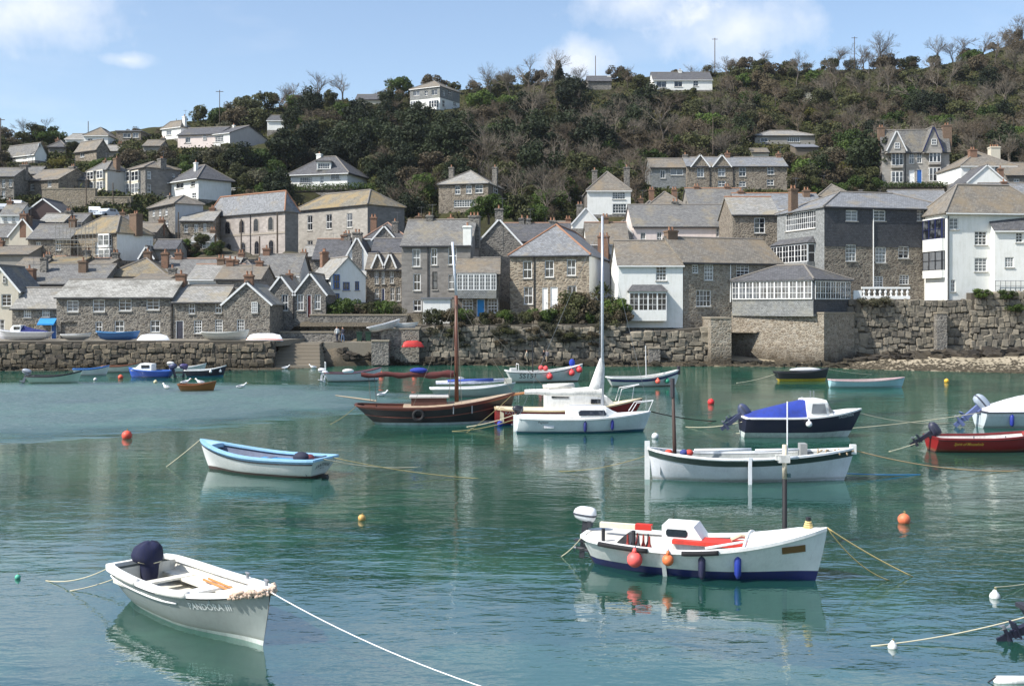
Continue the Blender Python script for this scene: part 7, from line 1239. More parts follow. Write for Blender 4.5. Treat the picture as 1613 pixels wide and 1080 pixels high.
# ================================================================ people
def person(label, base, h, rz, shirt, trousers, hair=(60, 44, 34), stride=0.12, arm=0.15):
    me = bpy.data.meshes.new('person'); s = h / 1.75
    J = {'pel': (0, 0, 0.93), 'spi': (0, 0, 1.15), 'che': (0, 0.01, 1.36), 'nec': (0, 0, 1.5), 'hea': (0, 0.02, 1.6), 'top': (0, 0.02, 1.72)}
    for sd, n in ((1, 'l'), (-1, 'r')):
        J.update({n + 'hip': (0.09 * sd, 0, 0.88), n + 'kne': (0.1 * sd, stride * sd * 0.7, 0.48), n + 'ank': (0.1 * sd, stride * sd, 0.07), n + 'toe': (0.1 * sd, stride * sd + 0.17, 0.03), n + 'sho': (0.18 * sd, 0, 1.42), n + 'elb': (0.24 * sd, -arm * sd * 0.5, 1.15), n + 'wri': (0.24 * sd, arm, 0.93), n + 'han': (0.24 * sd, arm + 0.04, 0.84)})
    E = [('pel', 'spi'), ('spi', 'che'), ('che', 'nec'), ('nec', 'hea'), ('hea', 'top')]
    for n in 'lr': E += [('pel', n + 'hip'), (n + 'hip', n + 'kne'), (n + 'kne', n + 'ank'), (n + 'ank', n + 'toe'), ('che', n + 'sho'), (n + 'sho', n + 'elb'), (n + 'elb', n + 'wri'), (n + 'wri', n + 'han')]
    RAD = {'pel': 0.145, 'spi': 0.14, 'che': 0.155, 'nec': 0.06, 'hea': 0.095, 'top': 0.07, 'hip': 0.09, 'kne': 0.062, 'ank': 0.045, 'toe': 0.035, 'sho': 0.065, 'elb': 0.046, 'wri': 0.034, 'han': 0.035}
    ks = list(J); me.from_pydata([tuple(Vector(J[k]) * s) for k in ks], [(ks.index(a), ks.index(b)) for a, b in E], [])
    o = bpy.data.objects.new('tmp_person', me); col.objects.link(o); md = o.modifiers.new('skin', 'SKIN')
    for i, k in enumerate(ks): r = RAD.get(k, RAD.get(k[1:], 0.08)) * s; o.data.skin_vertices[0].data[i].radius = (r, r)
    o.data.skin_vertices[0].data[0].use_root = True; sd_ = o.modifiers.new('sub', 'SUBSURF'); sd_.levels = 1; sd_.render_levels = 1
    dg = bpy.context.evaluated_depsgraph_get(); nm = bpy.data.meshes.new_from_object(o.evaluated_get(dg)); bpy.data.objects.remove(o)
    nm.materials.clear()
    for mt in (plain('skin', (204, 156, 128), 0.7), paint(shirt, 0.9), paint(trousers, 0.9), plain('hair_' + str(hair[0]), hair, 0.9), plain('shoe', (40, 36, 34), 0.8)): nm.materials.append(mt)
    for p in nm.polygons:
        z = p.center.z / s; x = abs(p.center.x) / s; p.material_index = 3 if z > 1.66 or (z > 1.56 and p.center.y / s < -0.02) else 0 if (z > 1.49 or (x > 0.19 and z < 0.95)) else 1 if z > 0.96 or x > 0.2 else 4 if z < 0.09 else 2; p.use_smooth = True
    o = link('person', nm, None, base); o.rotation_euler = (0, 0, rz); return tag(o, label, 'person', 'people on the shore')
pz = P(537, 537, 116.5); person('person in white top and dark trousers standing by the lane at the steps', Vector((P(533, 537, 116.0).x, 115.2, 2.42)), 1.7, 0.6, (224, 224, 220), (46, 52, 72)); person('person in dark jacket and blue jeans walking beside the lane wall', Vector((P(540, 537, 115.2).x, 115.2, 2.42)), 1.66, 2.4, (44, 46, 60), (92, 112, 140))
for px, lb, sh_, tr_ in ((830, 'person in pale shirt standing on the strand under the harbour wall', (206, 196, 176), (150, 140, 120)), (857, 'person in dark clothes standing on the strand beside a paler figure', (50, 46, 50), (60, 56, 60)), (862, 'person in grey top and tan trousers on the strand', (130, 126, 130), (160, 140, 116))):
    d_ = 114.3; X = (px - CX) * d_ / F; person(lb, Vector((X, d_, ground_z(X, d_))), 1.55, 0.3 * (px % 7), sh_, tr_)
# lane platform the two people and the slip stand on
m = MB(); A, B_ = P(441, 537, 113), P(606, 537, 113); m.box(A.x, 114.2, 1.0, B_.x, 122, 2.42); m.build('lane', pave_mat())['kind'] = 'structure'
for px in (566, 580):
    p = P(px, 530, 116.5); r_ = empty('wheelie_bin', (p.x, 116.5, 2.42), 0.1, 'dark green wheelie bin on the lane below the garden wall', 'bin', 'wheelie bins'); m = MB(); m.v = [(-0.24, -0.28, 0.08), (0.24, -0.28, 0.08), (0.24, 0.28, 0.08), (-0.24, 0.28, 0.08), (-0.3, -0.36, 1.0), (0.3, -0.36, 1.0), (0.3, 0.36, 1.0), (-0.3, 0.36, 1.0)]; m.f = [(0, 3, 2, 1), (4, 5, 6, 7), (0, 1, 5, 4), (1, 2, 6, 5), (2, 3, 7, 6), (3, 0, 4, 7)]; m.build('body', plain('bin_green', (30, 66, 50), 0.6), r_); m = MB(); m.box(-0.32, -0.4, 1.0, 0.32, 0.4, 1.08); m.build('lid', plain('bin_lid', (26, 58, 44), 0.6), r_); m = MB()
    for sx in (-0.24, 0.24): m.lathe([(0.11, -0.04), (0.11, 0.04)], 10, (sx, 0.26, 0.11), 'x')
    m.build('wheel', RUBBER, r_)
# ================================================================ vehicles on the hillside lane
def car(label, px, py, d, rz, c, van=False):
    p = P(px, py, d); z = terrain_z(p.x, d); root = empty('parked_van' if van else 'parked_car', (p.x, d, max(z, p.z) ), rz, label, 'van' if van else 'car', 'cars parked on the hillside lane'); L, w = (4.8, 0.95) if van else (4.1, 0.85)
    prof = [(-L / 2, 0.35), (-L / 2, 1.0), (-L / 2 + 0.15, 1.75 if van else 1.05), (L * 0.18, 1.8 if van else 1.1), (L * 0.32, 1.1 if van else 0.98), (L / 2, 0.85), (L / 2, 0.35)]
    if not van: prof = [(-L / 2, 0.35), (-L / 2, 0.85), (-L / 2 + 0.25, 0.95), (-L * 0.3, 1.4), (L * 0.08, 1.42), (L * 0.25, 0.95), (L / 2, 0.78), (L / 2, 0.35)]
    m = MB(); n = len(prof)
    for y in (-w, w): m.poly([(x, y, zz) for x, zz in prof])
    for i in range(n): a, b_ = prof[i], prof[(i + 1) % n]; m.quad((a[0], -w, a[1]), (b_[0], -w, b_[1]), (b_[0], w, b_[1]), (a[0], w, a[1]))
    m.build('body', paint(c, 0.2, 0.02), root, uv=False); g = MB(); zt = 1.65 if van else 1.34
    for x0, x1 in ((-L * 0.27, -L * 0.12), (-L * 0.1, L * 0.07)): g.box(x0, -w - 0.012, 1.0, x1, w + 0.012, zt)
    g.build('window', GLASS, root); 
    for x in (-L * 0.31, L * 0.31):
        for y in (-w, w): q = MB(); q.v = []; q.tube([(x, y - 0.09, 0.32), (x, y + 0.09, 0.32)], 0.32, 12); q.build('wheel', RUBBER, root)
    q = MB(); q.box(L / 2 - 0.02, -w * 0.85, 0.6, L / 2 + 0.02, -w * 0.5, 0.75); q.box(L / 2 - 0.02, w * 0.5, 0.6, L / 2 + 0.02, w * 0.85, 0.75); q.build('headlight', GLASS, root)
car('white van parked on the lane beside the dark timber garage', 26, 334, 172, -1.35, (236, 236, 238), True); car('white car parked below the retaining wall on the lane', 149, 340, 170, -1.2, (238, 238, 238)); car('pale silver car parked behind the white one on the lane', 168, 343, 168, -1.9, (196, 204, 212)); car('grey car parked at the end of the lane row', 6, 335, 172, -1.4, (176, 180, 184))
# ================================================================ poles and fences
def pole(label, px, y0, y1, d, r=0.11, arms=0):
    p = P(px, y0, d); q = P(px, y1, d); root = empty('telegraph_pole', (p.x, d, min(p.z, terrain_z(p.x, d))), 0, label, 'pole', 'telegraph poles'); h = q.z - root.location.z; m = MB(); m.tube([(0, 0, -0.5), (0, 0, h)], [r, r * 0.75], 7); m.build('post', plain('pole_wood', (92, 80, 68), 0.9), root)
    for k in range(arms): m = MB(); m.box(-0.8, -0.05, h - 0.4 - 0.6 * k, 0.8, 0.05, h - 0.28 - 0.6 * k); m.build('crossarm', plain('pole_wood', (92, 80, 68), 0.9), root)
for a in (('thin pole on the crest above the hilltop bungalow', 1126, 112, 60, 296, 0.14, 1), ('crossarm pole on the crest among bare trees', 1346, 112, 58, 292, 0.12, 1), ('pole on the crest beside the dark stone barn', 938, 130, 88, 280, 0.12, 0), ('pole standing in the garden above the stone row', 1123, 252, 184, 205, 0.1, 0), ('weathered grey pole beside the granite villa', 1377, 268, 203, 196, 0.15, 0), ('dark pole at the ridge end of the village', 1, 250, 186, 205, 0.14, 1), ('pole on the ridge above the pinkish bungalow', 346, 190, 142, 236, 0.1, 1), ('pole on the ridge by the low white bungalow roof', 139, 220, 191, 228, 0.1, 0), ('dark pole in front of the chapel arches', 437, 415, 334, 150, 0.13, 0), ('leaning dark pole at the chapel corner', 380, 420, 345, 148, 0.12, 0), ('short dark pole below the chapel windows', 409, 425, 372, 146, 0.12, 0), ('pole between the bayed villas', 178, 340, 288, 175, 0.1, 0), ('pole by the retaining wall on the lane', 136, 330, 282, 177, 0.1, 0), ('pole in the garden below the terrace', 281, 395, 334, 155, 0.1, 0), ('pale pole in the hedge by the dormer bungalow', 438, 300, 262, 188, 0.07, 0)): pole(*a)
fn = empty('garden_fence', P(412, 300, 189), 0, 'low white post and rail fence along the hedge by the white hipped house', 'fence')
for k in range(13): m = MB(); x = -5.4 + 0.9 * k; z = 0.06 * (k - 6) * 0.9; m.box(x - 0.05, -0.05, z - 0.8, x + 0.05, 0.05, z + 0.75); m.build('post', WPAINT, fn)
for zz_ in (0.3, 0.62): m = MB(); m.v = [(-5.5, -0.03, -0.33 + zz_), (5.5, -0.03, 0.33 + zz_), (5.5, 0.03, 0.33 + zz_), (-5.5, 0.03, -0.33 + zz_), (-5.5, -0.03, -0.2 + zz_), (5.5, -0.03, 0.46 + zz_), (5.5, 0.03, 0.46 + zz_), (-5.5, 0.03, -0.2 + zz_)]; m.f = [(0, 3, 2, 1), (4, 5, 6, 7), (0, 1, 5, 4), (1, 2, 6, 5), (2, 3, 7, 6), (3, 0, 4, 7)]; m.build('rail', WPAINT, fn)
for lb, x0, x1, y0, y1, d in (('pale retaining wall below the small hipped bungalow', 66, 150, 322, 298, 180), ('sandy retaining wall above the parked white car', 150, 206, 336, 311, 176), ('stone wall at the foot of the granite villa garden', 1370, 1560, 299, 290, 186), ('low stone wall in the chapel yard', 330, 470, 425, 408, 149)):
    solid('retaining_wall', lb, 'wall', x0, x1, d, d, 1.0, zat(y0, d) - 2, zat(y1, d), RUBG if 'stone' in lb else stone([(170, 156, 132), (150, 136, 112), (186, 170, 146)], 1.8, 3, (160, 148, 126)))
# ================================================================ vegetation
def leaf_mesh(name, clumps, mat, leaf, per, rnd, flat=0.0):
    """many small leaf faces gathered in clumps through the crown"""
    n = len(clumps) * per; C = np.array([c[:3] for c in clumps]); Rr = np.array([c[3:6] for c in clumps]); idx = np.repeat(np.arange(len(clumps)), per)
    d = rnd.normal(size=(n, 3)); d /= np.linalg.norm(d, axis=1)[:, None]; rad = rnd.uniform(0.35, 1.08, n) ** 0.5
    p = C[idx] + d * Rr[idx] * rad[:, None]; p[:, 2] = np.maximum(p[:, 2], 0.05)
    nr = d * 0.8 + rnd.normal(size=(n, 3)) * 0.7; nr[:, 2] += 0.3; nr /= np.linalg.norm(nr, axis=1)[:, None]
    t = np.cross(nr, rnd.normal(size=(n, 3))); t /= np.linalg.norm(t, axis=1)[:, None]; b = np.cross(nr, t); s = leaf * rnd.uniform(0.55, 1.4, n)[:, None]
    v = np.stack([p - t * s, p + b * s * 0.55, p + t * s, p - b * s * 0.55], 1).reshape(-1, 3)
    me = bpy.data.meshes.new(name); me.vertices.add(n * 4); me.vertices.foreach_set('co', v.ravel().astype(np.float32)); me.loops.add(n * 4); me.loops.foreach_set('vertex_index', np.arange(n * 4, dtype=np.int32)); me.polygons.add(n); me.polygons.foreach_set('loop_start', np.arange(0, n * 4, 4, dtype=np.int32)); me.materials.append(mat); me.update(calc_edges=True); return me
def trunk_mesh(h, r, rnd, limbs, crown_r, mat):
    m = MB(); top = Vector((rnd.uniform(-.2, .2), rnd.uniform(-.2, .2), h)); m.tube([(0, 0, -0.8), (0.05, 0, h * 0.4), top], [r * 1.2, r, r * 0.6], 7)
    for k in range(limbs):
        a = 6.283 * k / limbs + rnd.uniform(-.4, .4); s = Vector((0, 0, h * rnd.uniform(0.35, 0.95))); e = s + Vector((math.cos(a) * crown_r * 0.7, math.sin(a) * crown_r * 0.7, crown_r * rnd.uniform(0.3, 0.8))); mid = s.lerp(e, 0.5) + Vector((0, 0, 0.15 * crown_r)); m.tube([s, mid, e], [r * 0.5, r * 0.35, r * 0.12], 5)
    return m.mesh('trunk', mat, False, False)
def bare_meshes(h, rnd, mat, tmat, spread=0.55, twigs=5):
    """leafless tree: trunk with limbs, crown of fine forking branches"""
    T = MB(); Cn = MB()
    def grow(p, d, l, r, lev):
        e = p + d * l; mid = p.lerp(e, 0.5) + Vector((rnd.uniform(-1, 1), rnd.uniform(-1, 1), rnd.uniform(-.4, .8))) * l * 0.07
        (T if lev < 2 else Cn).tube([p, mid, e], [r, r * 0.85, r * 0.66], 5 if lev < 2 else 3, cap=False)
        if lev >= twigs: return
        for k in range(3 if lev < 4 else 2 + (rnd.random() < 0.6)):
            nd = (d + Vector((rnd.gauss(0, spread), rnd.gauss(0, spread), rnd.gauss(0.12, spread * 0.6)))).normalized(); grow(e if rnd.random() < 0.7 else mid, nd, l * rnd.uniform(0.62, 0.86), r * (0.6 if lev < 3 else 0.68), lev + 1)
    grow(Vector((0, 0, -0.6)), Vector((0, 0, 1)), h * 0.30, h * 0.02, 0)
    return T.mesh('trunk', tmat, False, False), Cn.mesh('crown', mat, False, False)
BARK = plain('bark', (76, 68, 58), 0.9); BARKG = plain('grey_bark', (98, 90, 80), 0.9); TWIG = plain('twig', (116, 107, 94), 0.95); TWIGB = plain('brown_twig', (104, 92, 76), 0.95)
rg = np.random.RandomState(5); rp = random.Random(9)
PROTO = {}
def blob_clumps(w, h, z0, k, cr):
    out = []
    while len(out) < k:
        a, b, c = rp.uniform(-1, 1), rp.uniform(-1, 1), rp.uniform(-1, 1)
        if a * a + b * b + c * c > 1 or (a * a + b * b + c * c) < 0.16: continue
        s = cr * rp.uniform(0.65, 1.35); out.append((a * w * 0.78, b * w * 0.78, z0 + h * (0.5 + 0.42 * c), s, s, s * 0.8))
    return out
def proto(kind, n, fn): PROTO[kind] = [fn(i) for i in range(n)]
FO = {'olive': foliage((52, 56, 34), (98, 100, 62)), 'dark': foliage((28, 36, 24), (62, 72, 44)), 'brown': foliage((66, 59, 46), (108, 97, 74)), 'green': foliage((42, 58, 24), (96, 116, 52)), 'gorse': foliage((70, 72, 30), (128, 120, 50)), 'blossom': foliage((140, 140, 126), (206, 204, 190)), 'grey': foliage((68, 68, 52), (108, 105, 82))}
def bushy(fo, w, h, k, per, leaf, trunk_h=0.8, cr=None):
    def f(i): cr_ = cr or w * 0.36; return trunk_mesh(trunk_h + h * 0.3, 0.14, rp, 5, w * 0.7, BARK), leaf_mesh('crown', blob_clumps(w, h, trunk_h * 0.5, k, cr_), FO[fo], leaf, per, rg)
    return f
proto('olive', 3, bushy('olive', 2.2, 2.9, 16, 170, 0.17)); proto('dark', 3, bushy('dark', 2.7, 5.2, 22, 190, 0.19, 1.0)); proto('brown', 3, bushy('brown', 2.2, 2.8, 15, 160, 0.16)); proto('green', 2, bushy('green', 2.2, 2.8, 16, 170, 0.17)); proto('gorse', 2, bushy('gorse', 1.7, 1.8, 12, 150, 0.13, 0.4)); proto('blossom', 1, bushy('blossom', 2.6, 3.0, 14, 170, 0.15)); proto('grey', 2, bushy('grey', 2.1, 2.6, 14, 130, 0.15))
proto('bare', 4, lambda i: bare_meshes(7.2, rp, TWIG, BARKG, 0.5, 6)); proto('barebrown', 3, lambda i: bare_meshes(6.2, rp, TWIGB, BARK, 0.58, 6))
def conifer(i):
    cl = []
    for k in range(9):
        z = 1.6 + k * 0.62; r = 2.0 * (1 - k / 10.5)
        for j in range(5): a = j * 1.257 + k * 0.7; cl.append((math.cos(a) * r * 0.62, math.sin(a) * r * 0.62, z, r * 0.42, r * 0.42, 0.3))
    return trunk_mesh(6.6, 0.2, rp, 3, 0.8, BARK), leaf_mesh('crown', cl, FO['dark'], 0.16, 80, rg)
proto('conifer', 1, conifer)
LAB = {'olive': ('dull olive green bush growing on the hillside', 'olive bushes on the hillside', 'bush'), 'dark': ('dark evergreen tree growing in the hillside wood', 'dark evergreens in the hillside wood', 'tree'), 'brown': ('brown thicket shrub not yet in leaf on the hillside', 'brown shrubs on the hillside', 'bush'), 'green': ('fresh green leafy bush on the hillside', 'fresh green bushes on the hillside', 'bush'), 'gorse': ('yellowish green gorse clump on the open slope', 'gorse clumps on the slope', 'bush'), 'blossom': ('whitish blossoming shrub among green bushes on the hillside', None, 'bush'), 'grey': ('grey green scrub bush on the hillside', 'grey scrub on the hillside', 'bush'), 'bare': ('leafless grey tree with fine branching crown on the hillside', 'bare grey trees', 'tree'), 'barebrown': ('leafless brownish tree with spreading twigs on the hillside', 'bare brown trees', 'tree'), 'conifer': ('dark pointed conifer standing on the hill crest', None, 'tree')}
MARKS = [(685, 155, 'the square hilltop house'), (1075, 135, 'the white hilltop bungalow'), (945, 135, 'the dark stone barn'), (500, 275, 'the white dormer bungalow'), (740, 305, 'the stone house among bare trees'), (1160, 275, 'the row of dark stone cottages'), (1235, 215, 'the low grey house'), (1440, 250, 'the granite double villa'), (1560, 270, 'the small white gable end'), (960, 305, 'the white villa'), (315, 290, 'the white hipped house'), (240, 285, 'the grey bayed villa'), (150, 280, 'the cream bayed villa'), (60, 295, 'the stone semi'), (40, 242, 'the white slope bungalow'), (145, 240, 'the brown stone bungalow'), (205, 212, 'the flat roofed bungalow'), (275, 205, 'the white chimneyed house'), (370, 215, 'the long pale bungalow'), (435, 195, 'the small white cottage'), (550, 315, 'the square stone hall'), (390, 320, 'the granite chapel'), (580, 157, 'the hidden pale bungalow'), (1346, 90, 'the crossarm pole'), (1126, 90, 'the thin crest pole'), (1377, 235, 'the weathered grey pole'), (1123, 215, 'the garden pole'), (880, 120, 'the pointed conifer'), (905, 180, 'the big round yew'), (1275, 155, 'the blossoming shrub'), (1130, 215, 'the rounded hedge')]
NAMES = {'olive': 'bush', 'green': 'leafy_bush', 'brown': 'brown_shrub', 'grey': 'scrub_bush', 'gorse': 'gorse_bush', 'blossom': 'blossoming_shrub', 'dark': 'evergreen_tree', 'bare': 'bare_tree', 'barebrown': 'bare_brown_tree', 'conifer': 'conifer'}
LOOK = {'olive': 'dull olive bush', 'green': 'fresh green leafy bush', 'brown': 'brown leafless shrub', 'grey': 'grey green scrub bush', 'gorse': 'yellowish gorse clump', 'dark': 'dark evergreen tree', 'bare': 'bare grey tree', 'barebrown': 'bare brownish tree'}
def where(px, py):
    m_ = min(MARKS, key=lambda q: (q[0] - px) ** 2 + ((q[1] - py) * 1.6) ** 2); dx, dy = px - m_[0], py - m_[1]; far = math.hypot(dx, dy * 1.6) > 75
    rel = ('up the slope from' if dy < -20 else 'down the slope from' if dy > 28 else 'along the slope from') if far else ('just above' if dy < -14 else 'just below' if dy > 20 else 'beside'); return rel + ' ' + m_[2]
def plant(kind, x, y, z, s, sx=1.0, label=None, group=None, cat=None):
    T, Cn = rp.choice(PROTO[kind]); lb, gp, ct = LAB[kind]; root = empty(NAMES[kind], (x, y, z), rp.uniform(0, 6.28), label or lb, cat or ct, group if label else gp); root.scale = (s * sx, s * sx, s)
    link('trunk', T, root); c = link('crown', Cn, root); return root
def clear(px, py, hw, hh, d):
    for x0, y0, x1, y1, hd, D in HOUSES:
        if d < hd + D + 1 and px + hw * 0.75 > x0 and px - hw * 0.75 < x1 and py > y0 and py - hh * 0.8 < y1:
            if d > hd and not (py - hh > y1): 
                if d > hd + D: continue
            return False
        if abs(d - hd - D / 2) < D / 2 + 1.5 and x0 < px < x1: return False
    return True
def low(px): return interp(px, [(0, 300), (200, 318), (330, 322), (420, 318), (460, 330), (640, 345), (800, 350), (880, 345), (1000, 320), (1080, 300), (1250, 296), (1380, 290), (1500, 292), (1613, 280)])
def mixture(px, py):
    r = rp.random(); f = (py - interp(px, SKY)) / max(1, low(px) - interp(px, SKY))
    if px < 330: w = dict(olive=4, green=2.4, brown=2.4, grey=1.2, gorse=1.6, dark=1.0, barebrown=0.5)
    elif px < 560: w = dict(olive=3.5, dark=2.4, brown=1.6, barebrown=1.3, green=1.6, grey=1)
    elif px < 730: w = dict(dark=5, olive=2, barebrown=1.7, brown=1.2, green=0.6)
    elif px < 1010: w = dict(bare=3.4, barebrown=2.4, dark=1.5, olive=2.2, brown=2.2, grey=1.4, green=0.7)
    elif px < 1380: w = dict(barebrown=2.6, bare=2.0, brown=2.6, olive=2.8, green=1.6, dark=0.9, grey=1.1, gorse=0.6)
    else: w = dict(barebrown=3.0, bare=2.6, brown=2.4, olive=3.0, green=1.2, dark=0.8, grey=0.9)
    t = sum(w.values()) * r
    for k, v in w.items():
        t -= v
        if t <= 0: return k
    return 'olive'
spots = []; tries = 0; count = {}
while len(spots) < 640 and tries < 16000:
    tries += 1; px = rp.uniform(-20, 1633); ys = interp(px, SKY); py = ys + (low(px) - ys) * rp.random() ** 0.85
    k = mixture(px, py)
    if k == 'dark' and py < ys + 28: k = 'brown' if px > 560 else 'olive'
    if count.get(k, 0) >= 120: continue
    d = dmap(py); s = rp.uniform(0.8, 1.45) * (1.1 if k not in ('bare', 'barebrown') else 1.05); ppm = F / d
    if px < 330: s *= 0.72
    hh = {'dark': 5.5, 'bare': 6.5, 'barebrown': 5.8}.get(k, 3.0) * s * ppm; hw = 2.2 * s * ppm
    if any((px - q[0]) ** 2 + ((py - q[1]) * 2.0) ** 2 < (11 + 4 * rp.random()) ** 2 for q in spots): continue
    if not clear(px, py, hw, hh, d): continue
    spots.append((px, py)); count[k] = count.get(k, 0) + 1; X = (px - CX) * d / F; plant(k, X, d, terrain_z(X, d) - 0.1, s, rp.uniform(0.9, 1.2), ('small ' if s < 0.8 else 'large ' if s > 1.15 else '') + LOOK[k] + ' ' + where(px, py), LAB[k][1])
# trees one can pick out along the crest
def at_tree(kind, px, py, s, label=None, group=None, sx=1.0):
    d = dmap(py); X = (px - CX) * d / F; return plant(kind, X, d, terrain_z(X, d) - 0.2, s, sx, label, group)
for px, s in ((440, 0.95), (465, 1.0), (490, 0.85), (540, 1.2), (607, 0.8), (632, 0.95), (40, 0.7), (70, 0.75), (1165, 0.7), (1310, 1.15), (1385, 1.55), (1360, 1.25), (1410, 1.2), (1478, 1.25), (1500, 1.0), (1590, 1.2), (1610, 1.3)): at_tree('bare', px, interp(px, SKY) + 4, s, 'leafless grey tree standing against the sky on the crest', 'bare trees along the crest', 1.25)
at_tree('conifer', 880, 138, 1.05); at_tree('blossom', 1275, 168, 1.0); at_tree('dark', 905, 195, 1.65, 'big round dark yew like evergreen above the bare trees', None, 1.05)
for px, py, s in ((600, 250, 1.4), (640, 262, 1.5), (680, 255, 1.3), (610, 205, 1.2), (660, 215, 1.3), (490, 190, 1.3), (715, 225, 1.2)): at_tree('dark', px, py, s, 'tall dark pine like tree in the shady wood under the hilltop house', 'dark wood under the hilltop house')
for px in range(744, 1613, 46):
    ys = interp(px, SKY); at_tree(rp.choice(['olive', 'brown', 'brown', 'olive', 'grey']), px + rp.uniform(-12, 12), ys + 5, rp.uniform(0.9, 1.3), 'low scrubby bush forming the crest line of the hill', 'scrub along the crest')
# hedges
def hedge(label, x0, x1, y0, y1, d, h, w=1.2):
    A, B_ = P(x0, y0, d), P(x1, y1, d); L = (B_ - A).length; u = (B_ - A).normalized(); cl = []
    for k in range(int(L / 0.8) + 2): q = A + u * (k * 0.8); cl.append((q.x - A.x, q.y - A.y, q.z - A.z + h * 0.5, 0.75, w * 0.6, h * 0.55))
    root = empty('hedge', A, 0, label, 'hedge'); link('foliage', leaf_mesh('foliage', cl, FO['green'], 0.13, 150, rg), root); m = MB(); m.tube([(0, 0, 0.1), (B_.x - A.x, B_.y - A.y, B_.z - A.z + 0.1)], 0.25, 6); m.build('stems', BARK, root)
hedge('clipped green hedge along the white fence', 368, 462, 312, 302, 187, 1.4); hedge('clipped hedge under the white dormer bungalow', 462, 585, 303, 300, 186, 1.4); hedge('bright green rounded hedge above the stone row', 1096, 1166, 226, 218, 214, 2.4, 2.0); hedge('garden hedge in front of the granite villa', 1385, 1510, 297, 296, 184, 1.1)
# bushes near the harbour front
def front_bush(kind, px, py, d, s, label, group=None, sx=1.0): p = P(px, py, d); return plant(kind, p.x, d, p.z - 0.75 * s, s, sx, label, group)
for px, py, s, k in ((520, 497, 0.55, 'green'), (545, 496, 0.75, 'green'), (567, 497, 0.5, 'brown'), (588, 496, 0.6, 'olive'), (605, 498, 0.7, 'green'), (625, 497, 0.5, 'grey')): front_bush(k, px, py, 121, s, 'small garden shrub growing on the stone garden wall', 'shrubs on the garden wall')
for i, px in enumerate(range(676, 985, 17)): front_bush(('grey', 'olive', 'brown', 'green')[i % 4], px + rp.uniform(-5, 5), 507 + rp.uniform(-3, 7), 116.4, rp.uniform(0.42, 0.66), 'straggling bush overhanging the top of the harbour wall', 'bushes on the harbour wall')
for px, py, s, k in ((905, 496, 1.0, 'olive'), (930, 500, 1.1, 'brown'), (955, 504, 1.0, 'olive'), (970, 498, 0.8, 'green'), (885, 500, 0.7, 'brown'), (840, 500, 0.4, 'green')): front_bush(k, px, py, 117.6, s, 'tall untrimmed shrub between the square house and the whitewashed cottage', 'tall shrubs by the whitewashed cottage')
for px, py in ((1358, 478), (1375, 480), (1395, 476), (1545, 466), (1585, 468), (1600, 490)): front_bush('grey' if px < 1500 else 'green', px, py, 116.7, 0.32, 'tuft of weeds growing on the tall sea wall', 'tufts on the sea wall', 1.6)
for k in range(16): px = rp.uniform(290, 350); py = rp.uniform(378, 412); front_bush(rp.choice(['green', 'olive', 'brown']), px, py, 152, rp.uniform(0.3, 0.55), 'garden shrub below the low terrace by the chapel', 'garden shrubs by the chapel')
for px, py, s in ((818, 342, 1.3), (770, 335, 1.1), (790, 340, 1.0), (845, 348, 0.9), (750, 344, 0.7)): front_bush('green' if px != 818 else 'olive', px, py, 158, s, 'dense green garden bush behind the pinnacle chimney', 'garden bushes behind the pinnacle')
for k in range(20): px = rp.uniform(1250, 1390); py = rp.uniform(285, 308); front_bush(rp.choice(['green', 'olive', 'brown', 'grey']), px, py, 178, rp.uniform(0.5, 0.8), 'garden shrub on the terrace behind the slate roofs', 'garden shrubs behind the slate roofs')
for k in range(34):
    px = rp.uniform(668, 978); py = rp.uniform(512, 548); front_bush(rp.choice(['grey', 'olive', 'brown', 'grey']), px, py, 115.25, rp.uniform(0.16, 0.3), 'small tuft of ivy clinging to the face of the bushy harbour wall', 'ivy tufts on the harbour wall', 1.7)
# cabbage palm
pp = P(948, 500, 118.3); root = empty('cabbage_palm', pp, 0, 'spiky cabbage palm beside the whitewashed cottage', 'palm'); m = MB(); m.tube([(0, 0, -0.5), (0.05, 0, 3.0)], [0.16, 0.12], 7); m.build('trunk', BARK, root); v = []; f = []
for hx, hz in ((0.05, 3.2), (-0.5, 2.7), (0.55, 2.8)):
    for k in range(90):
        a = rp.uniform(0, 6.283); el = rp.uniform(-0.5, 1.4); l = rp.uniform(0.8, 1.3); dd = Vector((math.cos(a) * math.cos(el), math.sin(a) * math.cos(el), math.sin(el))); sdv = dd.cross(Vector((0, 0, 1))).normalized() * 0.05; b0 = Vector((hx, 0, hz)); md_ = b0 + dd * l * 0.6; e = b0 + dd * l - Vector((0, 0, 0.28)); i = len(v); v += [tuple(b0 - sdv * 0.5), tuple(b0 + sdv * 0.5), tuple(md_ + sdv), tuple(md_ - sdv), tuple(e)]; f += [(i, i + 1, i + 2, i + 3), (i + 3, i + 2, i + 4)]
me = bpy.data.meshes.new('crown'); me.from_pydata(v, [], f); me.materials.append(foliage((54, 62, 34), (118, 122, 74))); link('crown', me, root)
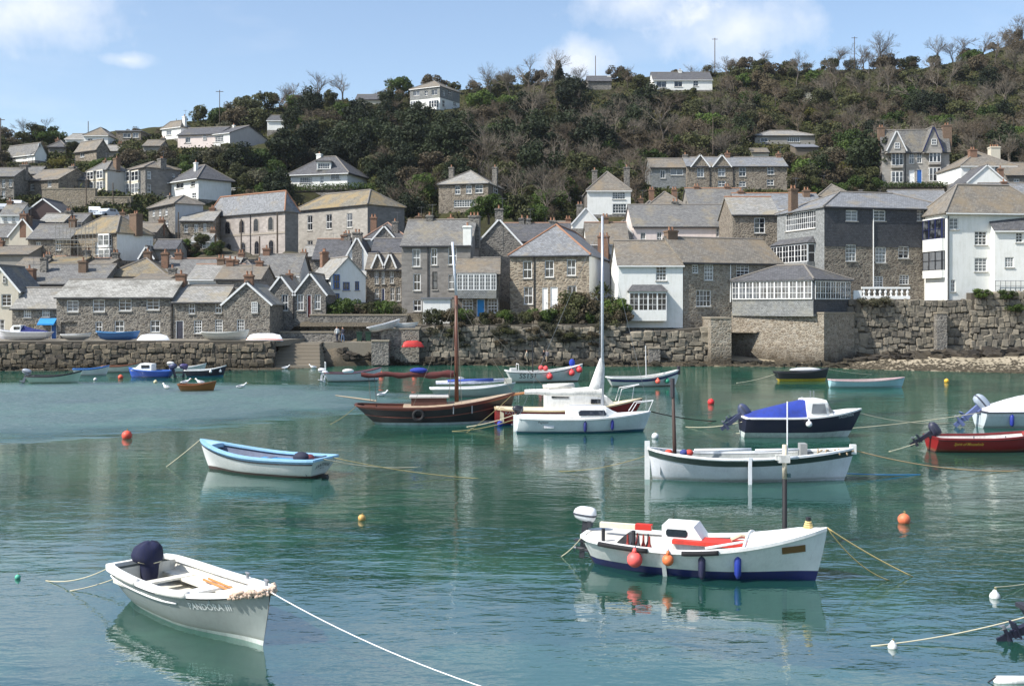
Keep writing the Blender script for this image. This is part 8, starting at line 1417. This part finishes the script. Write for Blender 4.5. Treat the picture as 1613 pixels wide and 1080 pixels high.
# undergrowth covering the slope
def undergrowth():
    N = 170000; r = np.random.RandomState(11); px = r.uniform(-60, 1673, N); t = r.uniform(0, 1, N) ** 0.8
    ys = np.interp(px, [a for a, _ in SKY], [b for _, b in SKY]) + 1; lo = np.array([interp(x, [(0, 335), (640, 345), (1000, 330), (1300, 305), (1613, 305)]) for x in (px[::200])]).repeat(200)[:N]
    y = ys + (lo - ys) * t; rows = sorted([(60, 330)] + ROWS); d = np.interp(y, [a for a, _ in rows], [b for _, b in rows]); X = (px - CX) * d / F; Z = CH - (y - HY) * d / F
    keep = np.ones(N, bool)
    for x0, y0, x1, y1, hd, D in HOUSES: keep &= ~((px > x0 - 1) & (px < x1 + 1) & (d > hd - 2.2) & (d < hd + D + 1))
    X, Z, d = X[keep], Z[keep], d[keep]; n = len(X)
    for c in CUTS: Z = np.minimum(Z, c[6] + np.maximum(0.0, cut_dist(X, d, c) - 0.3) * 0.9); h = r.gamma(2.0, 0.22, n); p = np.stack([X, d, Z + h * 0.7 + 0.05], 1)
    nr = r.normal(size=(n, 3)); nr[:, 2] += 0.5; nr /= np.linalg.norm(nr, axis=1)[:, None]; tt = np.cross(nr, r.normal(size=(n, 3))); tt /= np.linalg.norm(tt, axis=1)[:, None]; b = np.cross(nr, tt); s = r.uniform(0.14, 0.42, n)[:, None]
    v = np.stack([p - tt * s, p + b * s * 0.6, p + tt * s, p - b * s * 0.6], 1).reshape(-1, 3)
    me = bpy.data.meshes.new('undergrowth'); me.vertices.add(n * 4); me.vertices.foreach_set('co', v.ravel().astype(np.float32)); me.loops.add(n * 4); me.loops.foreach_set('vertex_index', np.arange(n * 4, dtype=np.int32)); me.polygons.add(n); me.polygons.foreach_set('loop_start', np.arange(0, n * 4, 4, dtype=np.int32)); me.update(calc_edges=True)
    t = NT('undergrowth'); g = t.node('ShaderNodeNewGeometry').outputs['Position']; n1 = t.noise(g, 0.11, 5, 0.65); n2 = t.noise(g, 0.8, 4, 0.6)
    c = t.ramp(t.math('ADD', t.math('MULTIPLY', n1, 0.6), t.math('MULTIPLY', n2, 0.4)), [(0.32, lin((70, 54, 38))), (0.45, lin((74, 74, 42))), (0.55, lin((56, 66, 32))), (0.66, lin((104, 92, 58))), (0.78, lin((82, 96, 44)))])
    me.materials.append(t.done(c, 0.85, spec=0.15)); o = link('undergrowth', me); tag(o, 'tangled brown and green undergrowth covering the hillside', 'undergrowth', kind='stuff')
undergrowth()
# ================================================================ sea air: thin haze over harbour and hill
hz = MB(); hz.box(-260, -20, -4, 260, 520, 125); ho = hz.build('haze', plain('haze', (255, 255, 255)), None, uv=False); tag(ho, 'thin pale sea haze over the harbour and hill', 'haze', kind='stuff')
hm = bpy.data.materials.new('haze_air'); hm.use_nodes = True; hm.node_tree.nodes.clear(); ov = hm.node_tree.nodes.new('ShaderNodeOutputMaterial'); pv = hm.node_tree.nodes.new('ShaderNodeVolumePrincipled'); pv.inputs['Color'].default_value = (0.86, 0.92, 1.0, 1); pv.inputs['Density'].default_value = 0.00008; pv.inputs['Anisotropy'].default_value = 0.2
hm.node_tree.links.new(pv.outputs[0], ov.inputs['Volume']); ho.data.materials[0] = hm
